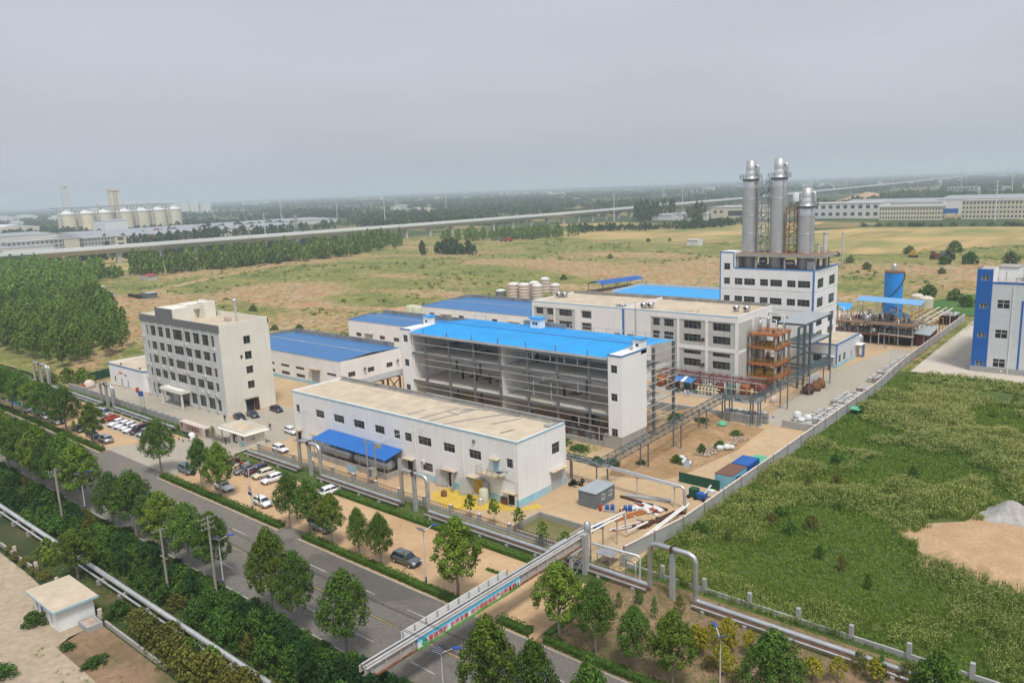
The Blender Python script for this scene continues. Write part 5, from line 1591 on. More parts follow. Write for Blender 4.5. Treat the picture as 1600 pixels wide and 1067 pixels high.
# ---- tall weeds filling the field on the right
def weeds():
 rs = np.random.RandomState(5)
 n = 38000
 x, y = rs.uniform(-51.2, 6, n), rs.uniform(82, 213, n)
 keep = x < (-.128 * y + 9)
 bp = [(-27.5, 114), (-24, 110), (-21, 106.6), (-14, 104.5), (20, 103), (40, 130), (-10, 131), (-19, 129), (-20.5, 123), (-25, 119)]
 bare = np.zeros(n, bool)
 for (ax, ay), (bx, by) in zip(bp, bp[1:] + bp[:1]):
  yj, xj = y + 3 * (vnoise(x, y, 2.5, 8) - .5), x + 3 * (vnoise(x, y, 2.5, 18) - .5)
  bare ^= ((ay > yj) != (by > yj)) & (xj < (bx - ax) * (yj - ay) / (by - ay + 1e-9) + ax)
 bare |= (vnoise(x, y, 14, 31) > .80) & (y > 185)
 keep &= ~bare
 keep &= rs.rand(n) < np.where(y > 196, .45, 1)
 x, y = x[keep], y[keep]
 d = vnoise(x, y, 13, 2) * .6 + vnoise(x, y, 4.5, 9) * .4
 big = vnoise(x, y, 27, 71)
 tall = np.clip((d - .46 + .3 * big) * 4.2, 0, 1)                     # 0: short leafy patches, 1: tall feathery stands
 low = np.exp(-(((x + 31) / 14) ** 2 + ((y - 96) / 8) ** 2)) + np.exp(-(((x + 35) / 9) ** 2 + ((y - 112) / 6) ** 2))
 tall *= np.clip(1 - low * 1.3, 0, 1)
 H = .28 + (.7 + 1.3 * vnoise(x, y, 3.2, 17)) * tall * rs.uniform(.7, 1.25, len(x)) * np.where(y > 196, .5, 1)
 sc = np.clip(np.hypot(x, y) / 120, .8, 1.5)
 Vs, Fs, Ms = [], [], []
 base = 0
 for k in range(5):                                        # upright stems and long leaves
  a = rs.rand(len(x)) * 6.28
  r = rs.uniform(.05, .42, len(x))
  px, py = x + np.cos(a) * r, y + np.sin(a) * r
  lean = rs.normal(size=(len(x), 2)) * .12
  w = .05 * sc * (1.5 - .7 * tall)
  b = rs.rand(len(x)) * 3.14
  top = np.stack([px + lean[:, 0], py + lean[:, 1], H * rs.uniform(.7, 1., len(x))], 1)
  dx, dy = np.cos(b) * w, np.sin(b) * w
  v = np.stack([np.stack([px - dx, py - dy, px * 0], 1), np.stack([px + dx, py + dy, px * 0], 1), top + np.stack([dx * .4, dy * .4, dx * 0], 1), top - np.stack([dx * .4, dy * .4, dx * 0], 1)], 1).reshape(-1, 3)
  Vs.append(v)
  Fs.append(np.arange(len(v)).reshape(-1, 4) + base)
  Ms.append(np.zeros(len(x), int))
  base += len(v)
 for k in range(4):                                        # leaves low down, seed heads on the tall ones
  z = H * rs.uniform(.25, .8, len(x))
  P = np.stack([x + rs.normal(size=len(x)) * .26, y + rs.normal(size=len(x)) * .26, z], 1)
  V, F = leaves(P, rs.normal(size=(len(x), 3)) + np.array([0, -.2, .8]), .3 * sc, rs, .6)
  Vs.append(V)
  Fs.append(F + base)
  Ms.append(np.zeros(len(F), int))
  base += len(V)
 tl = np.where(tall > .35)[0]
 for k in range(6):
  P = np.stack([x[tl] + rs.normal(size=len(tl)) * .3, y[tl] + rs.normal(size=len(tl)) * .3, H[tl] * rs.uniform(.62, 1.12, len(tl))], 1)
  V, F = leaves(P, rs.normal(size=(len(tl), 3)) + np.array([0, -.5, .4]), .2 * sc[tl], rs, .55)
  Vs.append(V)
  Fs.append(F + base)
  Ms.append(np.ones(len(F), int))
  base += len(V)
 me = npmesh('tall_weeds', np.concatenate(Vs), np.concatenate(Fs), [M['weed_green'], M['weed_head']], np.concatenate(Ms))
 tag(obj('tall_weeds', me), kind='stuff')

weeds()
rw_ = random.Random(31)
for i in range(34):
 x, y = rw_.uniform(-50, -14), rw_.uniform(84, 200)
 if x < -.128 * y + 6 and not (-28 < x and 102 < y < 132):
  plant('shrub', 'leafy shrub standing among the tall weeds of the right field', 'shrub', x, y, None, (BD, BY, BO)[i % 3][i % 2], (rw_.uniform(.3, .6),) * 2 + (rw_.uniform(.45, .75),), i, 'shrubs in the weed field')

def tufts(name, pts, size, n, leaf, mat_, seed, zf=None):
 """low plants nobody could count: small leaf clumps at the given points"""
 rs = np.random.RandomState(seed)
 pts = np.asarray(pts)
 k = np.repeat(np.arange(len(pts)), n)
 s = np.asarray(size)[k] if not np.isscalar(size) else np.full(len(k), size)
 d = rs.normal(size=(len(k), 3))
 d /= np.linalg.norm(d, axis=1, keepdims=True)
 d[:, 2] = np.abs(d[:, 2]) * .75
 P = pts[k] + d * s[:, None] * rs.uniform(.4, 1., len(k))[:, None]
 V, F = leaves(P, d + rs.normal(size=d.shape) * .4, leaf * np.clip(s, .6, 2), rs)
 return tag(obj(name, npmesh(name, V, F, mat_)), kind='stuff')

# grass and weeds on verges and in the strip right of the works
rs = np.random.RandomState(3)
pt = []
for x0, x1, y0, y1, n in ((-300, -165, 77.3, 80.6, 900), (-140, -53, 76.7, 80.7, 900), (-52, 5, 64, 81, 2200), (-60, 0, 80, 82.4, 400), (-150, -60, 39, 47, 1600), (-125, -60, 33.5, 38, 700), (-97, -74, 25, 33, 90), (-52.2, -50.6, 84, 300, 500), (-80, -62, 110, 150, 110), (-92, -82, 114, 121, 260), (-260, -232, 80, 100, 300)):
 pt.append(np.stack([rs.uniform(x0, x1, n), rs.uniform(y0, y1, n), np.zeros(n)], 1))
pt = np.concatenate(pt)
tufts('verge_grass', pt, rs.uniform(.2, .45, len(pt)), 9, .22, M['weed_green'], 4)
n = 5200
x, y = rs.uniform(-640, -20, n), rs.uniform(100, 720, n)
z, s = wz(x, y)
patch = vnoise(x, y, 26, 44)
ok = (z > -.15) & (s < .62) & (patch > .47) & (x > -.97 * y - 260) & ~((x > -520) & (y > 600)) & ~((x > -220) & (x < -50) & (y < 306))
pw = np.stack([x, y, z], 1)[ok]
tufts('waste_scrub', pw, rs.uniform(.5, 1.6, len(pw)) * (.6 + patch[ok]), 13, .55, M['scrub'], 6)
# broken masonry lying on the rubble heaps
n = 9000
x, y = rs.uniform(-560, -60, n), rs.uniform(110, 560, n)
z, s = wz(x, y)
ok = (z > -.15) & (s > .60) & (vnoise(x, y, 11, 51) > .5)
x, y, z = x[ok], y[ok], z[ok]
# plus the strip of broken brick in the yard
x = np.concatenate([x, rs.uniform(-65.5, -62.6, 420)])
y = np.concatenate([y, rs.uniform(127, 141, 420)])
z = np.concatenate([z, np.zeros(420) + .12])
x[-420:] += (y[-420:] - 127) * .13 - .6
m_ = len(x)
q = rs.uniform(.25, .75, m_)
q[-420:] *= .5
c8 = np.array([(1, 0, 0), (-1, 0, 0), (0, 1, 0), (0, -1, 0), (0, 0, 1), (0, 0, -1)], float)
V = (np.stack([x, y, z + q * .2], 1)[:, None, :] + c8[None] * q[:, None, None] * rs.uniform(.5, 1.2, (m_, 6, 1)) * np.array([1, 1, .6])).reshape(-1, 3)
f8 = np.array([(0, 2, 4), (2, 1, 4), (1, 3, 4), (3, 0, 4), (2, 0, 5), (1, 2, 5), (3, 1, 5), (0, 3, 5)])
F = (np.arange(m_)[:, None, None] * 6 + f8[None]).reshape(-1, 3)
mat('rubble_stone', (.50, .40, .32), .95, var=.4, scale=.9, dirt=(.34, .17, .10), dfac=.8)
tag(obj('rubble', npmesh('rubble', V, F, M['rubble_stone'])), kind='stuff')

# ---- single shrubs and trees standing in the waste land
SH = [tree_meshes(130 + i, 3.2, 4.4, 0, 700, .5, 'leaf_dark' if i else 'scrub', lobes=9) for i in range(2)]
for i, (x, y, s, lb) in enumerate(((-316, 190, .9, 'round green shrub on the waste land behind the first warehouse'), (-252, 170, .8, 'tall green shrub left of the small warehouse parapet'), (-262, 166, .7, 'low dark shrub left of the small warehouse'), (-254, 340, .9, 'dark shrub in the middle of the waste land'), (-298, 452, .9, 'dark shrub near the far rubble strip'),
         (-108.7, 548, 2.2, 'large round dark tree near the yellow excavator'), (-129.8, 530, 1.6, 'round green tree left of the yellow excavator'), (-87.7, 484, 2.0, 'dark bushes below the scrap stack on the right'), (-70, 490, 2.0, 'dark bush mass right of the scrap stack'), (-99, 478, 1.6, 'dark shrub under the scrap stack'), (-146, 470, 1.2, 'lone shrub right of the stacks'),
         (-165, 505, 1., 'small shrub beyond the process building'), (-128, 440, 1.2, 'shrub above the blue silo'), (-60, 330, 1.3, 'green shrubs behind the pale tanks'), (-67, 345, 1.4, 'dark bush behind the blue silo, nearer'), (-78, 352, 1.5, 'dark bush behind the blue silo, farther'), (-90, 430, 1., 'isolated small shrub right of the silo'), (-350, 590, .9, 'small tree on the edge of the wheat field, left'), (-335, 600, .8, 'small tree on the edge of the wheat field, right'))):
 plant('shrub', lb, 'shrub', x, y, None, SH[i % 2], (s, s, s), i * 1.7, z=-.1)

# ---- poplar plantation on the left
PP = [(trunk_mesh(150 + i, 12, .13, 3.5, 5, 2), tree_meshes(160 + i, 12, 4.0, 2.2, 1300, .5, 'leaf_poplar', lobes=11, top=.6, wob=.35)) for i in range(4)]
rp_ = random.Random(9)
spots = []
bx_ = [(100, -263), (117, -279), (130, -309), (160, -400), (178, -458), (225, -560)]
yv = 92.
while yv < 232:
 xr = np.interp(yv, [b[0] for b in bx_], [b[1] for b in bx_])
 xl = -3.42 * yv - 45
 xv = xr - rp_.uniform(0, 3)
 while xv > xl:
  spots.append((xv + rp_.uniform(-1.2, 1.2), yv + rp_.uniform(-1.2, 1.2), rp_.uniform(.55, 1.25)))
  xv -= rp_.uniform(4.2, 7.6)
 yv += 4.6
spots.sort(key=lambda t: math.hypot(t[0], t[1]))
NV = 290
for i, (x, y, s) in enumerate(spots[:NV]):
 tm, cm = PP[i % 4]
 plant('poplar_tree', 'slim young poplar in the dense plantation at the left edge', 'tree', x, y, tm, cm, (s, s, s), rp_.uniform(0, 6), 'poplars of the plantation', z=-.25)
rs = np.random.RandomState(12)
Vs, Fs, b = [], [], 0
for i, (x, y, s) in enumerate(spots[NV:]):
 V, F = crown(200 + i % 12, 4.2, 2.5, 12, 170, 1.1, lobes=5, top=.6)
 a = rs.rand() * 6.28
 V = np.stack([V[:, 0] * math.cos(a) - V[:, 1] * math.sin(a), V[:, 0] * math.sin(a) + V[:, 1] * math.cos(a), V[:, 2]], 1) * s + np.array([x, y, -.3])
 Vs.append(V)
 Fs.append(F + b)
 b += len(V)
if Vs:
 tag(obj('plantation_wood', npmesh('plantation_wood', np.concatenate(Vs), np.concatenate(Fs), M['leaf_poplar'])), kind='stuff')
print('plantation', len(spots), 'bushes', cnt)

# ---- belts of trees in the distance (read as masses)
def belt(name, pts, h, w, nl, leaf, mat_, seed):
 rs = np.random.RandomState(seed)
 Vs, Fs, b = [], [], 0
 protos = [crown(300 + seed * 7 + i, 1., .08, 1., nl, leaf, lobes=4, top=.45) for i in range(6)]
 for i, (x, y) in enumerate(pts):
  V, F = protos[i % 6]
  hh, ww = h * rs.uniform(.65, 1.2), w * rs.uniform(.75, 1.25)
  a = rs.rand() * 6.28
  Vs.append(np.stack([(V[:, 0] * math.cos(a) - V[:, 1] * math.sin(a)) * ww + x, (V[:, 0] * math.sin(a) + V[:, 1] * math.cos(a)) * ww + y, V[:, 2] * hh - .4], 1))
  Fs.append(F + b)
  b += len(V)
 return tag(obj(name, npmesh(name, np.concatenate(Vs), np.concatenate(Fs), mat_)), kind='stuff')

def along(pts, n, spread, rs):
 out = []
 seg = [math.dist(a, b) for a, b in zip(pts, pts[1:])]
 for k in range(n):
  d = rs.rand() * sum(seg)
  i = 0
  while d > seg[i]:
   d -= seg[i]
   i += 1
  t = d / seg[i]
  out.append((pts[i][0] + (pts[i + 1][0] - pts[i][0]) * t + rs.normal() * spread, pts[i][1] + (pts[i + 1][1] - pts[i][1]) * t + rs.normal() * spread))
 return out

rs = np.random.RandomState(77)
belt('tree_belt', along([(-560, 250), (-545, 300), (-532, 380), (-545, 430), (-580, 500)], 170, 9, rs), 15, 7, 150, .22, M['leaf_poplar'], 1)
belt('tree_belt', along([(-600, 215), (-560, 235)], 26, 7, rs), 8, 6, 110, .22, M['leaf_poplar'], 2)
belt('tree_belt', along([(-462, 446), (-430, 455)], 22, 6, rs), 11, 7, 130, .22, M['leaf_far'], 3)
belt('tree_belt', along([(-560, 560), (-500, 590), (-470, 640)], 70, 9, rs), 12, 6, 120, .22, M['leaf_poplar'], 4)
belt('tree_belt', along([(-760, 230), (-735, 330), (-720, 420), (-700, 520)], 90, 7, rs), 8, 8, 90, .24, M['leaf_far'], 5)
belt('tree_belt', along([(-520, 700), (-440, 740), (-390, 790), (-400, 850)], 110, 9, rs), 8, 7, 80, .24, M['leaf_far'], 6)
belt('tree_belt', along([(-560, 920), (-540, 960)], 22, 9, rs), 24, 13, 120, .2, M['leaf_far'], 7)
belt('tree_belt', along([(-470, 900), (-475, 930)], 10, 5, rs), 20, 12, 120, .2, M['leaf_far'], 8)
belt('tree_belt', along([(-720, 1010), (-730, 1400), (-760, 1800)], 120, 12, rs), 12, 10, 60, .27, M['leaf_far'], 9)
belt('tree_belt', along([(-1000, 560), (-950, 470), (-960, 400)], 55, 12, rs), 13, 11, 80, .25, M['leaf_far'], 10)
belt('tree_belt', along([(-240, 800), (-110, 812), (0, 830)], 60, 4, rs), 4, 6, 60, .26, M['leaf_far'], 11)
# wide belts out to the horizon
for k in range(30):
 d = 1100 * (11.0 ** (k / 29.))
 n = int(260 + 22 * k)
 pts = []
 for j in range(7 + k // 2):
  az = AZ + rs.uniform(-.72, .72)
  L = rs.uniform(.04, .16) * d
  cx, cyy = math.sin(az) * d * rs.uniform(.92, 1.1), math.cos(az) * d * rs.uniform(.92, 1.1)
  th = rs.choice([0, math.pi / 2]) + rs.normal() * .12
  a = (cx - math.cos(th) * L, cyy - math.sin(th) * L)
  b_ = (cx + math.cos(th) * L, cyy + math.sin(th) * L)
  pts += [p for p in along([a, b_], n // (7 + k // 2) + 2, 8 + d * .004, rs) if math.hypot(*p) > 1000 and not (-720 < p[0] < -100 and p[1] < 1250) and not (p[0] > -720 and p[1] < 2100 and p[0] < -500)]
 if pts:
  belt('tree_belt', pts, 11, 9 + d * .0022, 30 if d < 2500 else 13, .36 if d < 2500 else .55, M['leaf_far'], 20 + k)
# ================================================================== pipelines
def arch(par, x0, x1, y, zl, h, r, m):
 """expansion loop: up, over and down, with round elbows"""
 e = .9
 pts = [(x0, y, zl), (x0, y, h - e), (x0 + e * .3, y, h - e * .3), (x0 + e, y, h), (x1 - e, y, h), (x1 - e * .3, y, h - e * .3), (x1, y, h - e), (x1, y, zl)]
 return MB().tube(pts, r, 12).build('expansion_loop', m, par)

def pipeline(label, runs, y, z, r, loops, y2, r2, sup, m='galv', loop2=None, name='heating_pipeline', third=None):
 T = thing(name, label, 'pipeline', ((runs[0][0] + runs[-1][1]) / 2, y, 0))
 for a, b in runs:
  MB().tube([(a, y, z), (b, y, z)], r, 12).build('pipe', M[m], T)
  MB().tube([(a, y2, z - .15), (b, y2, z - .15)], r2, 8).build('side_pipe', M[m], T)
  if third:
   MB().tube([(a, third[0], third[1]), (b, third[0], third[1])], third[2], 8).build('third_pipe', M[third[3]], T)
  k = 0
  x = a + 1.5
  while x < b - .5:
   MB().box(x - .2, x + .2, min(y, y2) - .35, max(y, y2) + .45, 0, z - r + .02).build('support', M['concrete'], T)
   k += 1
   x += sup
 for a, b, h in loops:
  arch(T, a, b, y, z, h, r * .98, M[m])
  MB().box((a + b) / 2 - .28, (a + b) / 2 + .28, y - .25, y + .25, 0, h - r).build('loop_post', M['wall_panel'], T)
  MB().box((a + b) / 2 - .1, (a + b) / 2 + .1, y - .55, y + .55, h - r + .002, h + r + .08).build('loop_saddle', M['rust_dark'], T)
  if loop2:
   arch(T, a + .9, b - .75, y + .75, z, h - .45, r * .6, M[m])
 return T

pipeline('silver heating pipeline with tall loops along the front fence of the works', [(-138, -120.4), (-114.2, -92.5), (-86.5, -46.8), (-40.6, 60)], 78.9, .72, .34, [(-120.4, -114.2, 6.2), (-92.5, -86.5, 6.4), (-46.8, -40.6, 6.5)], 77.9, .16, 5.2, third=(78.28, .62, .1, 'rust'))
pipeline('silver heating pipeline with tall double loops before the office', [(-300, -249), (-239, -204.2), (-197.6, -167)], 78.3, .68, .34, [(-249, -239, 6.3), (-204.2, -197.6, 6.1)], 77.4, .16, 5.2, loop2=True)
pipeline('large silver pipeline on low supports through the bushes at lower left', [(-300, 20)], 38.1, 1.0, .34, [], 37.25, .14, 6.4, m='galv_bright', third=(37.3, .75, .12, 'galv'), name='near_pipeline')

# ---- banner pipe bridge across the road
B = thing('pipe_bridge', 'steel pipe bridge over the road carrying a blue and green banner', 'bridge', (-57, 60, 0))
xb0 = -56.5
mat('girder_grey', (.50, .47, .44), .6, var=.15, scale=.8, dirt=(.34, .20, .12), dfac=.5)
MB().box(xb0 - .12, xb0 + .12, 42, 78.4, 3.9, 5.0).build('girder', M['girder_grey'], B)
MB().box(xb0 - .35, xb0 + .35, 42, 78.4, 3.74, 3.89).build('bottom_flange', M['rust'], B)
MB().box(xb0 - .35, xb0 + .35, 42, 78.4, 5.01, 5.13).build('top_flange', M['girder_grey'], B)
MB().box(xb0 - .95, xb0 - .8, 42, 78.4, 4.3, 5.0).build('rear_girder', M['stone_pale'], B)
for k in range(20):
 MB().box(xb0 + .121, xb0 + .32, 42.5 + k * 1.85, 42.6 + k * 1.85, 3.9, 5.0).build('stiffener', M['girder_grey'], B)
 MB().box(xb0 - .79, xb0 - .36, 42.5 + k * 1.85, 42.7 + k * 1.85, 4.5, 4.65).build('cross_beam', M['steel_grey'], B)
for dx, dz, r in ((.05, 5.26, .13), (-.55, 5.24, .12)):
 MB().tube([(xb0 + dx, 42, dz), (xb0 + dx, 78.4, dz)], r, 10).build('pipe', M['galv_bright'], B)
rb = MB().box(xb0 - 1.02, xb0 - .96, 47.6, 64.2, 5.0, 5.85)
rb.build('rear_sign_board', M['white_paint'], B)
for k in range(11):
 MB().box(xb0 - .955, xb0 - .85, 47.7 + k * 1.64, 47.82 + k * 1.64, 4.9, 5.86).build('sign_post', M['galv'], B)

def banner_mat():
 m, n, l, p = smat('banner')
 geo = nd(n, 'ShaderNodeNewGeometry')
 sx = nd(n, 'ShaderNodeSeparateXYZ')
 l.new(geo.outputs['Position'], sx.inputs[0])
 mr = nd(n, 'ShaderNodeMapRange')
 l.new(sx.outputs['Z'], mr.inputs[0])
 mr.inputs[1].default_value, mr.inputs[2].default_value = 3.66, 5.06
 mp = nd(n, 'ShaderNodeMapping')
 mp.inputs['Scale'].default_value = (1, .35, 1.)
 l.new(geo.outputs['Position'], mp.inputs[0])
 f = noise(n, l, 1.1, 4, .6, mp.outputs[0])
 ad = nd(n, 'ShaderNodeMath', operation='MULTIPLY_ADD')
 l.new(f, ad.inputs[0])
 ad.inputs[1].default_value = .22
 l.new(mr.outputs[0], ad.inputs[2])
 c = ramp(n, l, ad.outputs[0], [(.08, (.05, .28, .03)), (.30, (.16, .48, .05)), (.36, (.80, .86, .80)), (.70, (.70, .85, .90)), (.92, (.12, .52, .76)), (1.0, (.05, .40, .68))])
 l.new(c, p.inputs['Base Color'])
 p.inputs['Roughness'].default_value = .6
 MATS['banner'] = m

banner_mat()
bn = MB()
ny_ = 34
for k in range(ny_):
 a, b = 48.5 + 16.5 * k / ny_, 48.5 + 16.5 * (k + 1) / ny_
 w0, w1 = .37 + .02 * math.sin(k * 1.1), .37 + .02 * math.sin((k + 1) * 1.1)
 bn.quad((xb0 + w0, a, 3.66), (xb0 + w1, b, 3.66), (xb0 + w1, b, 5.06), (xb0 + w0, a, 5.06))
bo = bn.build('banner', M['banner'], B)

def text(par, s, loc, rot, size, m, name, space=1., ext=.006, bold=0.):
 c = D.curves.new(name, 'FONT')
 c.body = s
 c.size = size
 c.align_x = 'CENTER'
 c.align_y = 'CENTER'
 c.extrude = ext
 c.offset = bold
 c.space_character = space
 c.materials.append(m)
 t = D.objects.new(name, c)
 t.matrix_world = Matrix.Translation(loc) @ rot
 COL.objects.link(t)
 dg = bpy.context.evaluated_depsgraph_get()
 me = D.meshes.new_from_object(t.evaluated_get(dg))
 me.transform(t.matrix_world)
 D.objects.remove(t)
 D.curves.remove(c)
 return obj(name, me, par)

RX = Matrix(((0, 0, 1, 0), (1, 0, 0, 0), (0, 1, 0, 0), (0, 0, 0, 1)))       # text facing +X, reading towards +Y
RY = Matrix(((1, 0, 0, 0), (0, 0, -1, 0), (0, 1, 0, 0), (0, 0, 0, 1)))      # text facing -Y, reading towards +X
text(bo, '聚链成群  协同发展  共创储能熔盐产业新高地', (xb0 + .43, 57.1, 4.32), RX, .70, M['red_ink'], 'banner_text', 1.0, bold=.004)
lf = MB()
for k in range(26):
 t = 2 * math.pi * k / 26
 a, q = 49.5 + .42 * math.sin(t) * (1 - .25 * math.cos(t)), 4.35 + .42 * math.cos(t)
 lf.v.append((xb0 + .405, a, q))
lf.f.append(tuple(range(26)))
lf.m.append(0)
lf.sm.append(False)
lf.build('banner_leaf', M['container_green'], bo)
tr = MB()
for k, y in enumerate((63.2, 63.7, 64.2, 64.6)):
 tr.add([(xb0 + .41, y - .16, 4.0), (xb0 + .41, y + .16, 4.0), (xb0 + .41, y, 4.75 - .15 * (k % 2))], [(0, 1, 2)])
tr.build('banner_trees', M['green_sheet'], bo)
# trestle tower at the works end and foot at the near end
for x in (-59.3, -56.2):
 for y in (75.2, 78.2):
  MB().bar((x, y, 0), (x, y, 3.72), .35).build('trestle_leg', M['wall_panel'], B)
for y in (75.2, 78.2):
 for z in (.3, 2.):
  MB().bar((-59.2, y, z), (-56.3, y, z + 1.6), .12).bar((-56.3, y, z + .01), (-59.2, y, z + 1.61), .12).build('trestle_brace', M['galv'], B)
for x in (-59.3, -56.2):
 for z in (.3, 2.):
  MB().bar((x, 75.3, z), (x, 78.1, z + 1.6), .12).bar((x, 78.1, z + .01), (x, 75.3, z + 1.61), .12).build('trestle_brace', M['galv'], B)
MB().box(-59.6, -55.9, 74.9, 78.5, 3.5, 3.725).build('trestle_head', M['wall_panel'], B)
for x in (-57.3, -56.2):
 MB().bar((x, 42.6, 0), (x, 42.6, 3.72), .4).build('trestle_leg', M['concrete'], B)
MB().lathe(-56.4, 79.2, [(.45, 5.2), (.45, 6.4), (.1, 6.7)], 12).build('expansion_tank', M['galv'], B)
MB().box(-56.1, -55.5, 77.4, 78.2, 0, 5.6).build('end_post', M['wall_panel'], B)

# pipes from the bridge into the yard along the wall
T = thing('yard_pipe_rack', 'pair of white pipes on short stands along the perimeter wall', 'pipeline', (-54.5, 93, 0))
MB().tube([(-57.6, 78.6, 4.9), (-57.5, 80, 4.8), (-57.2, 89.5, 4.2), (-57.2, 90, .9), (-56.6, 94.8, .9)], .15, 8).build('pipe', M['white_paint'], T)
MB().tube([(-57.0, 78.6, 4.6), (-56.7, 88.0, 4.2)], .13, 8).build('pipe', M['white_paint'], T)
MB().tube([(-53.8, 85.2, 1.0), (-54.6, 103.2, 1.0), (-54.7, 103.8, 1.1)], .15, 8).build('pipe', M['white_paint'], T)
MB().tube([(-54.4, 85.4, .8), (-55.2, 103.2, .8)], .13, 8).build('pipe', M['white_paint'], T)
for k in range(7):
 y = 86 + k * 2.8
 x = -54.1 - (y - 85) * .045
 MB().bar((x - .4, y, 0), (x - .4, y, .75), .1).bar((x + .35, y, 0), (x + .35, y, .85), .1).build('stand', M['frame_grey'], T)
for y in (81, 84, 87.5):
 MB().bar((-57.2, y, 0), (-57.2, y, 4.4), .14).bar((-57.7, y, 4.3), (-56.6, y, 4.3), .12).build('stand', M['galv'], T)
T = thing('small_bend_pipe', 'thin silver pipe bending down onto the pipeline right of the bridge', 'pipe', (-51, 79.3, 0))
MB().tube([(-55.6, 78.9, 4.0), (-48.8, 79.3, 4.0), (-48.5, 79.3, 3.7), (-48.5, 79.3, .9)], .16, 8).build('pipe', M['galv_bright'], T)
MB().tube([(-50.6, 79.4, .6), (-50.6, 79.4, 2.9), (-49.2, 79.4, 2.9), (-49.2, 79.4, .6)], .1, 8).build('inner_loop', M['galv'], T)
T = thing('yard_goal_pipe', 'grey pipe on posts spanning the yard beside the grey cabin', 'pipeline', (-65, 104, 0))
MB().tube([(-78.4, 104.8, 4.0), (-55.8, 103.6, 3.7), (-55.3, 103.6, 3.3), (-55.3, 103.6, 0)], .24, 10).build('pipe', M['galv'], T)
MB().tube([(-78.4, 104.3, 3.85), (-56.4, 103.3, 3.6)], .1, 8).build('cable_pipe', M['galv_bright'], T)
for x in (-77.6, -72, -63.9, -57):
 MB().bar((x, 104.4 - (x + 78) * .04, 0), (x, 104.4 - (x + 78) * .04, 3.55), .16).bar((x - .5, 104.4 - (x + 78) * .04, 3.4), (x + .5, 104.4 - (x + 78) * .04, 3.4), .12).build('post', M['stone_pale'] if x > -70 else M['steel_grey'], T)

# ---- fences and walls
F1 = thing('front_fence', 'low wall with grey posts and thin railings along the front of the works', 'fence', (-97, 81.3, 0))
xs_ = [-138.2 + 6.03 * k for k in range(14)]
for x in xs_:
 if -60.6 < x:
  continue
 MB().box(x - .22, x + .22, 81.05, 81.5, 0, 1.55).build('post', M['wall_panel'], F1)
 MB().box(x - .28, x + .28, 81.0, 81.55, 1.552, 1.68).build('post_cap', M['stone_pale'], F1)
for a, b in zip(xs_, xs_[1:]):
 MB().box(a + .23, b - .23, 81.15, 81.4, 0, .5).build('base_wall', M['wall_panel'], F1)
 rl = MB()
 for k in range(1, 16):
  x = a + .22 + (b - a - .44) * k / 16
  rl.bar((x, 81.27, .5), (x, 81.27, 1.35), .04)
 rl.bar((a + .22, 81.27, 1.3), (b - .22, 81.27, 1.3), .05).bar((a + .22, 81.27, .65), (b - .22, 81.27, .65), .05)
 rl.build('railing', M['rust_dark'], F1)
F2 = thing('left_fence', 'grey concrete panel fence with posts before the office forecourt', 'fence', (-197, 81, 0))
for k in range(22):
 x = -232 + k * 3.0
 MB().box(x - .16, x + .16, 80.85, 81.25, 0, 1.75).build('post', M['wall_panel'], F2)
 if k < 21:
  MB().box(x + .17, x + 2.83, 80.98, 81.12, .1, 1.5).build('panel', M['wall_panel'], F2)
F3 = thing('low_wall', 'low concrete wall with tall square posts along the weed field', 'wall', (-30, 82.5, 0))
for k in range(11):
 x = -52.9 + k * 5.82
 MB().box(x - .22, x + .22, 82.3, 82.74, 0, 1.85).build('post', M['wall_panel'], F3)
 MB().box(x + .23, x + 5.6, 82.42, 82.66, 0, .62).build('panel', M['wall_panel'], F3)
F4 = thing('perimeter_wall', 'long grey precast panel wall dividing the works from the weed field', 'wall', (-52, 190, 0))
PW = [(-53.6, 83.6), (-51.7, 97), (-51.7, 190), (-53.3, 216), (-54.7, 304)]
cw = [0]
for a, b in zip(PW, PW[1:]):
 cw.append(cw[-1] + math.dist(a, b))

def pw(s):
 i = max(k for k in range(len(cw) - 1) if cw[k] <= s + 1e-6)
 t = (s - cw[i]) / (cw[i + 1] - cw[i])
 return Vector((PW[i][0] + (PW[i + 1][0] - PW[i][0]) * t, PW[i][1] + (PW[i + 1][1] - PW[i][1]) * t, 0))

nn = int(cw[-1] / 6.52)
for k in range(nn):
 a, b = pw(k * 6.52), pw((k + 1) * 6.52 - .01)
 d = (b - a).normalized()
 o = MB().bar(a + d * .14 + Vector((0, 0, 1.08)), b - d * .14 + Vector((0, 0, 1.08)), .14, 2.16).build('panel', M['wall_panel'], F4)
 MB().bar(a + d * .12 + Vector((0, 0, 2.2)), b - d * .12 + Vector((0, 0, 2.2)), .3, .1).build('coping', M['stone_pale'], o)
 MB().bar(a + Vector((0, 0, 0)), a + Vector((0, 0, 2.3)), .24, .24).build('post', M['frame_grey'], F4)
F5 = thing('near_wall', 'low ruined concrete wall with stub posts behind the white hut', 'wall', (-100, 33.4, 0))
for a, b in ((-132, -117.5), (-97.5, -93.6), (-93.4, -80)):
 MB().box(a, b, 33.2, 33.45, 0, .55).build('panel', M['concrete'], F5)
for x in (-125.7, -117.4, -96.6, -110):
 MB().box(x - .17, x + .17, 33.1, 33.5, 0, 1.65).build('post', M['stone_pale'], F5)

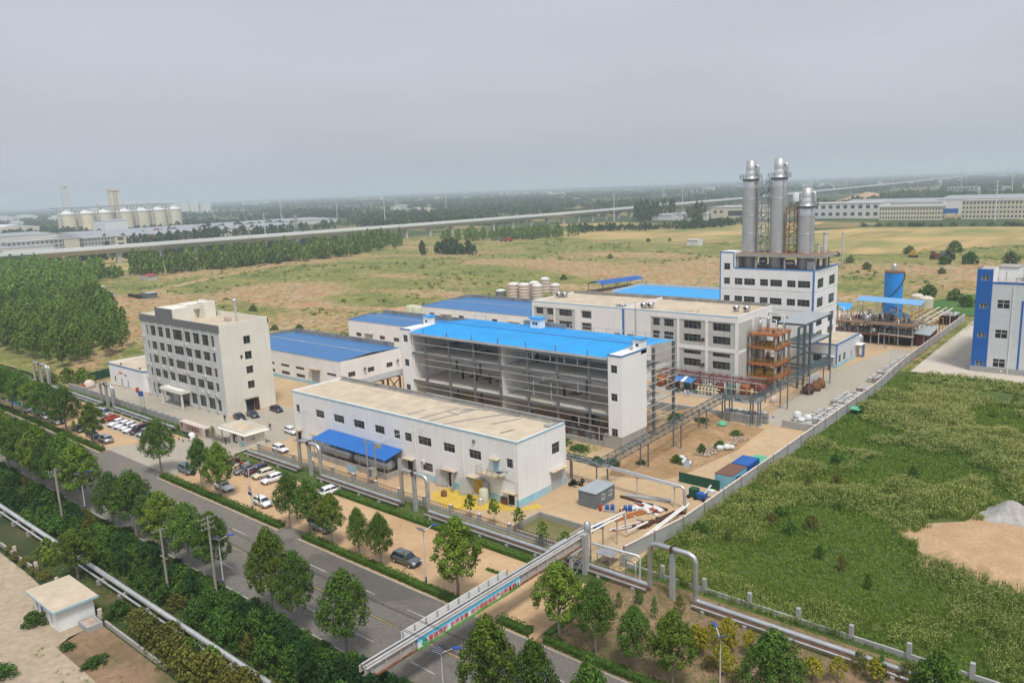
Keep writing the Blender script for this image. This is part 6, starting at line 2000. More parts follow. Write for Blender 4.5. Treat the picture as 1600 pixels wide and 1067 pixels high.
# ---- white hut at lower left with its planter
T = thing('white_hut', 'small white hut with overhanging sandy flat roof at lower left', 'hut', (-102, 31.2, 0))
mb = MB()
hw_ = [(29.6, 30.4, .05, 2.0)]
facade(mb, 'y', 29.1, -105.6, -98.1, 0, 2.7, [(-105.0, -104.2, .05, 2.0), (-103.4, -102.6, .9, 2.0), (-100.6, -99.8, .05, 2.0)], -1, .15)
facade(mb, 'x', -98.1, 29.1, 33.3, 0, 2.7, [], 1)
facade(mb, 'x', -105.6, 29.1, 33.3, 0, 2.7, [], -1)
facade(mb, 'y', 33.3, -105.6, -98.1, 0, 2.7, [], 1)
mb.build('wall', M['white_wall'], T)
MB().box(-106.4, -97.6, 28.6, 33.75, 2.72, 2.95).build('roof', M['roof_sand'], T)
MB().box(-106.45, -97.55, 28.55, 28.595, 2.7, 2.97).box(-97.595, -97.55, 28.6, 33.8, 2.7, 2.97).build('roof_edge', M['pale_blue_trim'], T)
for a, b, z in ((-105.0, -104.2, .05), (-103.4, -102.6, .9), (-100.6, -99.8, .05)):
 MB().box(a, b, 29.2, 29.26, z, 2.0).build('door' if z < .5 else 'window', M['glass'] if z > .5 else M['door_grey'], T)
T = thing('planter_box', 'grey concrete trough filled with rubble beside the white hut', 'planter', (-96.3, 32, 0))
mb = MB().box(-97.6, -97.35, 31.1, 32.9, 0, .75).box(-95.2, -94.95, 31.1, 32.9, 0, .75).box(-97.35, -95.2, 31.1, 31.35, 0, .75).box(-97.35, -95.2, 32.65, 32.9, 0, .75)
mb.build('trough', M['wall_panel'], T)
MB().box(-97.35, -95.2, 31.35, 32.65, .1, .62).build('fill', M['rubble_stone'], T)

# ---- settling pond in the yard corner
T = thing('settling_pond', 'small concrete-walled pond of murky green water inside the front fence', 'pond', (-67.5, 85.5, 0))
mb = MB().box(-72, -63.3, 88.2, 88.45, 0, 1.0).box(-72, -71.75, 82.4, 88.2, 0, .95).box(-63.5, -63.3, 82.4, 88.2, 0, .9).box(-71.75, -63.5, 82.15, 82.4, 0, .5)
mb.build('wall', M['concrete'], T)
MB().poly([(-71.75, 82.4), (-63.5, 82.4), (-63.5, 88.2), (-71.75, 88.2)], .15).build('water', M['water'], T)

# ================================================================== gate, guard house, flags
G_ = thing('guard_house', 'small cream guard house with broad flat roof at the gate', 'guard house', (-144, 82.7, 0))
mb = MB()
facade(mb, 'y', 80.5, -147.6, -141.4, 0, 2.9, [(-146.6, -144.8, .4, 2.5), (-143.1, -142.3, 1.5, 2.3)], -1, .15)
facade(mb, 'x', -141.4, 80.5, 84.8, 0, 2.9, [], 1)
facade(mb, 'x', -147.6, 80.5, 84.8, 0, 2.9, [(80.9, 82, .05, 2.2)], -1, .15)
facade(mb, 'y', 84.8, -147.6, -141.4, 0, 2.9, [], 1)
mb.build('wall', M['cream_wall'], G_)
rf = MB().box(-151.2, -140.4, 79.7, 85.5, 2.9, 3.05)
rf.box(-150.4, -141.2, 80.2, 80.5, 3.05, 3.6).box(-150.4, -141.2, 84.9, 85.2, 3.05, 3.6).box(-150.4, -150.1, 80.5, 84.9, 3.05, 3.6).box(-141.5, -141.2, 80.5, 84.9, 3.05, 3.6)
rf.build('roof', M['cream_wall'], G_)
MB().poly([(-150.1, 80.5), (-141.5, 80.5), (-141.5, 84.9), (-150.1, 84.9)], 3.06).build('roof_deck', M['roof_sand'], G_)
window(G_, 'y', 80.5, -146.6, -144.8, .4, 2.5, -1, nc=2, rows=(.7,))
window(G_, 'y', 80.5, -143.1, -142.3, 1.5, 2.3, -1, nc=1, rows=())
MB().box(-145.4, -145.0, 80.42, 80.49, .9, 1.9).build('notice', M['white_paint'], G_)
MB().box(-143.9, -142.2, 80.4, 80.49, .4, 1.1).build('blue_board', M['pale_blue_trim'], G_)
ac_unit(G_, 'x', -141.4, 82.2, 1.5, 1)
for x, y in ((-150.3, 80.3), (-150.3, 84.9)):
 MB().bar((x, y, 0), (x, y, 2.9), .22).build('post', M['cream_wall'], G_)
Mo = thing('gate_monument', 'pinkish stone gate wall with dark red lettering beside the entrance', 'monument', (-161, 79.8, 0))
MB().box(-166.1, -156.3, 79.1, 80.4, 0, 2.05).build('wall', M['pink_granite'], Mo)
MB().box(-166.2, -156.2, 79.0, 80.5, 2.052, 2.25).build('coping', M['stone_pale'], Mo)
MB().box(-156.295, -155.4, 79.0, 79.25, 0, 2.25).box(-156.295, -155.4, 80.3, 80.5, 0, 2.25).box(-156.295, -155.4, 79.25, 80.3, 1.9, 2.25).build('gate_pocket', M['stone_pale'], Mo)
text(Mo, '山东德源永', (-160.4, 79.06, 1.2), RY, 1.05, M['dark_red_ink'], 'lettering', 1.25, bold=.01)
MB().box(-165.4, -164.8, 79.05, 79.095, 1.0, 1.9).build('emblem', M['dark_red_ink'], Mo)
Ga = thing('sliding_gate', 'dark retractable metal gate between gate wall and guard house', 'gate', (-152, 79.8, 0))
for k in range(14):
 x = -155.3 + k * .52
 g_ = MB().bar((x, 79.6, .15), (x, 79.6, 1.35), .05).bar((x, 80.1, .15), (x, 80.1, 1.35), .05).bar((x, 79.6, 1.35), (x, 80.1, 1.35), .05)
 g_.bar((x, 79.6, .2), (x + .5, 79.6, 1.3), .04).bar((x, 79.6, 1.3), (x + .5, 79.6, .2), .04)
 g_.build('fold', M['steel_grey'], Ga)
St = thing('inscribed_stone', 'white rounded boulder with dark inscription before the gate wall', 'stone', (-156.7, 76.9, 0))
mb = MB().lathe(-156.7, 76.9, [(.05, -.1), (.62, 0), (.75, .4), (.72, 1.1), (.6, 1.5), (.25, 1.75), (.02, 1.8)], 14)
mb.build('boulder', M['white_paint'], St)
text(St, '欢迎', (-156.75, 76.1, .95), RY, .52, M['black'], 'inscription', 1., .12)
St = thing('inscribed_stone', 'large pale pink boulder with red characters at the left end of the fence', 'stone', (-228.4, 84.6, 0))
MB().lathe(-228.4, 84.8, [(.05, -.1), (1.5, 0), (1.6, .7), (1.35, 1.5), (.75, 2.1), (.05, 2.3)], 14).build('boulder', M['stone_pale'], St)
text(St, '工业园', (-228.4, 83.35, 1.0), RY, .55, M['red_ink'], 'inscription', 1., .12)
for i, (x, y) in enumerate(((-159.5, 75.4), (-157.6, 75.3))):
 tag(MB().lathe(x, y, [(.22, 0), (.2, .06), (.16, .07), (.03, .75), (.0, .76)], 10).build('traffic_cone', M['rust_dark']), ['left of two dark cones before the gate wall', 'right of two dark cones before the gate wall'][i], 'traffic cone')
mat('flag_red', (.55, .03, .04), .7)
mat('flag_blue', (.02, .12, .50), .7)
for i, (x, y, h, m_) in enumerate(((-187.4, 80.4, 6.8, 'flag_red'), (-186.6, 80.5, 6.1, 'flag_blue'), (-185.8, 80.6, 6.0, 'flag_blue'))):
 T = thing('flagpole', ['flagpole with red flag before the office', 'middle flagpole with blue flag before the office', 'right flagpole with small blue flag before the office'][i], 'flagpole', (x, y, 0))
 MB().cyl((x, y, 0), (x, y, h), .05, .035, 6).build('pole', M['steel_grey'], T)
 fl = MB()
 for k in range(5):
  a, b = k * .3, (k + 1) * .3
  fl.quad((x - a, y + .12 * math.sin(k), h - .15 - .25 * a), (x - b, y + .12 * math.sin(k + 1), h - .15 - .25 * b), (x - b, y + .12 * math.sin(k + 1), h - 1.3 - .3 * b), (x - a, y + .12 * math.sin(k), h - 1.3 - .3 * a))
 fl.build('flag', M[m_], T)
T = thing('netting_screen', 'dark green site screen standing beside the pump house', 'screen', (-237, 92, 0))
for k in range(3):
 MB().box(-237.6 + .5 * k - .05, -237.6 + .5 * k + .05, 94.3 - 2.2 * k - 2.1, 94.3 - 2.2 * k, 0, 2.5).build('panel', M['green_sheet'], T)
for k in range(4):
 MB().box(-231.6 - 1.7 * k - 1.65, -231.6 - 1.7 * k, 96.0, 96.1, 0, 2.6).build('panel', M['green_sheet'], T)

# ================================================================== street furniture
def lamp(label, x, y, h, solar=1, blue_base=True, rz=0.):
 T = thing('solar_street_lamp', label, 'street lamp', (x, y, 0), rz)
 o = MB().cyl((0, 0, 0), (0, 0, h), .09, .06, 8)
 obj('pole', o.mesh('pole', [M['lamp_white']]), T, True)
 if blue_base:
  obj('base_sleeve', MB().cyl((0, 0, 0), (0, 0, 1.1), .12, n=8).mesh('base_sleeve', [M['lamp_blue']]), T, True)
 obj('arm', MB().tube([(0, 0, h - .3), (.35, 0, h - .05), (1.3, 0, h + .35)], .045, 6).mesh('arm', [M['lamp_white']]), T, True)
 obj('lamp_head', MB().box(1.15, 2.0, -.17, .17, h + .33, h + .43).mesh('lamp_head', [M['lamp_blue']]), T, True)
 if solar:
  s = MB()
  s.add([(-.75, -.6, h + .35), (.15, -.6, h + .0), (.15, .6, h + .0), (-.75, .6, h + .35), (-.75, -.6, h + .4), (.15, -.6, h + .05), (.15, .6, h + .05), (-.75, .6, h + .4)],
    [(0, 3, 2, 1), (4, 5, 6, 7), (0, 1, 5, 4), (1, 2, 6, 5), (2, 3, 7, 6), (3, 0, 4, 7)])
  s = s.mesh('solar_panel', [M['solar']])
  p = obj('solar_panel', s, T, True)
  fr = MB()
  for k in range(5):
   yy = -.6 + .3 * k
   fr.bar((-.75, yy, h + .405), (.15, yy, h + .055), .02)
  obj('panel_grid', fr.mesh('panel_grid', [M['lamp_white']]), p, True)
 return T

lamp('solar street lamp on the forecourt hedge near the grey off-roader', -70.8, 63.4, 7.5, rz=1.2)
T = lamp('street lamp with round and blue traffic signs beside the white hatchback', -111.5, 63.3, 7.4, solar=0, rz=.8)
MB().cyl((-111.5, 63.15, 4.0), (-111.5, 63.2, 4.0), .42, n=16).build('round_sign', M['red_ink'], T)
MB().cyl((-111.5, 63.12, 4.0), (-111.5, 63.145, 4.0), .31, n=16).build('sign_face', M['white_paint'], T)
text(T, '30', (-111.5, 63.1, 4.0), RY, .42, M['black'], 'sign_number', 1., .004)
MB().box(-112.05, -110.95, 63.12, 63.17, 2.85, 3.4).build('blue_sign', M['lamp_blue'], T)
lamp('solar street lamp in the planting bed at lower right', -31.7, 67.0, 5.2, blue_base=False, rz=2.4)
lamp('solar street lamp below the banner bridge on the near roadside', -50.6, 46.6, 6.8, rz=.6)
lamp('solar street lamp beside the near power poles', -91.8, 46.9, 6.9, rz=.9)
lamp('street lamp on the near roadside left of the big tree', -134.6, 46.6, 6.6, rz=.9)
lamp('street lamp on the inner side of the perimeter wall, nearer', -53.9, 209, 6.4, solar=0, rz=3.)
lamp('street lamp by the perimeter wall next to the grey shed roof', -55.2, 247, 6.2, solar=0, rz=3.)
lamp('street lamp at the far end of the perimeter wall', -54.9, 278, 6.2, solar=0, rz=3.)
lamp('tall lamp post at the right edge inside the weed field', -8.1, 88, 9.5, solar=0, blue_base=False, rz=.5)
lamp('thin bare lamp post inside the yard by the blue containers', -55.6, 138.6, 5.2, solar=0, blue_base=False, rz=2.)

def pole(label, x, y, h, arms, gear=False):
 T = thing('power_pole', label, 'power pole', (x, y, 0))
 MB().cyl((x, y, -.1), (x, y, h), .19, .12, 8).build('shaft', M['pole_concrete'], T)
 for z, L in arms:
  a = MB().bar((x - .2, y - L, z), (x - .2, y + L, z), .07).build('cross_arm', M['galv'], T)
  for s in (-1, -.4, .4, 1):
   MB().cyl((x - .2, y + s * L * .95, z + .05), (x - .2, y + s * L * .95, z + .25), .04, n=6).build('insulator', M['stone_pale'], a)
 if gear:
  MB().bar((x - .9, y, 5.4), (x + .9, y, 5.4), .12).bar((x - .8, y, 4.6), (x + .1, y, 5.3), .08).build('bracket', M['galv'], T)
  for k in range(4):
   MB().tube([(x - .2 + .25 * k, y, 8.2), (x + .5 + .2 * k, y + .2, 7.2), (x + .3 + .2 * k, y, 5.5)], .03, 5).build('jumper_cable', M['black'], T)
 return T

pole('grey power pole with two angled arms at the left among the trees', -153.4, 45.6, 9.7, [(8.9, 1.1), (8.0, 1.3)])
pole('leaning brown power pole with small crossarms near the far-left lamp', -129.3, 41.3, 10.4, [(9.9, .9), (9.2, .8)])
pole('power pole carrying switch gear left of the tall grey one', -95.7, 41.4, 9.3, [(9.0, 1.0)], True)
pole('tall grey power pole with three crossarms beside the road', -90.6, 45.2, 10.9, [(10.6, 1.2), (9.9, .8), (9.2, .9)])
pole('short power pole half hidden by the roadside trees at left', -138.3, 44.1, 7.2, [(6.9, .9)])
T = thing('overhead_wires', 'thin dark overhead wires strung along the near side of the road', 'cable', (-100, 44.5, 9))
for y, z in ((44.0, 9.9), (45.2, 10.6), (46.2, 9.9), (45.0, 9.2)):
 px_ = [-300, -230, -153.4, -129.3, -90.6, -40, 20]
 pts = []
 for a, b in zip(px_, px_[1:]):
  for k in range(6):
   t = k / 6
   pts.append((a + (b - a) * t, y, z - 2.6 * t * (1 - t)))
 pts.append((20, y, z))
 MB().tube(pts, .022, 4).build('wire', M['black'], T)
# wooden poles with transformer by the workshop
T = thing('transformer_poles', 'pair of grey poles with a hanging transformer box by the workshop', 'power pole', (-104.8, 82.5, 0))
for x, y, h in ((-104.7, 81.9, 8.3), (-104.6, 83.6, 7.4)):
 MB().cyl((x, y, 0), (x, y, h), .17, .12, 8).bar((x - .9, y, h - .4), (x + .9, y, h - .4), .1).build('pole', M['pole_concrete'], T)
MB().box(-105.3, -104.1, 82.2, 83.3, 1.4, 2.9).build('transformer', M['galv'], T)
MB().box(-103.9, -103.0, 83.2, 83.9, 6.6, 7.3).build('switch_box', M['galv'], T)
MB().tube([(-104.6, 83.6, 7.2), (-102, 85.5, 8.5), (-98, 89.3, 9.8)], .035, 5).build('service_cable', M['white_paint'], T)
T = thing('road_sign', 'blue two-row direction sign on a dark post by the left car park', 'road sign', (-213.4, 62.6, 0))
MB().cyl((-211, 62.5, 0), (-211, 62.5, 5.0), .14, n=8).build('post', M['frame_grey'], T)
MB().bar((-211, 62.5, 3.2), (-217, 62.5, 2.6), .12).build('arm', M['frame_grey'], T)
MB().box(-220, -210.6, 62.38, 62.45, 2.4, 5.0).build('panel', M['lamp_white'], T)
MB().box(-219.8, -210.8, 62.3, 62.375, 3.85, 4.9).build('panel_row', M['silo_blue'], T)
MB().box(-219.8, -210.8, 62.3, 62.375, 2.5, 3.6).build('panel_row', M['silo_blue'], T)
text(T, '工业园', (-216.2, 62.28, 4.38), RY, .8, M['white_paint'], 'sign_text', 1.1, .004)
text(T, '北环路', (-216.2, 62.28, 3.05), RY, .8, M['white_paint'], 'sign_text', 1.1, .004)

# ================================================================== yard equipment
# ---- horizontal tanks under the blue canopy
T = thing('tank_canopy', 'blue sheet canopy roof on posts along the workshop front', 'canopy', (-114, 87.6, 0))
MB().add([(-125.2, 84.9, 3.9), (-103.6, 84.9, 3.7), (-103.8, 89.3, 4.5), (-125.2, 89.3, 4.7), (-125.2, 84.9, 3.96), (-103.6, 84.9, 3.76), (-103.8, 89.3, 4.56), (-125.2, 89.3, 4.76)],
   [(0, 3, 2, 1), (4, 5, 6, 7), (0, 1, 5, 4), (1, 2, 6, 5), (2, 3, 7, 6), (3, 0, 4, 7)]).build('roof', M['blue_sheet'], T)
for x in (-124.8, -118, -111, -104.2):
 MB().bar((x, 85.1, 0), (x, 85.1, 3.75), .1).build('post', M['galv'], T)
for i, (a, b) in enumerate(((-124.6, -115.2), (-114.4, -104.6))):
 T = thing('storage_tank', ['left of two long steel tanks lying under the blue canopy', 'right of two long steel tanks lying under the blue canopy'][i], 'tank', ((a + b) / 2, 87.3, 0))
 MB().lathe(87.3, 1.75, [(.02, a - .05), (.9, a + .15), (1.3, a + .6), (1.3, b - .6), (.9, b - .15), (.02, b + .05)], 20, axis='x').build('shell', M['galv'], T)
 for x in (a + 1.6, b - 1.6):
  MB().box(x - .2, x + .2, 86.3, 88.3, 0, .75).build('saddle', M['concrete'], T)
T = thing('tank_bund', 'low concrete bund wall around the steel tanks', 'wall', (-115, 86, 0))
MB().box(-127.2, -104.2, 85.35, 85.6, 0, 1.05).build('front_wall', M['concrete'], T)
MB().box(-104.2, -104.0, 85.35, 89.3, 0, 1.05).build('end_wall', M['concrete'], T)
T = thing('notice_board', 'small blue notice board on legs before the tanks', 'notice board', (-111.2, 83.4, 0))
MB().box(-112.4, -110.0, 83.3, 83.4, .6, 1.8).build('panel', M['pale_blue_trim'], T)
for x in (-112.2, -110.2):
 MB().bar((x, 83.45, 0), (x, 83.45, 1.9), .07).build('leg', M['galv'], T)
for i, (x, y, m_, h, r) in enumerate(((-83.0, 87.9, 'tank_tan', 2.2, .75), (-82.6, 86.7, 'galv_bright', 1.1, .42), (-90.3, 86.0, 'rust', .8, .5), (-85.8, 87.6, 'red_paint', .5, .3), (-85.0, 83.9, 'yellow_dust', .3, .9))):
 tag(MB().lathe(x, y, [(r, 0), (r, h), (r * .7, h + .15), (.02, h + .18)], 14).build(['upright_tank', 'small_drum', 'rusty_drum', 'red_bucket', 'sulphur_heap'][i], M[m_]), ['pale green upright tank by the yellow-stained workshop door', 'small silver drum beside the pale green tank', 'rusty drum on the sand before the workshop', 'small red bucket in the yellow doorway', 'bright yellow powder heap inside the fence'][i], ['tank', 'drum', 'drum', 'bucket', 'heap'][i])
tag(MB().box(-80.4, -79.2, 89.05, 89.35, .05, 1.15).build('rusty_plate', M['rust']), 'brown square board leaning on the workshop plinth', 'board')

# ---- grey site cabin and clutter
T = thing('site_cabin', 'dark grey flat-roofed site cabin in the sandy yard', 'cabin', (-68.2, 98.5, 0))
mb = MB()
facade(mb, 'x', -66.5, 95.8, 101.2, 0, 2.5, [(97.4, 98.4, 1.0, 2.0), (99.5, 100.5, 1.0, 2.0)], 1, .08)
facade(mb, 'x', -69.8, 95.8, 101.2, 0, 2.5, [], -1)
facade(mb, 'y', 95.8, -69.8, -66.5, 0, 2.5, [], -1)
facade(mb, 'y', 101.2, -69.8, -66.5, 0, 2.5, [], 1)
mb.build('wall', M['cabin_grey'], T)
MB().box(-69.9, -66.4, 95.7, 101.3, 2.502, 2.62).build('roof', M['cabin_roof'], T)
for a in (97.4, 99.5):
 window(T, 'x', -66.5, a, a + 1.0, 1.0, 2.0, 1, nc=2, rows=(), fm=M['frame_white'], depth=.02, fw_=.12)
rr = random.Random(17)
for i, (x, y) in enumerate(((-64.9, 96.6), (-64.3, 97.2), (-62.4, 97.9), (-61.9, 98.5))):
 tag(MB().lathe(x, y, [(.3, 0), (.31, .3), (.3, .6), (.31, .88), (.02, .9)], 12).build('plastic_drum', M['container_blue']), 'blue plastic drum among the clutter right of the grey cabin', 'drum', 'blue drums by the cabin')
tag(MB().lathe(-65.7, 95.9, [(.25, 0), (.25, .9), (.1, 1.2), (.02, 1.25)], 10).build('gas_cylinder', M['red_paint']), 'red gas cylinder at the corner of the grey cabin', 'gas cylinder')
for i in range(26):
 x, y = rr.uniform(-64.6, -57.8), rr.uniform(95.2, 102)
 s = rr.uniform(.2, .55)
 o = MB()
 if i % 3 == 0:
  o.bar((x, y, .12), (x + rr.uniform(-2, 2), y + rr.uniform(-1.5, 1.5), .2), .16)
 elif i % 3 == 1:
  o.cyl((x, y, 0), (x, y, s * 1.3), s * .55, n=10)
 else:
  o.box(x, x + s * 1.6, y, y + s, 0, s * .8)
 tag(o.rot(rr.uniform(-.4, .4), x, y).build('scrap_piece', M[rr.choice(['rust', 'galv', 'white_paint', 'steel_grey', 'red_paint', 'wall_panel'])]), 'piece of scrap lying in the clutter right of the grey cabin', 'scrap', 'scrap pieces by the cabin')
for i, (x, y, w, d) in enumerate(((-61.8, 100.3, 2.4, 1.6), (-59.8, 100.6, 2.2, 1.3), (-62.4, 99.2, 1.6, 1.2), (-60.6, 99.1, 1.8, 1.2))):
 tag(MB().add([(x, y, .05), (x + w, y - .2, .25), (x + w, y + d, .1), (x + .2, y + d, .4), (x + w * .5, y + d * .5, .55)], [(0, 1, 4), (1, 2, 4), (2, 3, 4), (3, 0, 4)]).build('crumpled_sheet', M['hazy_white']), 'crumpled white sheet lying on the scrap beside the cabin', 'sheet', 'crumpled sheets by the cabin')
for i, (x0_, y0_, x1_, y1_, w, lb) in enumerate(((-62.3, 94.0, -59.2, 101.0, .45, 'long rusty steel beam lying on the sand, left of two'), (-61.6, 93.8, -58.8, 100.6, .3, 'long rusty steel beam lying on the sand, right of two'), (-66.0, 102.2, -57.2, 101.7, .35, 'dark steel beam lying behind the scrap heap'), (-65.6, 103.1, -58.6, 105.2, .9, 'wide grey steel beam lying behind the scrap heap'))):
 tag(MB().bar((x0_, y0_, .2), (x1_, y1_, .2), w, .3).build('steel_beam', M['orange_steel' if i < 2 else 'rust_dark' if i == 2 else 'wall_panel']), lb, 'beam')
for i in range(14):
 x, y = -57.8 + .19 * i + rr.uniform(-.3, .3), 93.4 + i * .65
 o = MB().cyl((x, y, .1), (x + .7, y + .5, .25), .28, n=8).box(x - .3, x + .2, y - .2, y + .3, 0, .45)
 tag(o.build('rusty_fitting', M['rust_dark']), 'rusty pipe fitting in the row beside the white pipes', 'pipe fitting', 'rusty fittings along the pipes')
for i in range(3):
 tag(MB().bar((-60.3 + i * .35, 90.2 + .3 * i, .3), (-58.1 + i * .4, 95.2, .35), .14).build('red_pipe', M['red_paint' if i == 1 else 'white_paint']), ['white pipe length lying left of the red pipe', 'red pipe length lying on the sand near the bridge end', 'white pipe length lying right of the red pipe'][i], 'pipe')
for i in range(10):
 x, y = -74.8 + rr.uniform(-.9, 1.1), 102 + rr.uniform(-.8, .8)
 o = MB().lathe(x, .38 if i % 2 else .9, [(.2, y), (.36, y), (.36, y + .25), (.2, y + .25)], 10, axis='y')
 tag(o.build('worn_tyre', M['rubber']), 'dark wheel part in the pile at the workshop corner', 'tyre', 'wheel parts at the workshop corner')
T = thing('table_shelter', 'grey metal sheet roof on two posts beside the bridge trestle', 'shelter', (-54.6, 82.2, 0))
MB().box(-56.2, -53.7, 80.6, 83.4, 1.7, 1.78).build('roof', M['galv'], T)
for x, y in ((-54.0, 80.8), (-53.9, 83.2), (-56, 80.8), (-56, 83.2)):
 MB().bar((x, y, 0), (x, y, 1.7), .08).build('post', M['galv_bright'], T)
T = thing('scooter', 'dark scooter parked at the pond corner behind the bridge end', 'scooter', (-62.2, 90.2, 0), .7)
obj('body', MB().box(-.6, .5, -.15, .15, .35, .65).box(-.6, -.1, -.13, .13, .65, .85).bar((.5, 0, .5), (.65, 0, 1.0), .1).mesh('body', [M['container_blue']]), T, True)
for dx in (-.55, .6):
 obj('wheel', MB().cyl((dx, -.06, .25), (dx, .06, .25), .25, n=12).mesh('wheel', [M['rubber']]), T, True)
obj('handlebar', MB().bar((.62, -.3, 1.0), (.62, .3, 1.0), .05).mesh('handlebar', [M['black']]), T, True)
T = thing('welding_rig', 'machine with green housing and white arm by the dark green screen', 'machine', (-54.6, 108.5, 0))
MB().box(-57.2, -55.9, 108.6, 109.8, .1, 1.5).build('green_housing', M['green_sheet'], T)
MB().box(-55.7, -54.3, 108.2, 109.4, .3, 1.1).build('blue_housing', M['container_blue'], T)
MB().bar((-54.6, 109, 1.0), (-54.0, 110, 2.3), .18).box(-54.6, -53.4, 109.6, 110.3, .9, 1.5).build('arm', M['white_paint'], T)
for x in (-57, -55.8, -54.4):
 MB().cyl((x, 108, .3), (x, 108.2, .3), .3, n=10).build('wheel', M['rubber'], T)
T = thing('green_screen', 'dark green corrugated screen fence beside the cyan container', 'screen', (-58, 113.7, 0))
for k in range(6):
 MB().box(-61.7 + k * 1.24, -61.7 + k * 1.24 + 1.2, 113.62, 113.7, 0, 1.75).build('panel', M['green_sheet'], T)
for lb, x0_, x1_, y0_, y1_, m_, rm in (('light blue shipping container with rusty brown roof beside the wall', -55.6, -52.6, 114.5, 120.2, 'container_cyan', 'rust_roof'), ('dark blue shipping container behind the light blue one', -55.5, -52.5, 120.6, 125.2, 'container_blue', 'container_blue'), ('green open-topped skip at the end of the container row', -54.9, -52.6, 126, 129.3, 'container_green', 'container_green')):
 T = thing('shipping_container', lb, 'container', ((x0_ + x1_) / 2, (y0_ + y1_) / 2, 0))
 h = 2.5 if rm != 'container_green' else 1.5
 mb = MB()
 n_ = int((y1_ - y0_) / .3)
 for k in range(n_):
  a, b = y0_ + (y1_ - y0_) * k / n_, y0_ + (y1_ - y0_) * (k + 1) / n_
  d = .05 if k % 2 else 0
  for s, xx_ in ((1, x1_), (-1, x0_)):
   mb.quad((xx_ - s * d, a, .1), (xx_ - s * d, b, .1), (xx_ - s * d, b, h), (xx_ - s * d, a, h))
   if k:
    mb.quad((xx_, a, .1), (xx_ - s * .05, a, .1), (xx_ - s * .05, a, h), (xx_, a, h))
 mb.quad((x0_, y0_, .1), (x1_, y0_, .1), (x1_, y0_, h), (x0_, y0_, h)).quad((x0_, y1_, .1), (x1_, y1_, .1), (x1_, y1_, h), (x0_, y1_, h))
 mb.build('side', M[m_], T)
 MB().box(x0_ - .02, x1_ + .02, y0_ - .02, y1_ + .02, h, h + .1).build('roof' if h > 2 else 'load', M[rm], T)
 MB().box(x0_ - .03, x1_ + .03, y0_ - .03, y1_ + .03, 0, .15).build('base_frame', M[m_], T)
 if rm == 'rust_roof':
  MB().box(x1_ + .005, x1_ + .06, 116, 117.4, 1.0, 1.9).build('window', M['glass'], T)
for i, (x, y, s) in enumerate(((-63.2, 132.2, .9), (-62.3, 133.2, 1.0), (-65.6, 122.6, .8), (-64.8, 121.6, .9), (-66.6, 123.6, .7), (-61.6, 133.8, .7))):
 tag(MB().lathe(x, y, [(.3 * s, 0), (.75 * s, .25), (.8 * s, .7), (.5 * s, 1.0 * s), (.05, 1.1 * s)], 10).build('bulk_sack', M['hazy_white']), 'white bulk sack lying at the edge of the earth heap', 'sack', 'white sacks on the earth heap')
tag(MB().add([(-64.6, 120.2, 0), (-63.4, 120.6, 0), (-63.6, 121, 1.5), (-64.3, 121.3, 1.6)], [(0, 1, 2, 3), (3, 2, 1, 0)]).lathe(-63.8, 121.6, [(.5, 0), (.55, .4), (.1, .9)], 8).build('bent_metal_sheet', M['galv']), 'bent grey metal panel standing on end by the yard kerb', 'panel')
tag(MB().lathe(-69.7, 146.6, [(1.0, .2), (.9, .6), (.4, .9), (.05, 1.0)], 10).build('green_tarpaulin', M['container_green']), 'bright green tarpaulin bundle on the earth heap', 'tarpaulin')

# ---- grey concrete block wall and stacked totes
T = thing('block_wall', 'low grey concrete block wall along the back of the earth heap', 'wall', (-72, 150.5, 0))
for k in range(14):
 x = -89 + k * 1.85
 MB().box(x, x + 1.8, 149.4 + .1 * k * .9, 150.0 + .1 * k * .9, 0, 1.75 + (.1 if k % 3 else 0)).build('block', M['wall_panel'], T)
T = thing('block_wall', 'short low grey concrete wall by the perimeter wall', 'wall', (-56.5, 152, 0))
for k in range(2):
 MB().box(-59.2 + 3.3 * k, -59.2 + 3.3 * k + 3.25, 151.9, 152.15, 0, 1.5).build('panel', M['wall_panel'], T)

def tote(T, x, y, z, m1='hazy_white'):
 """plastic tank in a wire cage on a pallet"""
 obj('tank', TOTE[0], T, True)
 obj('cage', TOTE[1], T, True)
 obj('pallet', TOTE[2], T, True)

tk = MB().box(-.52, .52, -.45, .45, .16, 1.08).lathe(0, 0, [(.12, 1.08), (.12, 1.14), (.01, 1.15)], 8)
cg = MB()
for s in (-1, 1):
 for k in range(5):
  cg.bar((-.54 + .27 * k, s * .48, .14), (-.54 + .27 * k, s * .48, 1.1), .03)
  cg.bar((s * .55, -.46 + .23 * k, .14), (s * .55, -.46 + .23 * k, 1.1), .03)
 for z in (.4, .75, 1.1):
  cg.bar((-.55, s * .48, z), (.55, s * .48, z), .03).bar((s * .55, -.48, z), (s * .55, .48, z), .03)
pa = MB().box(-.6, .6, -.5, .5, .1, .15)
for y in (-.42, 0, .42):
 pa.box(-.6, .6, y - .06, y + .06, 0, .1)
TOTE = (tk.mesh('tank', [M['hazy_white']]), cg.mesh('cage', [M['galv']]), pa.mesh('pallet', [M['steel_grey']]))
TK2 = tk.mesh('tank', [M['panel_grey']])
TK3 = tk.mesh('tank', [M['rubble_stone']])
sp_ = []
rr = random.Random(5)
for y in [y0 for y0 in np.arange(158.2, 228, 1.25)]:
 if 171.5 < y < 173 or 184 < y < 186 or 190.5 < y < 198 or 203 < y < 204.5:
  continue
 nx_ = 3 if 160 < y < 166 or 173 < y < 183 else 2
 base = -53.5 if y < 195 else -54.4
 for k in range(nx_):
  sp_.append((base - k * 1.28 + rr.uniform(-.08, .08), y + rr.uniform(-.1, .1), 0))
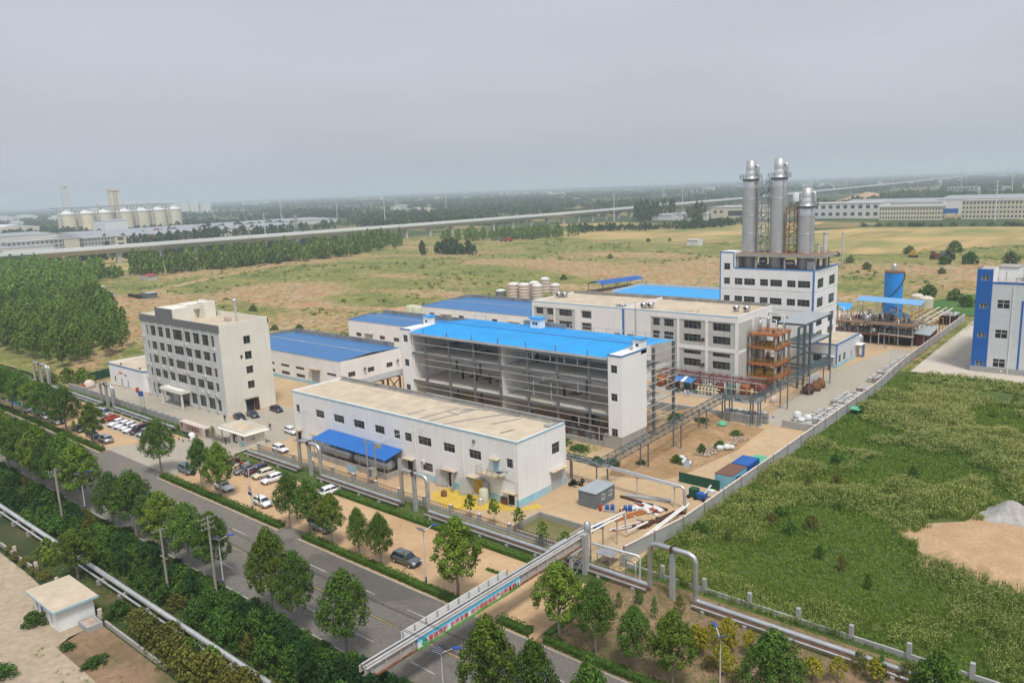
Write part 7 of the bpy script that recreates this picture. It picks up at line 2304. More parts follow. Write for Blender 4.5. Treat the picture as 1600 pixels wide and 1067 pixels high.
for k in range(9):
 sp_.append((-73.5 + k * 1.3, 151.9 + k * .11, 0))
 if k > 1:
  sp_.append((-73.5 + k * 1.3, 151.9 + k * .11, 1.16))
for i, (x, y, z) in enumerate(sp_):
 near = y < 154
 T = thing('tank_tote', 'caged plastic tank tote stacked behind the block wall' if near else 'caged plastic tank tote in the row along the perimeter wall', 'tote', (x, y, z), rr.uniform(-.06, .06), 'totes behind the block wall' if near else 'totes along the perimeter wall')
 obj('tank', (TOTE[0], TK2, TOTE[0], TK3, TK2)[(i * 7) % 5], T, True)
 obj('cage', TOTE[1], T, True)
 obj('pallet', TOTE[2], T, True)
for i, (x, y, h) in enumerate(((-58.2, 157.6, 2.2), (-55.9, 157.4, 1.9), (-56.9, 156.4, 1.4))):
 T = thing('plastic_tank', ['taller white ribbed tank beside the short concrete wall', 'white ribbed tank nearer the perimeter wall', 'low white tank between the two ribbed tanks'][i], 'tank', (x, y, 0))
 MB().lathe(x, y, [(.8, 0), (.8, h - .5), (.6, h - .15), (.02, h)], 14).build('shell', M['hazy_white'], T)
 MB().lathe(x, y, [(.83, h * .42), (.83, h * .42 + .15)], 14).build('strap', M['black'], T)
tag(MB().add([(-50.9, 167.5, 1.4), (-48.9, 167.5, 1.2), (-48.9, 170, 1.2), (-50.9, 170, 1.4), (-50.9, 167.5, 1.5), (-48.9, 167.5, 1.3), (-48.9, 170, 1.3), (-50.9, 170, 1.5)], [(0, 3, 2, 1), (4, 5, 6, 7), (0, 1, 5, 4), (1, 2, 6, 5), (2, 3, 7, 6), (3, 0, 4, 7)]).bar((-49.1, 167.6, 0), (-49.1, 167.6, 1.2), .08).bar((-49.1, 169.9, 0), (-49.1, 169.9, 1.2), .08).build('lean_to_roof', M['container_green']), 'small green lean-to roof on the field side of the wall', 'shelter')
for i, (x, y) in enumerate(((-64.2, 180), (-63.8, 183.6), (-63.9, 187.0))):
 T = thing('rusty_vessel', '%s rusty cast vessel standing on the yard under the pipe rack' % ('nearest', 'middle', 'farthest')[i], 'vessel', (x, y, 0))
 MB().lathe(x, y, [(.6, 0), (1.25, .15), (1.3, 1.0), (1.1, 1.5), (.5, 1.8), (.5, 2.3), (.02, 2.4)], 14).build('shell', M['rust_dark' if i == 0 else 'rust'], T)
 MB().box(x - 1.6, x + 1.2, y - .7, y + .6, 0, .5).build('base', M['rust_dark'], T)
 MB().cyl((x, y - 1.4, 1.1), (x, y - .9, 1.1), .45, n=12).build('nozzle', M['rust'], T)
tag(MB().box(-65.4, -65.2, 183, 190.5, 0, 3.1).build('white_hoarding', M['hazy_white']), 'white sheet hoarding under the pipe rack behind the rusty vessels', 'hoarding')

# ---- truss pipe rack
T = thing('truss_pipe_rack', 'unfinished grey steel truss pipe rack on thin posts over the yard', 'pipe rack', (-68, 140, 0))

def truss(a, b, w, h, m, step=2.2):
 a, b = Vector(a), Vector(b)
 d = (b - a).normalized()
 sd_ = d.cross(Vector((0, 0, 1))).normalized() * w / 2
 u = Vector((0, 0, h))
 for s in (-1, 1):
  for z in (Vector(), u):
   MB().bar(a + sd_ * s + z, b + sd_ * s + z, .12).build('chord', m, T)
 n = max(2, int((b - a).length / step))
 for k in range(n):
  p, q = a + (b - a) * k / n, a + (b - a) * (k + 1) / n
  mb = MB()
  for s in (-1, 1):
   mb.bar(p + sd_ * s, q + sd_ * s + u, .07).bar(p + sd_ * s, p + sd_ * s + u, .07)
  for z in (Vector(), u):
   mb.bar(p + sd_ + z, p - sd_ + z, .07).bar(p + sd_ + z, q - sd_ + z, .06)
  mb.build('bracing_panel', m, T)

ms = M['steel_teal']
truss((-70.2, 104, 4.1), (-70.2, 149.6, 5.2), 1.7, 1.0, ms)
truss((-70.2, 149.8, 5.0), (-64.0, 149.8, 5.0), 1.7, .9, ms)
truss((-64.0, 149.0, 5.2), (-64.0, 193, 5.2), 1.7, 1.0, ms)
truss((-78.2, 103.9, 3.9), (-70.2, 103.9, 4.0), 1.2, .6, ms)
for x, y, h in ((-71.0, 116.6, 4.5), (-69.4, 116.6, 4.5), (-71.0, 128.6, 4.8), (-69.4, 128.6, 4.8), (-71.0, 139, 5.0), (-69.4, 139, 5.0), (-71.0, 149.4, 5.1), (-69.4, 149.4, 5.1), (-71.0, 150.6, 5.0), (-69.4, 150.6, 5.0), (-64.8, 149.4, 5.1), (-63.2, 149.4, 5.1), (-64.8, 150.6, 5.1), (-63.2, 150.6, 5.1), (-64.8, 165, 5.1), (-63.2, 165, 5.1), (-64.8, 178, 5.1), (-63.2, 178, 5.1), (-64.8, 192, 5.1), (-63.2, 192, 5.1), (-71.9, 107.3, 4.1), (-76.2, 102.9, 3.9)):
 p = MB().bar((x, y, 0), (x, y, h), .22).build('post', M['steel_grey'], T)
 MB().box(x - .35, x + .35, y - .35, y + .35, -.05, .12).build('footing', M['concrete'], p)

# ---- orange rusty reactor frame beside the production block
T = thing('reactor_frame', 'rusty orange four-deck steel reactor frame beside the production block', 'steel frame', (-74, 181, 0))
fx, fy = (-77.2, -70.9), (177, 185)
for x in fx:
 for y in fy:
  MB().bar((x, y, 0), (x, y, 13.8), .45).build('column', M['wall_panel'], T)
 MB().bar((x, 181, 0), (x, 181, 13.8), .35).build('column', M['wall_panel'], T)
for z in (3.4, 6.6, 10.6, 13.8):
 d = MB().box(fx[0] - .3, fx[1] + .3, fy[0] - .3, fy[1] + .3, z - .18, z)
 d.box(fx[0] - .3, fx[1] + .3, fy[0] - .45, fy[0] - .31, z - .4, z + .02).box(fx[1] + .31, fx[1] + .45, fy[0] - .3, fy[1] + .3, z - .4, z + .02)
 do = d.build('deck', M['orange_steel'], T)
 rl = MB()
 for k in range(7):
  xx_ = fx[0] - .3 + 6.9 * k / 6
  rl.bar((xx_, fy[0] - .3, z), (xx_, fy[0] - .3, z + 1.1), .06)
  yy_ = fy[0] - .3 + 8.6 * k / 6
  rl.bar((fx[1] + .3, yy_, z), (fx[1] + .3, yy_, z + 1.1), .06)
 for q in (.55, 1.1):
  rl.bar((fx[0] - .3, fy[0] - .3, z + q), (fx[1] + .3, fy[0] - .3, z + q), .06).bar((fx[1] + .3, fy[0] - .3, z + q), (fx[1] + .3, fy[1] + .3, z + q), .06).bar((fx[0] - .3, fy[0] - .3, z + q), (fx[0] - .3, fy[1] + .3, z + q), .06)
 rl.build('railing', M['yellow_steel'] if z < 13 else M['galv'], do)
for i, (x, y, z, r, h, m_) in enumerate(((-75.6, 179, 3.4, 1.1, 1.8, 'yellow_steel'), (-72.8, 179.2, 3.4, 1.1, 1.7, 'yellow_steel'), (-75.4, 182.6, 3.4, 1.1, 2, 'galv'), (-72.6, 183, 6.6, .8, 2.8, 'galv'), (-75.4, 179.4, 6.6, .55, 3.2, 'cream_pipe'), (-73.6, 179, 6.6, .4, 2.6, 'rust'), (-74.8, 179.8, 10.6, .5, 2.6, 'galv'), (-72.4, 181, 10.6, .7, 2.2, 'red_paint'), (-75.6, 178.8, 13.8, .45, 2.9, 'galv'), (-74.2, 180.2, 13.8, .35, 3.6, 'galv'), (-72, 178.2, 13.8, .3, 1.2, 'rust'), (-72.6, 183, 13.8, .5, 1.3, 'cream_pipe'), (-72.2, 178.6, 10.6, .5, 1.4, 'orange_steel'), (-71.9, 183.6, 3.4, .8, 1.8, 'orange_steel'))):
 MB().lathe(x, y, [(r * .5, z), (r, z + .2), (r, z + h * .85), (r * .4, z + h), (.02, z + h + .02)], 12).build('vessel', M[m_], T)
for pts in ([(-75.6, 178.8, 16.6), (-75.6, 178.8, 17.3), (-71.5, 178.4, 17.0), (-71.5, 178.4, 13.8)], [(-74.2, 180.2, 17.2), (-74.2, 180.2, 18.3), (-70.7, 181, 18.0), (-70.7, 181, 10)], [(-76.6, 177.4, 3), (-76.6, 177.4, 13)], [(-73.8, 177.6, 6), (-73.8, 177.6, 9), (-71.4, 177.6, 9.2), (-71.4, 180, 9.2)], [(-72, 184, 3), (-72, 184, 13)]):
 MB().tube(pts, .12, 7).build('pipe', M['galv'], T)
T = thing('blue_column_frame', 'tall dark blue-grey steel portal frame in front of the process building', 'steel frame', (-70, 195, 0))
for x, y, h in ((-68.0, 183.4, 14.8), (-68.0, 187.2, 14.9), (-68.0, 191, 15), (-74.5, 191, 15), (-74.5, 187.2, 15), (-68.0, 205.5, 15), (-74.5, 205.5, 15)):
 MB().bar((x, y, 0), (x, y, h), .5, .5).build('column', M['steel_teal'], T)
for z in (4, 9.2, 14.7):
 MB().bar((-68, 183.4, z), (-68, 205.5, z), .3, .35).bar((-74.5, 187.2, z), (-74.5, 205.5, z), .3, .35).build('long_beam', M['steel_teal'], T)
 for y in (187.2, 191, 205.5):
  MB().bar((-74.5, y, z), (-68, y, z), .28, .35).build('cross_beam', M['steel_teal'], T)
MB().box(-74.6, -67.8, 187, 205.7, 14.95, 15.1).build('top_sheet', M['cabin_roof'], T)
MB().box(-74.4, -68.2, 192, 205, 9.4, 9.5).build('deck', M['cabin_roof'], T)

# ---- row of red tanks, pumps and pipes before the production block
rr = random.Random(44)
for i, (x, y, r, h, m_, lb) in enumerate(((-72.6, 172.6, 1.5, 3.0, 'brown_red', 'large brown-red tank at the right end of the tank row'), (-75.8, 171.5, 1.2, 2.6, 'orange_steel', 'orange rusty tank left of the large brown-red tank'), (-78.6, 170.0, 1.0, 2.4, 'teal_tank', 'teal tank in the tank row by the white corner column'), (-81.4, 169.8, 1.1, 2.6, 'brown_red', 'brown-red tank left of the teal tank'), (-84.0, 169.6, .9, 2.3, 'galv', 'silver tank in the middle of the tank row'), (-87.2, 169.8, 1.1, 2.8, 'brown_red', 'brown-red tank behind the cream pipework'), (-89.6, 169.4, 1.0, 2.4, 'teal_tank', 'teal tank under the small blue awning'), (-93.4, 169.2, 1.2, 2.8, 'rust', 'rusty tank at the left end of the tank row'), (-96.4, 168.6, 1.2, 3.0, 'orange_steel', 'orange tank seen through the open hall end'))):
 T = thing('process_tank', lb, 'tank', (x, y, 0))
 MB().lathe(x, y, [(r * .6, 0), (r, .3), (r, h * .75), (r * .75, h * .93), (.02, h)], 16).build('shell', M[m_], T)
 MB().cyl((x, y, h * .95), (x, y, h + .5), .16, n=8).build('nozzle', M['galv'], T)
 for k in range(3):
  t = k * 2.1
  MB().bar((x + r * .8 * math.cos(t), y + r * .8 * math.sin(t), -.02), (x + r * .8 * math.cos(t), y + r * .8 * math.sin(t), .4), .16).build('leg', M['rust_dark'], T)
T = thing('process_pipe_rack', 'tangle of reddish and cream process pipes along the production block', 'pipe rack', (-83, 169, 0))
for k in range(9):
 x = -98 + k * 3.6
 MB().bar((x, 167.4, 0), (x, 167.4, 3.8), .16).bar((x, 170.9, 0), (x, 170.9, 4.6), .16).bar((x, 167.4, 3.7), (x, 170.9, 4.4), .14).build('frame', M['brown_red'], T)
for y, z, r, m_ in ((167.6, 3.85, .12, 'brown_red'), (168.2, 3.95, .14, 'galv'), (168.9, 4.1, .12, 'brown_red'), (169.6, 4.3, .16, 'brown_red'), (170.4, 4.6, .12, 'galv'), (167.2, 2.2, .1, 'cream_pipe')):
 MB().tube([(-99, y, z), (-70.5, y, z)], r, 7).build('pipe', M[m_], T)
for k in range(26):
 x, y = rr.uniform(-98, -71), rr.uniform(166.6, 170.5)
 z = rr.uniform(1.5, 5.6)
 MB().tube([(x, y, .2), (x, y, z), (x + rr.uniform(-1.2, 1.2), y + rr.uniform(-.4, .6), z)], rr.uniform(.05, .11), 6).build('riser', M[rr.choice(['brown_red', 'cream_pipe', 'galv', 'brown_red', 'rust'])], T)
T = thing('cream_manifold', 'cream painted pipe manifold standing before the red tanks', 'manifold', (-82.5, 166.2, 0))
for k in range(6):
 x = -85 + k * .9
 MB().tube([(x, 165.8, 0), (x, 165.8, 2.0), (x, 166.6, 2.0), (x, 166.6, 0)], .12, 7).build('loop', M['cream_pipe'], T)
MB().tube([(-85.6, 165.8, 1.1), (-79.8, 165.8, 1.1)], .16, 8).tube([(-85.6, 166.6, 1.6), (-79.8, 166.6, 1.6)], .14, 8).build('header', M['cream_pipe'], T)
T = thing('awning', 'small blue and white awning over pumps before the production block', 'awning', (-88.5, 166.5, 0))
MB().add([(-91.4, 165.2, 2.9), (-86.4, 165.2, 2.7), (-86.4, 168, 3.5), (-91.4, 168, 3.6)], [(0, 1, 2, 3)]).build('cloth', M['blue_trim'], T)
MB().add([(-89.4, 165.18, 2.84), (-88.6, 165.18, 2.81), (-88.6, 168, 3.58), (-89.4, 168, 3.6)], [(0, 1, 2, 3)]).build('cloth_stripe', M['white_paint'], T)
for x in (-91.2, -86.6):
 for y in (165.3, 167.8):
  MB().bar((x, y, 0), (x, y, 2.75 if y < 166 else 3.4), .08).build('post', M['galv'], T)
for i in range(7):
 x, y = -97 + i * 3.7 + rr.uniform(-.6, .6), rr.uniform(164.6, 166.4)
 T = thing('pump_set', 'pump set on a plinth in the row before the red tanks', 'pump', (x, y, 0), 0, 'pumps before the red tanks')
 MB().box(x - .7, x + .7, y - .35, y + .35, 0, .25).build('plinth', M['concrete'], T)
 MB().cyl((x - .6, y, .55), (x + .15, y, .55), .28, n=10).build('motor', M[('teal_tank', 'rust', 'black')[i % 3]], T)
 MB().cyl((x + .4, y - .25, .55), (x + .4, y + .25, .55), .33, n=10).build('casing', M['steel_grey'], T)
tag(MB().box(-99, -70, 164.2, 172.2, .0, .06).build('bund_slab', M['concrete']), 'dark concrete slab under the red tank row', 'slab')
tag(MB().lathe(-67.6, 168.6, [(.9, 0), (1.0, .6), (.8, 1.3), (.2, 1.6)], 10).build('wrapped_load', M['stone_pale']), 'pale wrapped bundle at the end of the red tank row', 'bundle')

# ---- process plant by the far end of the wall
T = thing('process_plant_frame', 'open steel plant frame crowded with vessels and pipes, orange deck', 'steel frame', (-65, 250, 0))
for x in (-80.4, -76.8, -73, -69.2, -65.4, -61.6, -57.8):
 for y in (245, 250.5, 256):
  MB().bar((x, y, 0), (x, y, 6.2), .28).build('column', M['wall_panel'], T)
for z, m_ in ((3.2, 'rust'), (6.3, 'deck_rust')):
 d = MB().box(-80.8, -57.4, 244.6, 256.4, z - .15, z).box(-80.9, -57.3, 244.4, 244.6, z - .45, z)
 do = d.build('deck', M[m_], T)
 rl = MB()
 for k in range(13):
  rl.bar((-73.4 + k * 1.33, 244.6, z), (-73.4 + k * 1.33, 244.6, z + 1.05), .05)
 for q in (.5, 1.05):
  rl.bar((-80.8, 244.6, z + q), (-57.4, 244.6, z + q), .05).bar((-57.4, 244.6, z + q), (-57.4, 256.4, z + q), .05)
 rl.build('railing', M['galv'], do)
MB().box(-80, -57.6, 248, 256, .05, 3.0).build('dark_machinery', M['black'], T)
for i in range(52):
 x, y = rr.uniform(-80, -58), rr.uniform(244.9, 255.6)
 z = rr.choice((0, 3.2, 6.3, 6.3))
 r, h = rr.uniform(.3, 1.0), rr.uniform(1.0, 2.6)
 MB().lathe(x, y, [(r * .6, z), (r, z + .2), (r, z + h * .85), (r * .5, z + h), (.02, z + h + .05)], 10).build('vessel', M[rr.choice(['galv', 'galv', 'galv_bright', 'rust', 'steel_grey', 'white_paint', 'orange_steel'])], T)
for i in range(44):
 x, y = rr.uniform(-80, -57.5), rr.uniform(244.6, 255)
 z = rr.uniform(4, 10.2)
 MB().tube([(x, y, 0), (x, y, z), (x + rr.uniform(-2.5, 2.5), y, z), (x + rr.uniform(-2.5, 2.5) * 0 + rr.choice((-1.5, 1.5)), y, z - 1.2)], rr.uniform(.08, .19), 6).build('pipe', M[rr.choice(['galv_bright', 'galv_bright', 'white_paint', 'white_paint', 'rust', 'yellow_steel'])], T)
MB().tube([(-66.6, 243.6, 0), (-66.6, 243.6, 3.6), (-57.2, 243.6, 3.2)], .18, 8).build('goal_pipe', M['galv_bright'], T)
T = thing('plant_canopy', 'sky-blue sheet canopy on tall posts above the process plant', 'canopy', (-65, 249, 0))
MB().add([(-74.2, 245.6, 12.6), (-56.2, 245.6, 12.2), (-56.2, 251.2, 12.9), (-74.2, 251.2, 13.3), (-74.2, 245.6, 12.7), (-56.2, 245.6, 12.3), (-56.2, 251.2, 13.0), (-74.2, 251.2, 13.4)], [(0, 3, 2, 1), (4, 5, 6, 7), (0, 1, 5, 4), (1, 2, 6, 5), (2, 3, 7, 6), (3, 0, 4, 7)]).build('roof', M['pale_blue_trim'] if False else mat('sky_sheet', (.16, .36, .62), .5), T)
for x in (-73.6, -68, -62.4, -56.8):
 for y in (246, 250.9):
  MB().bar((x, y, 6.3), (x, y, 12.3), .18).build('post', M['galv'], T)
T = thing('blue_silo', 'tall bright blue cylindrical silo with spiral stair', 'silo', (-70.8, 268, 0))
cx, cy_ = -69.6, 268
MB().lathe(cx, cy_, [(2.75, -.2), (2.75, 18.9)], 28).build('shell', M['silo_blue'], T)
MB().lathe(cx, cy_, [(2.85, 18.9), (2.85, 19.2), (.7, 19.5)], 28).build('roof', M['rust'], T)
MB().lathe(cx, cy_, [(.75, 19.4), (.75, 21.0), (.5, 21.6), (.02, 21.7)], 14).build('filter', M['galv'], T)
sp2 = MB()
for k in range(48):
 t = math.pi * 1.05 + k * .075
 t2 = t + .075
 z = 7.5 + k * .24
 sp2.quad((cx + 2.8 * math.cos(t), cy_ + 2.8 * math.sin(t), z), (cx + 3.25 * math.cos(t), cy_ + 3.25 * math.sin(t), z), (cx + 3.25 * math.cos(t2), cy_ + 3.25 * math.sin(t2), z + .24), (cx + 2.8 * math.cos(t2), cy_ + 2.8 * math.sin(t2), z + .24))
sp2.build('spiral_stair', M['rust_dark'], T)
rl = MB()
for k in range(14):
 t = 2 * math.pi * k / 14
 rl.bar((cx + 2.7 * math.cos(t), cy_ + 2.7 * math.sin(t), 19.2), (cx + 2.7 * math.cos(t), cy_ + 2.7 * math.sin(t), 20.2), .06)
rl.build('roof_railing', M['galv'], T)
for i, (x, y, r, h) in enumerate(((-64.4, 288, 2.2, 8.3), (-69.0, 296, 2.0, 7.8))):
 T = thing('storage_tank', ['pale green domed tank right of the blue silo', 'pale domed tank half hidden behind the blue silo'][i], 'tank', (x, y, 0))
 MB().lathe(x, y, [(r, -.2), (r, h)], 20).build('shell', M['tank_tan'], T)
 MB().lathe(x, y, [(r * 1.02, h), (r * .7, h + .6), (.05, h + .9)], 20).build('dome', M['stone_pale'], T)
T = thing('plant_shed', 'grey sheet roof shed at the right end of the process plant', 'shed', (-55.8, 253, 0))
MB().add([(-58, 246.2, 3.8), (-53.6, 246.4, 3.5), (-54.2, 260.5, 3.9), (-58.6, 260, 4.2), (-58, 246.2, 3.9), (-53.6, 246.4, 3.6), (-54.2, 260.5, 4.0), (-58.6, 260, 4.3)], [(0, 3, 2, 1), (4, 5, 6, 7), (0, 1, 5, 4), (1, 2, 6, 5), (2, 3, 7, 6), (3, 0, 4, 7)]).build('roof', M['cabin_roof'], T)
MB().box(-57.8, -54.6, 248, 260, 0, 3.2).build('stored_goods', M['brown_red'], T)
for y in (246.6, 253, 259.8):
 for x in (-57.9, -54.0):
  MB().bar((x, y, 0), (x, y, 3.55), .14).build('post', M['steel_grey'], T)
T = thing('low_pipe_rack', 'yellowish low pipe racks behind the process plant', 'pipe rack', (-63, 273, 0))
for k in range(7):
 y = 259 + k * 4.6
 MB().bar((-66, y, 0), (-66, y, 5.2), .2).bar((-55.8, y, 0), (-55.8, y, 4.6), .2).bar((-66, y, 5.1), (-55.8, y, 4.5), .2).build('frame', M['yellow_steel' if k % 2 else 'brown_red'], T)
for x in (-65, -63, -60.8, -58.6, -56.8):
 MB().tube([(x, 257, 5.2), (x, 290, 5.2)], .22, 7).build('pipe', M['cream_pipe' if x > -62 else 'yellow_steel'], T)
for i, (x, y, w, h, m_) in enumerate(((-85, 272, 10, 5.6, 'blue_roof'),)):
 T = thing('blue_canopy', 'small bright blue canopy between process building and plant', 'canopy', (x, y, 0))
 MB().add([(-92, 283.5, 5.8), (-86.0, 270, 5.4), (-83.8, 271, 5.4), (-86.4, 284, 5.8)], [(0, 1, 2, 3)]).build('roof', M[m_], T)
 for px_, py_ in ((-91.4, 283), (-86.0, 271), (-84.4, 271.6), (-86.8, 283)):
  MB().bar((px_, py_, 0), (px_, py_, 5.4), .2).build('post', M['steel_grey'], T)
for i in range(8):
 x, y = -78.5 + (i % 4) * 2.7, 233.5 + (i // 4) * 5 + rr.uniform(-1, 1)
 T = thing('skid_tank', 'silver vessel on a frame left of the process plant', 'tank', (x, y, 0), 0, 'vessels left of the plant')
 MB().lathe(x, y, [(.9, .8), (1.0, 1.2), (1.0, 3.2), (.4, 3.9), (.02, 4)], 12).build('shell', M['galv' if i % 3 else 'white_paint'], T)
 for sx, sy in ((-.8, -.8), (.8, .8), (-.8, .8), (.8, -.8)):
  MB().bar((x + sx, y + sy, 0), (x + sx, y + sy, 1.4), .12).build('leg', M['orange_steel'], T)
T = thing('dark_shelter', 'small grey-roofed shelter at the far end of the wall', 'shelter', (-57.6, 290, 0))
MB().box(-60.5, -55.2, 286, 294, 3.2, 3.4).build('roof', M['cabin_roof'], T)
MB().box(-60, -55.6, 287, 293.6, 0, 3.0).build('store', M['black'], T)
# white tanks behind the blue warehouses
for i, (x, y, r, h) in enumerate(((-232, 272, 2.6, 6.9), (-226, 272.5, 2.6, 6.9), (-225.4, 279, 2.5, 7.0), (-219.6, 274, 2.4, 6.6), (-230, 293, 2.3, 7), (-238.4, 270.5, 2.4, 3.6), (-214, 280, 2.2, 6.4))):
 T = thing('storage_tank', '%s pale ribbed tank from the left in the group behind the warehouses' % ORD[i], 'tank', (x, y, 0), group='pale tanks behind the warehouses')
 pr_ = [(r, -.3)]
 for k in range(5):
  z = h * (k + .5) / 5
  pr_ += [(r, z), (r + .12, z + .1), (r, z + .25)]
 MB().lathe(x, y, pr_ + [(r, h)], 18).build('shell', M['stone_pale'] if i != 5 else M['cabin_grey'], T)
 MB().lathe(x, y, [(r, h), (r * .5, h + .6), (.02, h + .8)], 18).build('roof', M['hazy_white'], T)
for i, (x, y, r, h) in enumerate(((-235.8, 213, 2.6, 4.6), (-231.2, 211.5, 2.2, 4.8))):
 tag(MB().lathe(x, y, [(r, -.3), (r, h), (r * .9, h + .2), (.02, h + .4)], 18).build('storage_tank', M['tank_tan']), ['wider pale yellow tank left of the back warehouse', 'narrower pale yellow tank touching the back warehouse'][i], 'tank')
T = thing('dark_pipe_frame', 'dark steel pipe trestle between the first warehouse and the open hall', 'pipe rack', (-148, 126, 0))
for k in range(5):
 y = 112 + k * 5.2
 MB().bar((-146, y, 0), (-146, y, 6.4), .35).bar((-141.5, y, 0), (-141.5, y, 6.4), .35).bar((-146, y, 6.3), (-141.5, y, 6.3), .3).bar((-146, y, 2.2), (-141.5, y, 6), .18).bar((-141.5, y, 2.2), (-146, y, 6), .18).build('trestle', M['rust_dark'], T)
for x in (-145.6, -144.4, -143.2, -142):
 MB().tube([(x, 110.5, 6.7), (x, 135, 6.7)], .3, 8).build('pipe', M['wall_panel'], T)

# ================================================================== vehicles
def paint(name, col, metal=.0):
 m, n, l, p = smat('paint_' + name)
 p.inputs['Base Color'].default_value = (*col, 1)
 p.inputs['Roughness'].default_value = .28
 p.inputs['Metallic'].default_value = metal
 p.inputs['Coat Weight'].default_value = .6
 p.inputs['Coat Roughness'].default_value = .08
 MATS['paint_' + name] = m

for nme, c, mt in (('white', (.72, .72, .72), 0), ('silver', (.42, .44, .46), .5), ('grey', (.13, .14, .145), .4), ('black', (.012, .012, .014), .1), ('red', (.42, .04, .02), .1), ('maroon', (.06, .012, .015), .2), ('slate', (.16, .20, .24), .4), ('cream', (.62, .54, .40), 0), ('darkblue', (.03, .045, .07), .3)):
 paint(nme, c, mt)
mat('head_glass', (.7, .72, .72), .15)
mat('tail_glass', (.35, .01, .01), .2)
mat('plate_blue', (.02, .08, .4), .4)

def loft(mb, st, m=0):
 """skin a list of closed rings (same vertex count)"""
 n = len(st[0])
 vs = [v for r_ in st for v in r_]
 fs = [(k * n + i, k * n + (i + 1) % n, (k + 1) * n + (i + 1) % n, (k + 1) * n + i) for k in range(len(st) - 1) for i in range(n)]
 fs += [tuple(range(n - 1, -1, -1)), tuple(range((len(st) - 1) * n, len(st) * n))]
 mb.add(vs, fs, m, True)

CARS = {}

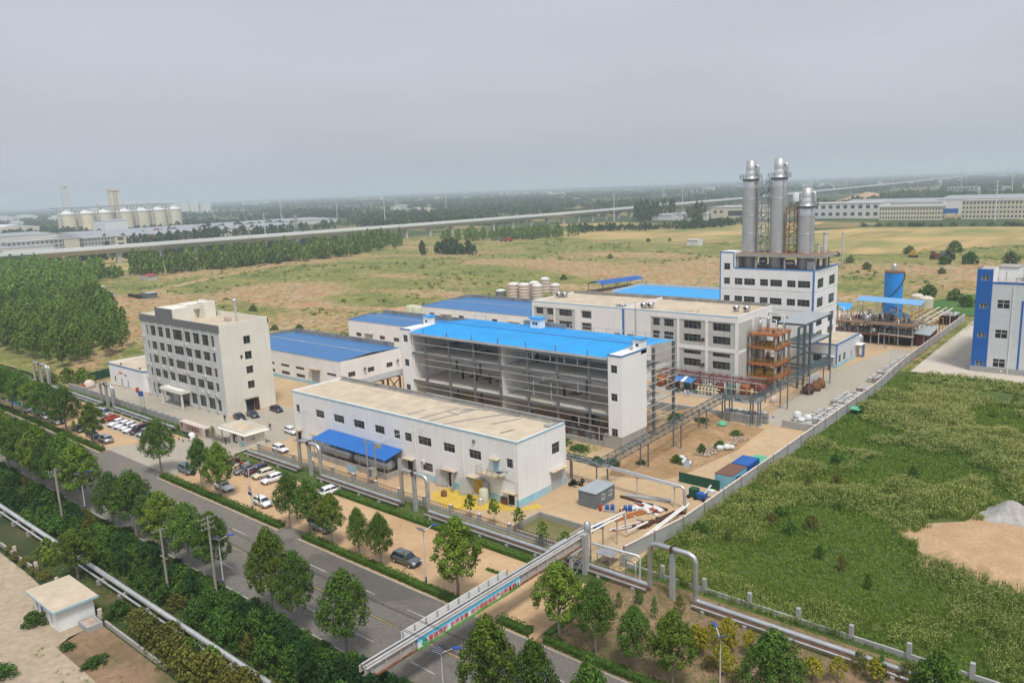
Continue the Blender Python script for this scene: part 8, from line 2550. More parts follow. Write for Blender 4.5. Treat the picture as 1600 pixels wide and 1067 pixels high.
def car_meshes(kind):
 """body, cabin glass, wheels etc. with the nose towards +X"""
 if kind == 'saloon':
  L, Wd = 4.6, 1.8
  top = [(-2.3, .62, .86), (-2.22, .80, .95), (-1.6, .98, .99), (-.9, 1.0, 1.0), (0, .97, 1.), (.75, .95, 1.), (1.5, .86, .98), (2.1, .72, .92), (2.3, .55, .8)]
  cab = [(-1.75, 1.0, -1.05, 1.42), (.95, .95, .25, 1.42)]
 elif kind == 'suv':
  L, Wd = 4.6, 1.88
  top = [(-2.3, .75, .9), (-2.25, 1.02, .97), (-1.6, 1.08, 1.), (-.6, 1.07, 1.), (.3, 1.05, 1.), (1.0, 1.02, 1.), (1.7, .97, .98), (2.15, .86, .93), (2.3, .65, .82)]
  cab = [(-2.15, 1.05, -1.75, 1.68), (1.1, 1.03, .35, 1.66)]
 elif kind == 'hatch':
  L, Wd = 4.1, 1.74
  top = [(-2.05, .62, .88), (-2.0, .92, .96), (-1.3, .97, 1.), (-.5, .96, 1.), (.3, .95, 1.), (.9, .93, 1.), (1.5, .86, .97), (1.9, .74, .92), (2.05, .56, .8)]
  cab = [(-1.95, .95, -1.5, 1.5), (1.05, .93, .3, 1.48)]
 else:                                                         # minivan
  L, Wd = 4.4, 1.72
  top = [(-2.2, .7, .93), (-2.17, 1.0, .98), (-1.4, 1.05, 1.), (-.4, 1.04, 1.), (.5, 1.02, 1.), (1.2, .98, 1.), (1.7, .88, .97), (2.1, .74, .92), (2.2, .55, .85)]
  cab = [(-2.16, 1.03, -2.0, 1.85), (1.5, 1.0, .75, 1.82)]
 w = Wd / 2
 body = MB()
 st = []
 for x, zt, f in top:
  zb = .26 if abs(x) < L / 2 - .1 else .36
  q = w * f
  st.append([(x, -q * .9, zb), (x, -q, zb + .14), (x, -q, zt - .16), (x, -q * .9, zt), (x, q * .9, zt), (x, q, zt - .16), (x, q, zb + .14), (x, q * .9, zb)])
 loft(body, st)
 (xr0, zr0, xr1, zr), (xf0, zf0, xf1, zf) = cab
 wb, wt = w * .86, w * .68
 rings = []
 for s, (xa, xb_, z, ww) in enumerate(((xr0, xf0, zr0 - .06, wb), (xr0 + (xr1 - xr0) * .9, xf0 + (xf1 - xf0) * .9, zr - .1, wt + .03), (xr1 + .05, xf1 - .05, zr - .01, wt - .06), (xr1 + .35, xf1 - .35, zr + .02, wt * .6))):
  rings.append([(xa, -ww, z), (xb_, -ww, z), (xb_, ww, z), (xa, ww, z)])
 loft(body, rings)
 bm_ = body
 gl = []

 def pane(pts):
  g_ = MB()
  c = sum((Vector(p) for p in pts), Vector()) / 4
  nrm = (Vector(pts[1]) - Vector(pts[0])).cross(Vector(pts[3]) - Vector(pts[0])).normalized()
  if nrm.dot(c - Vector((0, 0, 1.0))) < 0:
   nrm = -nrm
  g_.quad(*[tuple(Vector(p) + nrm * .014) for p in pts])
  return g_
 zl, zh = zr0 + .04, zr - .14
 tl, th = (zl - zr0 + .06) / (zr - zr0 + .06), (zh - zr0 + .06) / (zr - zr0 + .06)

 def sx(front, t):
  return (xf0 + (xf1 - xf0) * t) if front else (xr0 + (xr1 - xr0) * t)

 def sy(t):
  return wb + (wt + .03 - wb) * t / .9
 ws = pane([(sx(1, tl), -sy(tl) * .9, zl), (sx(1, tl), sy(tl) * .9, zl), (sx(1, th), sy(th) * .88, zh), (sx(1, th), -sy(th) * .88, zh)])
 rw_ = pane([(sx(0, tl), -sy(tl) * .88, zl), (sx(0, tl), sy(tl) * .88, zl), (sx(0, th), sy(th) * .85, zh), (sx(0, th), -sy(th) * .85, zh)])
 sides = []
 for s in (-1, 1):
  xa0, xb0_ = sx(0, tl) + .12, sx(1, tl) - .14
  xa1, xb1 = sx(0, th) + .1, sx(1, th) - .1
  mid0, mid1 = (xa0 + xb0_) / 2 - .05, (xa1 + xb1) / 2 - .05
  sides.append(pane([(xa0, s * sy(tl), zl), (mid0 - .04, s * sy(tl), zl), (mid1 - .04, s * sy(th), zh), (xa1, s * sy(th), zh)]))
  sides.append(pane([(mid0 + .04, s * sy(tl), zl), (xb0_, s * sy(tl), zl), (xb1, s * sy(th), zh), (mid1 + .04, s * sy(th), zh)]))
 wh = []
 for x in (-L / 2 + .82, L / 2 - .85):
  for s in (-1, 1):
   y0_, y1_ = sorted((s * (w - .18), s * (w + .025)))
   wh.append((MB().cyl((x, y0_, .32), (x, y1_, .32), .32, n=16), MB().cyl((x, s * (w + .02), .32), (x, s * (w + .04), .32), .2, n=12)))
 lights = []
 zf_ = top[-2][1]
 for s in (-1, 1):
  y0_, y1_ = sorted((s * w * .52, s * w * .86))
  lights.append(('headlight', MB().box(L / 2 - .16, L / 2 + .005, y0_, y1_, zf_ - .2, zf_ - .06), 'head_glass'))
  zt_ = top[1][1]
  lights.append(('tail_light', MB().box(-L / 2 - .005, -L / 2 + .12, y0_, y1_, zt_ - .26, zt_ - .1), 'tail_glass'))
 lights.append(('grille', MB().box(L / 2 - .1, L / 2 + .012, -w * .45, w * .45, .42, zf_ - .14), 'black'))
 lights.append(('number_plate', MB().box(L / 2 + .0, L / 2 + .022, -.22, .22, .36, .48), 'plate_blue'))
 return dict(body=bm_.mesh('body', [M['paint_white']]), ws=ws.mesh('windscreen', [M['glass_blue']]), rw=rw_.mesh('rear_window', [M['glass_blue']]), sides=[s_.mesh('side_window', [M['glass_blue']]) for s_ in sides],
    wh=[(a.mesh('wheel', [M['rubber']]), b.mesh('rim', [M['galv_bright']])) for a, b in wh], li=[(n_, q_.mesh(n_, [M[m_]])) for n_, q_, m_ in lights])

def car(label, kind, col, x, y, rz, roof=None):
 if kind not in CARS:
  CARS[kind] = car_meshes(kind)
 c = CARS[kind]
 key = (kind, col)
 if key not in CARS:
  b = c['body'].copy()
  b.materials[0] = M['paint_' + col]
  CARS[key] = b
 T = thing('parked_car', label, 'car', (x, y, .005), R(rz))
 obj('body', CARS[key], T, True)
 obj('windscreen', c['ws'], T, True)
 obj('rear_window', c['rw'], T, True)
 for s in c['sides']:
  obj('side_window', s, T, True)
 for a, b in c['wh']:
  w_ = obj('wheel', a, T, True)
  obj('rim', b, w_, True)
 for n_, me_ in c['li']:
  obj(n_, me_, T, True)

car('dark grey off-roader parked alone on the sandy forecourt', 'suv', 'grey', -77.4, 65.9, 2)
car('white hatchback parked beside the lamp with traffic signs', 'hatch', 'white', -112.4, 65.8, -2)
car('white saloon behind the two trees near the entrance', 'saloon', 'white', -124.6, 65.8, -3)
car('silver minivan half hidden by the trees at the side gap', 'van', 'silver', -96.0, 65.6, -4)
car('slate grey off-roader at the corner of the entrance drive', 'suv', 'slate', -138.6, 66.3, -3)
car('dark grey saloon nosing out beside the scooters', 'saloon', 'grey', -129.3, 72.9, -94)
car('dark-roofed white off-roader between the dark saloon and the cream car', 'suv', 'maroon', -126.8, 73.6, -96)
car('small cream coloured car in the row near the workshop', 'hatch', 'cream', -124.2, 73.4, -94)
car('white hatchback at the right end of the row near the workshop', 'hatch', 'white', -120.6, 72.9, -92)
car('white car behind the trees below the pipe loops', 'hatch', 'white', -107.2, 74.6, -95)
car('bright red saloon in the office-front parking row', 'saloon', 'red', -188.4, 73.2, -75)
car('white saloon right beside the red car in the parking row', 'saloon', 'white', -183.2, 72.8, -74)
car('second white saloon from the red car in the parking row', 'saloon', 'white', -180.2, 72.9, -76)
car('third white saloon from the red car in the parking row', 'hatch', 'white', -177.6, 72.8, -75)
car('fourth white car from the red car, beside the maroon one', 'saloon', 'white', -175.0, 72.6, -75)
car('maroon minivan in the office-front parking row', 'van', 'maroon', -172.4, 72.9, -76)
car('silver car at the right end of the parking row behind the tree', 'hatch', 'silver', -169.6, 72.9, -74)
car('silver minivan parked left of the red car', 'van', 'silver', -194.6, 74.6, 12)
car('black saloon in the left car park between two thin trees', 'saloon', 'black', -186.0, 65.6, -4)
car('dark blue saloon in the left car park near the entrance', 'saloon', 'darkblue', -178.2, 65.4, -3)
car('silver off-roader at the entrance end of the left car park', 'suv', 'silver', -172.2, 65.6, 176)
car('white saloon nearest the black one in the left car park', 'saloon', 'white', -197.2, 65.2, -4)
car('second white car in the left car park, under the trees', 'hatch', 'white', -204.2, 65.2, -4)
car('white car in the left car park below the blue road sign', 'saloon', 'white', -216.2, 65.0, -4)
car('dark car under the trees between the white cars at left', 'saloon', 'slate', -210.2, 65.2, -4)
car('black saloon by the office corner, nearer the guard house', 'saloon', 'black', -162.6, 91.6, -10)
car('black saloon beside the office side wall, middle one', 'saloon', 'darkblue', -161.9, 94.6, -10)
car('black saloon beside the office side door, farthest one', 'saloon', 'black', -161.2, 100.4, -8)
car('white car tucked behind the left end of the workshop', 'hatch', 'white', -142.6, 92.0, -4)
car('white car behind the guard house fence', 'hatch', 'white', -134.2, 83.6, 0)

SC = {}
SC['body'] = MB().box(-.55, .2, -.16, .16, .32, .62).box(-.6, -.05, -.14, .14, .62, .82).add([(.2, -.2, .3), (.45, -.2, .35), (.6, -.18, .95), (.5, -.18, .98), (.2, .2, .3), (.45, .2, .35), (.6, .18, .95), (.5, .18, .98)], [(0, 1, 2, 3), (7, 6, 5, 4), (0, 4, 5, 1), (1, 5, 6, 2), (2, 6, 7, 3), (3, 7, 4, 0)])
SCW = [MB().cyl((dx, -.05, .23), (dx, .05, .23), .23, n=12).mesh('wheel', [M['rubber']]) for dx in (-.5, .62)]
SCH = MB().bar((.55, -.32, 1.05), (.55, .32, 1.05), .05).box(.5, .62, -.1, .1, .95, 1.12).mesh('handlebar', [M['black']])
SCS = MB().box(-.6, .05, -.13, .13, .822, .9).mesh('seat', [M['black']])
for i, (x, y, cc, lb) in enumerate(((-136.9, 75.2, 'white_paint', 'white'), (-136.0, 74.7, 'red_paint', 'red'), (-134.8, 74.6, 'black', 'black'), (-133.2, 74.6, 'red_paint', 'bright red'), (-132.4, 74.9, 'hazy_white', 'pale pink and white'), (-133.0, 73.2, 'white_paint', 'off-white'), (-134.4, 73.0, 'container_blue', 'blue'), (-135.4, 73.5, 'cabin_grey', 'grey'))):
 T = thing('scooter', '%s scooter in the cluster left of the dark grey saloon' % lb, 'scooter', (x, y, 0), R(-80 + 12 * (i % 3)))
 obj('body', SC['body'].mesh('body', [M[cc]]), T, True)
 for w_ in SCW:
  obj('wheel', w_, T, True)
 obj('handlebar', SCH, T, True)
 obj('seat', SCS, T, True)

# ================================================================== people
def person(label, x, y, rz, shirt, trousers, hat=None, stride=.0):
 m, n, l, p = smat('clothes')
 tc = nd(n, 'ShaderNodeTexCoord')
 s = nd(n, 'ShaderNodeSeparateXYZ')
 l.new(tc.outputs['Object'], s.inputs[0])
 mr = nd(n, 'ShaderNodeMath', operation='DIVIDE')
 l.new(s.outputs['Z'], mr.inputs[0])
 mr.inputs[1].default_value = 1.8
 skin = (.42, .25, .17)
 r = n.new('ShaderNodeValToRGB')
 r.color_ramp.interpolation = 'CONSTANT'
 e = r.color_ramp.elements
 for _ in range(4):
  e.new(.5)
 for i, (p_, c_) in enumerate(((0, (.02, .02, .02)), (.05, trousers), (.51, shirt), (.825, skin), (.925, hat or (.015, .012, .01)), (1., hat or (.015, .012, .01)))):
  e[i].position = p_
  e[i].color = (*c_, 1)
 l.new(mr.outputs[0], r.inputs[0])
 l.new(r.outputs[0], p.inputs['Base Color'])
 p.inputs['Roughness'].default_value = .8
 J = [((0, 0, .95), .15), ((0, 0, 1.15), .14), ((0, 0, 1.38), .16), ((0, 0, 1.50), .065), ((.02, 0, 1.60), .095), ((.02, 0, 1.72), .085)]
 E_ = [(0, 1), (1, 2), (2, 3), (3, 4), (4, 5)]
 for sd in (-1, 1):
  k = len(J)
  st_ = stride * sd
  J += [((st_ * .1, sd * .1, .86), .095), ((st_ * .35 + .02, sd * .11, .48), .065), ((st_ * .6, sd * .11, .09), .05), ((st_ * .6 + .14, sd * .12, .045), .042)]
  E_ += [(0, k), (k, k + 1), (k + 1, k + 2), (k + 2, k + 3)]
  k = len(J)
  J += [((0, sd * .20, 1.38), .065), ((-st_ * .15, sd * .27, 1.10), .05), ((-st_ * .35 + .06, sd * .26, .86), .038), ((-st_ * .38 + .08, sd * .26, .76), .035)]
  E_ += [(2, k), (k, k + 1), (k + 1, k + 2), (k + 2, k + 3)]
 me = D.meshes.new('person')
 me.from_pydata([j[0] for j in J], E_, [])
 me.materials.append(m)
 o = D.objects.new('person', me)
 COL.objects.link(o)
 o.location = (x, y, 0)
 o.rotation_euler = (0, 0, rz)
 md = o.modifiers.new('skin', 'SKIN')
 md.use_smooth_shade = True
 for i, v in enumerate(me.skin_vertices[0].data):
  v.radius = (J[i][1], J[i][1])
  v.use_root = i == 0
 sb = o.modifiers.new('sub', 'SUBSURF')
 sb.levels = sb.render_levels = 1
 tag(o, label, 'person')

person('person in dark clothes standing at the office corner', -163.8, 88.6, -1.2, (.03, .03, .035), (.02, .02, .025), None, .2)
person('person with red cap walking across the yard by the guard house', -148.6, 90.6, 2.2, (.03, .035, .045), (.02, .025, .04), (.5, .04, .03), .5)
person('person in dark clothes standing beside the silver off-roader', -169.1, 63.7, 2.6, (.02, .025, .04), (.02, .02, .03), None, .1)
person('person in white overalls by the tank row, left of two', -86.9, 163.0, -1.0, (.6, .6, .6), (.55, .55, .55), (.5, .04, .03), .2)
person('person in blue and white clothes with red helmet by the tank row', -86.3, 163.3, 1.8, (.35, .45, .6), (.2, .3, .5), (.55, .03, .03), .15)
person('guard in dark uniform standing in the guard house doorway', -147.9, 79.6, -1.6, (.02, .025, .03), (.02, .02, .025), None, .05)
# ================================================================== far away
# ---- railway viaduct
VP = [(-800, -150), (-748, 40), (-720, 150), (-695, 265), (-670, 440), (-650, 600), (-633, 800), (-630, 950), (-634, 1200), (-645, 1600), (-690, 2050), (-765, 2900), (-975, 4900), (-1300, 7500)]
Vd = thing('railway_viaduct', 'long pale concrete railway viaduct crossing the plain', 'viaduct', (-650, 600, 0))
cum = [0]
for a, b in zip(VP, VP[1:]):
 cum.append(cum[-1] + math.dist(a, b))

def vat(s):
 s = min(max(s, 0), cum[-1] - 1e-3)
 i = max(k for k in range(len(cum) - 1) if cum[k] <= s)
 t = (s - cum[i]) / (cum[i + 1] - cum[i])
 x, y = VP[i][0] + (VP[i + 1][0] - VP[i][0]) * t, VP[i][1] + (VP[i + 1][1] - VP[i][1]) * t
 return x, y, math.atan2(VP[i + 1][1] - VP[i][1], VP[i + 1][0] - VP[i][0])

span = MB()
h_ = 16.35
for s in (-1, 1):
 pass
span.add([(-h_, -6, 12.2), (h_, -6, 12.2), (h_, 6, 12.2), (-h_, 6, 12.2), (-h_, -3, 8.7), (h_, -3, 8.7), (h_, 3, 8.7), (-h_, 3, 8.7), (-h_, -6, 12.6), (h_, -6, 12.6), (h_, 6, 12.6), (-h_, 6, 12.6)],
   [(8, 9, 10, 11), (0, 1, 9, 8), (2, 3, 11, 10), (4, 7, 6, 5), (0, 4, 5, 1), (3, 2, 6, 7), (1, 5, 6, 2, 10, 9), (0, 8, 11, 3, 7, 4)])
sp_me = span.mesh('span', [M['far_concrete']])
rail = MB()
for s in (-1, 1):
 rail.box(-h_, h_, s * 6 - .15, s * 6 + .15, 12.6, 15.0)
ra_me = rail.mesh('parapet', [M['far_deck']])
pr = MB().add([(sx * 1.6, sy * 2.4, 0) for sx, sy in ((-1, -1), (1, -1), (1, 1), (-1, 1))] + [(sx * 1.6, sy * 2.4, 6.4) for sx, sy in ((-1, -1), (1, -1), (1, 1), (-1, 1))] + [(sx * 1.8, sy * 3.3, 8.68) for sx, sy in ((-1, -1), (1, -1), (1, 1), (-1, 1))],
    [(0, 1, 5, 4), (1, 2, 6, 5), (2, 3, 7, 6), (3, 0, 4, 7), (4, 5, 9, 8), (5, 6, 10, 9), (6, 7, 11, 10), (7, 4, 8, 11), (8, 9, 10, 11)])
pr_me = pr.mesh('pier', [M['far_concrete']])
ns = int(cum[-1] // 32.7)
vi = Matrix.Translation((650, -600, 0))
for k in range(ns):
 x, y, a = vat(k * 32.7 + 16.35)
 if k > 150 and k % 1:
  continue
 o = obj('span', sp_me, Vd)
 o.location, o.rotation_euler = (x, y, 0), (0, 0, a)
 W[o.name] = Matrix.Translation((x, y, 0)) @ Matrix.Rotation(a, 4, 'Z')
 q = obj('parapet', ra_me, o, True)
 if k < 90:
  x, y, a = vat(k * 32.7)
  o = obj('pier', pr_me, Vd)
  o.location, o.rotation_euler = (x, y, -.3), (0, 0, a)
rw = MB()
for k in range(0, 60):
 x, y, a = vat(230 + k * 48)
 o = MB().cyl((x, y, 12.6), (x, y, 19.5), .18, n=5).bar((x, y, 19), (x + 3 * math.sin(a), y - 3 * math.cos(a), 19.2), .12).build('catenary_mast', M['far_concrete'], Vd)

# ---- grain silos with head house
for i in range(7):
 t = i / 6
 cx, cy_ = -1640 - 12 * t, 612 + 212 * t
 if i >= 3:
  cy_ += 6
 T = thing('grain_silo', '%s cream grain silo from the left in the distant row' % ORD[i], 'silo', (cx, cy_, 0), group='distant grain silos')
 MB().lathe(cx, cy_, [(15.8, -.4), (15.8, 31)], 24).build('wall', M['silo_cream'], T)
 MB().lathe(cx, cy_, [(16.4, 31), (16.4, 32.7), (15.5, 32.8)], 24).build('rim', M['far_concrete'], T)
 MB().lathe(cx, cy_, [(15.5, 32.8), (2, 38.6), (.5, 39.2)], 24).build('roof', M['hazy_white'], T)
 MB().box(cx + 13.5, cx + 15.2, cy_ - 17.5, cy_ - 15, 0, 36).build('ladder_shaft', M['far_concrete'], T)
T = thing('elevator_tower', 'tall cream elevator tower rising among the distant grain silos', 'tower', (-1668, 716, 0))
MB().box(-1675, -1661, 708, 726, 0, 76).build('wall', M['silo_cream'], T)
MB().box(-1676, -1660, 707, 727, 74, 78).build('cap', M['far_cream'], T)
for k in range(13):
 MB().box(-1660.95, -1660.7, 713, 716, 12 + k * 4.9, 13.8 + k * 4.9).build('window', M['far_dark'], T)
 MB().box(-1660.95, -1660.7, 718.5, 721.5, 12 + k * 4.9, 13.8 + k * 4.9).build('window', M['far_dark'], T)
T = thing('conveyor_gallery', 'dark conveyor gallery running over the distant silo roofs', 'conveyor', (-1650, 720, 0))
MB().box(-1655, -1650, 590, 830, 42.5, 45).build('gallery', M['far_grey_roof'], T)
for k in range(9):
 MB().bar((-1652, 600 + k * 27, 35), (-1652, 600 + k * 27, 43), 1.4).build('trestle', M['far_grey_roof'], T)

def shed(label, x0, x1, y0, y1, h, wallm, roofm, cat='warehouse', ridge='y', name='distant_shed', rise=2.5, doors=()):
 T = thing(name, label, cat, ((x0 + x1) / 2, (y0 + y1) / 2, 0))
 mb = MB()
 for ax, c, u0, u1, o in (('y', y0, x0, x1, -1), ('y', y1, x0, x1, 1), ('x', x0, y0, y1, -1), ('x', x1, y0, y1, 1)):
  facade(mb, ax, c, u0, u1, -.4, h, [], o)
 mb.build('wall', M[wallm], T)
 r = MB()
 if ridge == 'y':
  xm = (x0 + x1) / 2
  r.quad((x0 - .5, y0, h), (xm, y0, h + rise), (xm, y1, h + rise), (x0 - .5, y1, h)).quad((xm, y0, h + rise), (x1 + .5, y0, h), (x1 + .5, y1, h), (xm, y1, h + rise))
  r.add([(x0, y0, h), (x1, y0, h), (xm, y0, h + rise)], [(0, 1, 2)]).add([(x0, y1, h), (x1, y1, h), (xm, y1, h + rise)], [(0, 2, 1)])
 else:
  ym = (y0 + y1) / 2
  r.quad((x0, y0 - .5, h), (x1, y0 - .5, h), (x1, ym, h + rise), (x0, ym, h + rise)).quad((x0, ym, h + rise), (x1, ym, h + rise), (x1, y1 + .5, h), (x0, y1 + .5, h))
  r.add([(x1, y0, h), (x1, y1, h), (x1, ym, h + rise)], [(0, 1, 2)])
 r.build('roof', M[roofm], T)
 for a, b, z0, z1, mm in doors:
  MB().box(x1 + .01, x1 + .12, a, b, z0, z1).build('door', M[mm], T)
 return T

shed('long grey-roofed factory shed with white walls behind the viaduct, nearest', -1130, -1010, 400, 700, 9, 'hazy_white', 'far_grey_roof', doors=[(415, 423, 0, 9, 'far_red'), (470, 478, 0, 9, 'far_red'), (520, 528, 0, 9, 'far_red'), (600, 606, 0, 8, 'far_red'), (560, 566, 0, 9, 'far_red')])
shed('very long grey-roofed factory shed farther behind the viaduct', -1360, -1180, 460, 900, 7, 'hazy_white', 'far_grey_roof', doors=[(560, 568, 0, 10, 'far_red'), (700, 708, 0, 10, 'far_red')])
shed('grey-roofed shed left of the distant silos', -1420, -1250, 330, 450, 10, 'hazy_white', 'far_grey_roof')
shed('low white shed with red door at the far left edge', -1000, -930, 250, 330, 8, 'hazy_white', 'far_grey_roof', doors=[(262, 268, 0, 7, 'far_red')])
shed('cream gabled store left of the distant silos', -1690, -1590, 470, 545, 14, 'far_cream', 'hazy_white', ridge='x', rise=5)
shed('blue-walled shed at the far left edge', -1750, -1680, 395, 440, 12, 'container_blue', 'far_grey_roof')
shed('red and white block at the far left edge', -1760, -1715, 440, 470, 30, 'far_red', 'hazy_white', 'building')
shed('white two-storey house in front of the distant silos', -1345, -1300, 540, 575, 22, 'hazy_white', 'far_grey_roof', 'building', name='distant_house')

def block(label, x0, x1, y0, y1, h, m1, rows_, cols_s, cols_e=0, name='distant_building', wm='far_dark', roofh=.8):
 T = thing(name, label, 'building', ((x0 + x1) / 2, (y0 + y1) / 2, 0))
 MB().box(x0, x1, y0, y1, -.4, h).build('wall', M[m1], T)
 MB().box(x0 - .4, x1 + .4, y0 - .4, y1 + .4, h + .004, h + roofh).build('roof', M['far_concrete'], T)
 fh = h / rows_
 for r_ in range(rows_):
  z0, z1 = r_ * fh + fh * .32, r_ * fh + fh * .78
  for k in range(cols_s):
   w = (x1 - x0) / cols_s
   MB().box(x0 + w * (k + .25), x0 + w * (k + .75), y0 - .12, y0 - .01, z0, z1).build('window', M[wm], T)
  for k in range(cols_e):
   w = (y1 - y0) / cols_e
   MB().box(x1 + .01, x1 + .12, y0 + w * (k + .25), y0 + w * (k + .75), z0, z1).build('window', M[wm], T)
 return T

block('ruined brown three-storey block behind the viaduct, left', -960, -945, 290, 345, 13, 'far_concrete', 3, 2, 12)
block('tan three-storey block with blank end wall behind the viaduct', -958, -944, 346, 362, 13, 'far_cream', 3, 0, 0)
block('grey three-storey block with many windows behind the viaduct, right', -955, -941, 366, 398, 12, 'far_concrete', 3, 2, 9)
block('cream end block with two small windows behind the viaduct', -955, -940, 399, 412, 12, 'far_cream', 2, 1, 1)
# industrial park on the right horizon
block('long cream three-storey office in the industrial park, left one', -256, -196, 914, 934, 13.5, 'far_cream', 3, 21, 5)
block('long cream four-storey office in the industrial park, right one', -180, -80, 930, 950, 18, 'far_cream', 4, 30, 4)
block('white two-storey workshop with square windows in the industrial park', -360, -268, 958, 1000, 16.5, 'hazy_white', 2, 11, 0)
shed('grey-roofed factory hall behind the cream offices, left', -330, -215, 1010, 1120, 15, 'hazy_white', 'far_grey_roof', ridge='x', rise=3)
shed('grey-roofed factory hall behind the cream offices, right', -225, -60, 1030, 1150, 17, 'bld_grey', 'far_grey_roof', ridge='x', rise=3)
T = block('pale factory with a big dark window band right of the far viaduct', -455, -395, 918, 965, 15.5, 'far_cream', 3, 0, 0)
MB().box(-432, -396, 917.85, 917.99, 5.5, 11.5).build('window', M['far_dark'], T)
for a in (-451, -443):
 MB().box(a, a + 4, 917.85, 917.99, 9, 12).build('window', M['far_dark'], T)
MB().box(-409, -403, 917.85, 917.99, 0, 4.5).build('door', M['far_dark'], T)
shed('low white shed with dark roof right of the far viaduct, left one', -545, -515, 928, 960, 6, 'hazy_white', 'far_grey_roof', ridge='x')
shed('low white shed with dark roof right of the far viaduct, right one', -500, -458, 915, 955, 8, 'hazy_white', 'far_grey_roof', ridge='x')
block('open framed concrete block on the far right plain', -372, -318, 1775, 1800, 16, 'far_concrete', 2, 8, 0)
block('white house on the far plain near the wheat strips', -700, -660, 1180, 1200, 14, 'hazy_white', 2, 5, 0)
for i, (x, y) in enumerate(((-600, 1580), (-585, 1585))):
 T = tag(MB().lathe(x, y, [(6, 0), (6, 16), (3, 18), (.2, 18.4)], 14).build('white_silo', M['hazy_white']), ['left of a pair of small white silos near the far viaduct', 'right of a pair of small white silos near the far viaduct'][i], 'silo')
tag(MB().lathe(-170, 1500, [(7, 0), (7, 32), (1, 34)], 14).build('white_silo', M['hazy_white']), 'tall white silo behind the cream offices at the right edge', 'silo')
tag(pile('sand_pile', -470, 1600, 60, 30, 14, M['sand_pile'], 31), 'distant tan sand heap beyond the industrial park', 'sand pile')
# signs on the park gate
T = thing('gate_sign', 'blue gate sign between the two cream offices of the industrial park', 'sign', (-188, 925, 0))
MB().box(-196, -182, 924, 925.5, 6, 11).build('panel', M['bld_blue'], T)
MB().box(-195, -193.5, 924.1, 925.4, 0, 6).build('post', M['far_concrete'], T)
MB().box(-184.5, -183, 924.1, 925.4, 0, 6).build('post', M['far_concrete'], T)

# ---- city on the left horizon
T = thing('city_tower', 'tall slim white tower standing alone on the left horizon', 'tower', (-2800, 1050, 0))
MB().box(-2808, -2792, 1040, 1060, 0, 112).build('wall', M['hazy_white'], T)
MB().box(-2806, -2794, 1043, 1057, 112, 118).build('top', M['hazy_white'], T)
MB().box(-2791.9, -2791.6, 1044, 1056, 104, 108).build('window_band', M['far_dark'], T)
rc = random.Random(33)
city = []
for px_, w, h, d in ((183, 16, 37, 3000), (205, 22, 26, 3100), (223, 20, 36, 3000), (238, 8, 36, 3050), (258, 14, 34, 3100), (275, 14, 32, 3200), (290, 14, 24, 3200), (305, 10, 24, 3300), (320, 10, 25, 3300), (338, 12, 24, 3300), (130, 30, 12, 3200), (60, 24, 12, 3300), (110, 20, 14, 2700), (150, 20, 16, 2700), (20, 26, 12, 3300), (45, 14, 8, 2600), (170, 18, 20, 3400), (10, 20, 10, 2900)):
 az = AZ + math.atan((px_ - 800) / 1230.)
 city.append((math.sin(az) * d, math.cos(az) * d, w / 1230 * d * 1.05, h / 1230 * d * .55))
for i, (x, y, w, h) in enumerate(city):
 T = thing('apartment_block', 'pale apartment block on the hazy left horizon', 'building', (x, y, 0), group='pale blocks of the distant town')
 MB().box(x - w * .28, x + w * .28, y - w / 2, y + w / 2, -.4, h).build('wall', M['hazy_white'], T)
 MB().box(x - w * .2, x + w * .2, y - w * .3, y + w * .3, h, h + 3).build('roof_room', M['hazy_white'], T)
 if h > 40:
  for k in range(4):
   MB().box(x + w * .28 + .01, x + w * .28 + .2, y - w * .42 + k * w * .22, y - w * .42 + k * w * .22 + w * .12, 6, h - 8).build('window_column', M['far_grey_roof'], T)
# villages scattered to the horizon: far-off houses that read as specks
rs = np.random.RandomState(61)
hv = MB()
for k in range(24):
 az = AZ + rs.uniform(-.62, .68)
 d = rs.uniform(1900, 9000)
 for j in range(rs.randint(3, 12)):
  x, y = math.sin(az) * d + rs.normal() * d * .016, math.cos(az) * d + rs.normal() * d * .010
  w, hh = rs.uniform(8, 22), rs.uniform(5, 15 + d * .0022)
  hv.box(x - w / 2, x + w / 2, y - w / 2, y + w / 2, -.4, hh, rs.randint(0, 3))
struct('far_villages', hv, [M['hazy_white'], M['far_cream'], M['far_concrete']], 'stuff')

# ---- pylons and masts
T = thing('power_pylon', 'steel lattice power pylon standing before the viaduct', 'pylon', (-749, 514, 0))
T.location = (-700, 480, 0)
W[T.name] = Matrix.Translation((-700, 480, 0))
cx, cy_ = -700, 480
lg = [(1, 1), (1, -1), (-1, -1), (-1, 1)]
prof = [(0, 3.6), (8, 2.7), (16, 1.8), (22, 1.1), (31, .5)]
for sx, sy in lg:
 mb = MB()
 for (z0, a), (z1, b) in zip(prof, prof[1:]):
  mb.bar((cx + sx * a, cy_ + sy * a, z0), (cx + sx * b, cy_ + sy * b, z1), .35)
 mb.build('leg', M['galv'], T)
for (z0, a), (z1, b) in zip(prof, prof[1:]):
 for i in range(4):
  p, q = lg[i], lg[(i + 1) % 4]
  MB().bar((cx + p[0] * a, cy_ + p[1] * a, z0), (cx + q[0] * b, cy_ + q[1] * b, z1), .25).bar((cx + q[0] * a, cy_ + q[1] * a, z0), (cx + p[0] * b, cy_ + p[1] * b, z1), .25).build('brace', M['galv'], T)
for z, L in ((22, 5.5), (26, 4.5), (30, 3.5)):
 MB().bar((cx - L * .6, cy_ - L * .8, z), (cx + L * .6, cy_ + L * .8, z), .4).build('cross_arm', M['galv'], T)
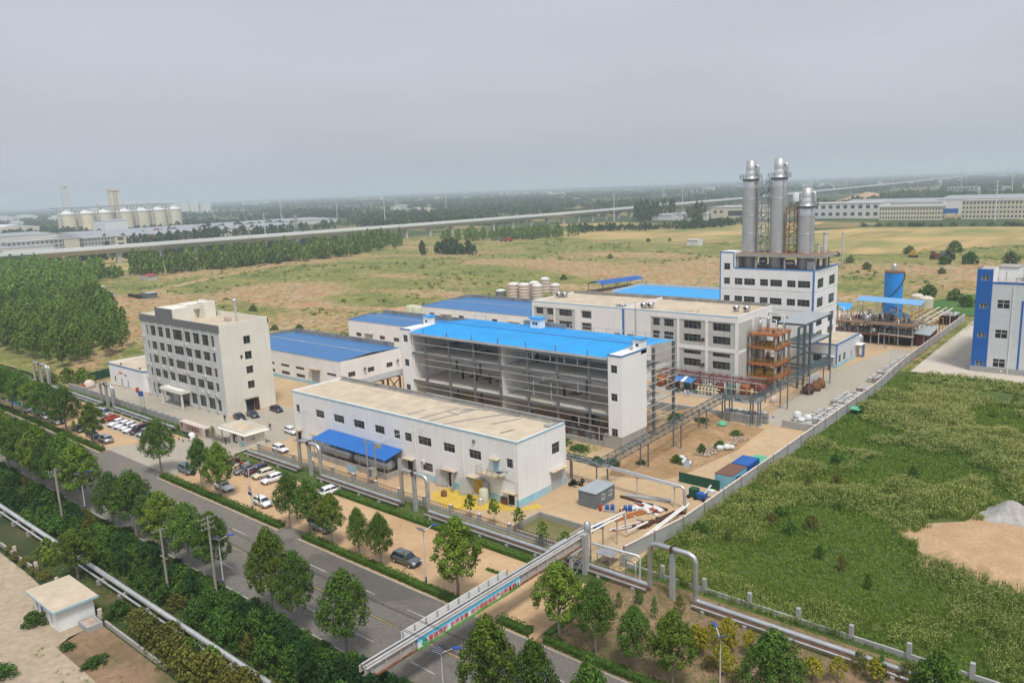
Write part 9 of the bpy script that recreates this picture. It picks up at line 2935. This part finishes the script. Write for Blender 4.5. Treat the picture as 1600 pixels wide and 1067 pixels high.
for i, (x, y, h) in enumerate(((-900, 570, 29), (-1353, 896, 36), (-1243, 946, 38), (-960, 822, 44), (-1388, 1385, 46), (-588, 903, 38), (-557, 981, 45), (-146, 908, 38), (-700, 1300, 40), (-250, 1700, 45), (-1700, 1500, 48), (-450, 2300, 60))):
 T = thing('steel_mast', '%s slender grey power mast from the left on the distant plain' % ORD[i], 'mast', (x, y, 0), group='slender power masts on the plain')
 MB().cyl((x, y, -.4), (x, y, h), .75, .35, 8).build('shaft', M['hazy_white'], T)
 for z in (h - 1, h - 5, h - 9):
  MB().bar((x - 2.4, y - 2.4, z), (x + 2.4, y + 2.4, z), .3).build('cross_arm', M['hazy_white'], T)

# ---- small things on the waste land
T = shed('small white field hut at the edge of the wheat field', -299, -289, 562, 570, 4.3, 'hazy_white', 'far_concrete', 'hut', ridge='x', name='field_hut', rise=.6)
shed('small grey shack at the left of the waste land, nearer the wood', -446, -436, 174, 181, 3.2, 'far_concrete', 'far_grey_roof', 'hut', name='shack', rise=.4)
shed('pale shack at the left of the waste land, farther back', -480, -470, 184, 191, 3.2, 'hazy_white', 'far_concrete', 'hut', name='shack', rise=.4)
shed('blue-grey shack at the end of the scrap heap on the dirt track', -418, -410, 187, 192, 3, 'cabin_grey', 'cabin_roof', 'hut', name='shack', rise=.3)
shed('red-roofed low shack by the dirt track under the far trees', -520, -508, 233, 239, 3, 'far_concrete', 'far_red', 'hut', name='shack', rise=.8)
rr = random.Random(12)
for i in range(9):
 x, y = -432 + i * 1.7, 186 + rr.uniform(-1, 1.5)
 tag(MB().box(x, x + rr.uniform(1, 2.2), y, y + 1.6, -.2, rr.uniform(.8, 2.2)).build('scrap_crate', M['rust_dark' if i % 2 else 'black']), 'dark crate in the scrap row beside the blue-grey shack', 'crate', 'scrap row by the shack')
T = thing('cargo_truck', 'long red cargo truck parked before the trees near the viaduct', 'truck', (-489, 566, 0))
MB().box(-494, -482, 564.8, 567.4, 1.2, 3.4).build('cargo_body', M['red_paint'], T)
MB().box(-497, -494.3, 564.9, 567.3, .8, 3.2).build('cab', M['blue_trim'], T)
for x in (-496, -491, -485, -483.6):
 MB().cyl((x, 564.8, .5), (x, 567.4, .5), .5, n=10).build('wheel', M['rubber'], T)
T = thing('excavator', 'yellow excavator working beside the trees right of the stacks', 'excavator', (-122, 512, 0))
MB().box(-125, -121, 510.5, 513.5, 1.2, 2.9).box(-124, -122.5, 510.6, 512, 2.9, 4.2).build('body', M['yellow_steel'], T)
MB().box(-125.4, -120.6, 510.2, 511, 0, 1.1).box(-125.4, -120.6, 513, 513.8, 0, 1.1).build('tracks', M['black'], T)
MB().bar((-121, 512, 2.5), (-116.5, 512, 5), .5).bar((-116.5, 512, 5), (-114, 512, 1.2), .45).build('boom', M['yellow_steel'], T)
for i in range(10):
 x = -112 + (i % 5) * 2.6
 tag(MB().box(x, x + 2.4, 503 + (i // 5) * 1.2, 504 + (i // 5) * 1.2, 0, 2.2 + 1.2 * ((i * 7) % 3)).build('scrap_crate', M[('black', 'rust', 'steel_grey', 'blue_trim')[i % 4]]), 'dark stacked scrap bale beside the yellow excavator', 'crate', 'scrap stack by the excavator')
# ------------------------------------------------------------------ the air
hz = MB().box(-62000, 32000, -700, 62000, -1.4, 150)
m = D.materials.new('haze')
m.use_nodes = True
hn, hl = m.node_tree.nodes, m.node_tree.links
hn.clear()
pv = hn.new('ShaderNodeVolumePrincipled')
pv.inputs['Density'].default_value = 0.0002
pv.inputs['Color'].default_value = (.78, .89, 1., 1)
pv.inputs['Anisotropy'].default_value = .15
ho = hn.new('ShaderNodeOutputMaterial')
hl.new(pv.outputs[0], ho.inputs['Volume'])
hz_o = hz.build('haze', m)
tag(hz_o, kind='stuff')
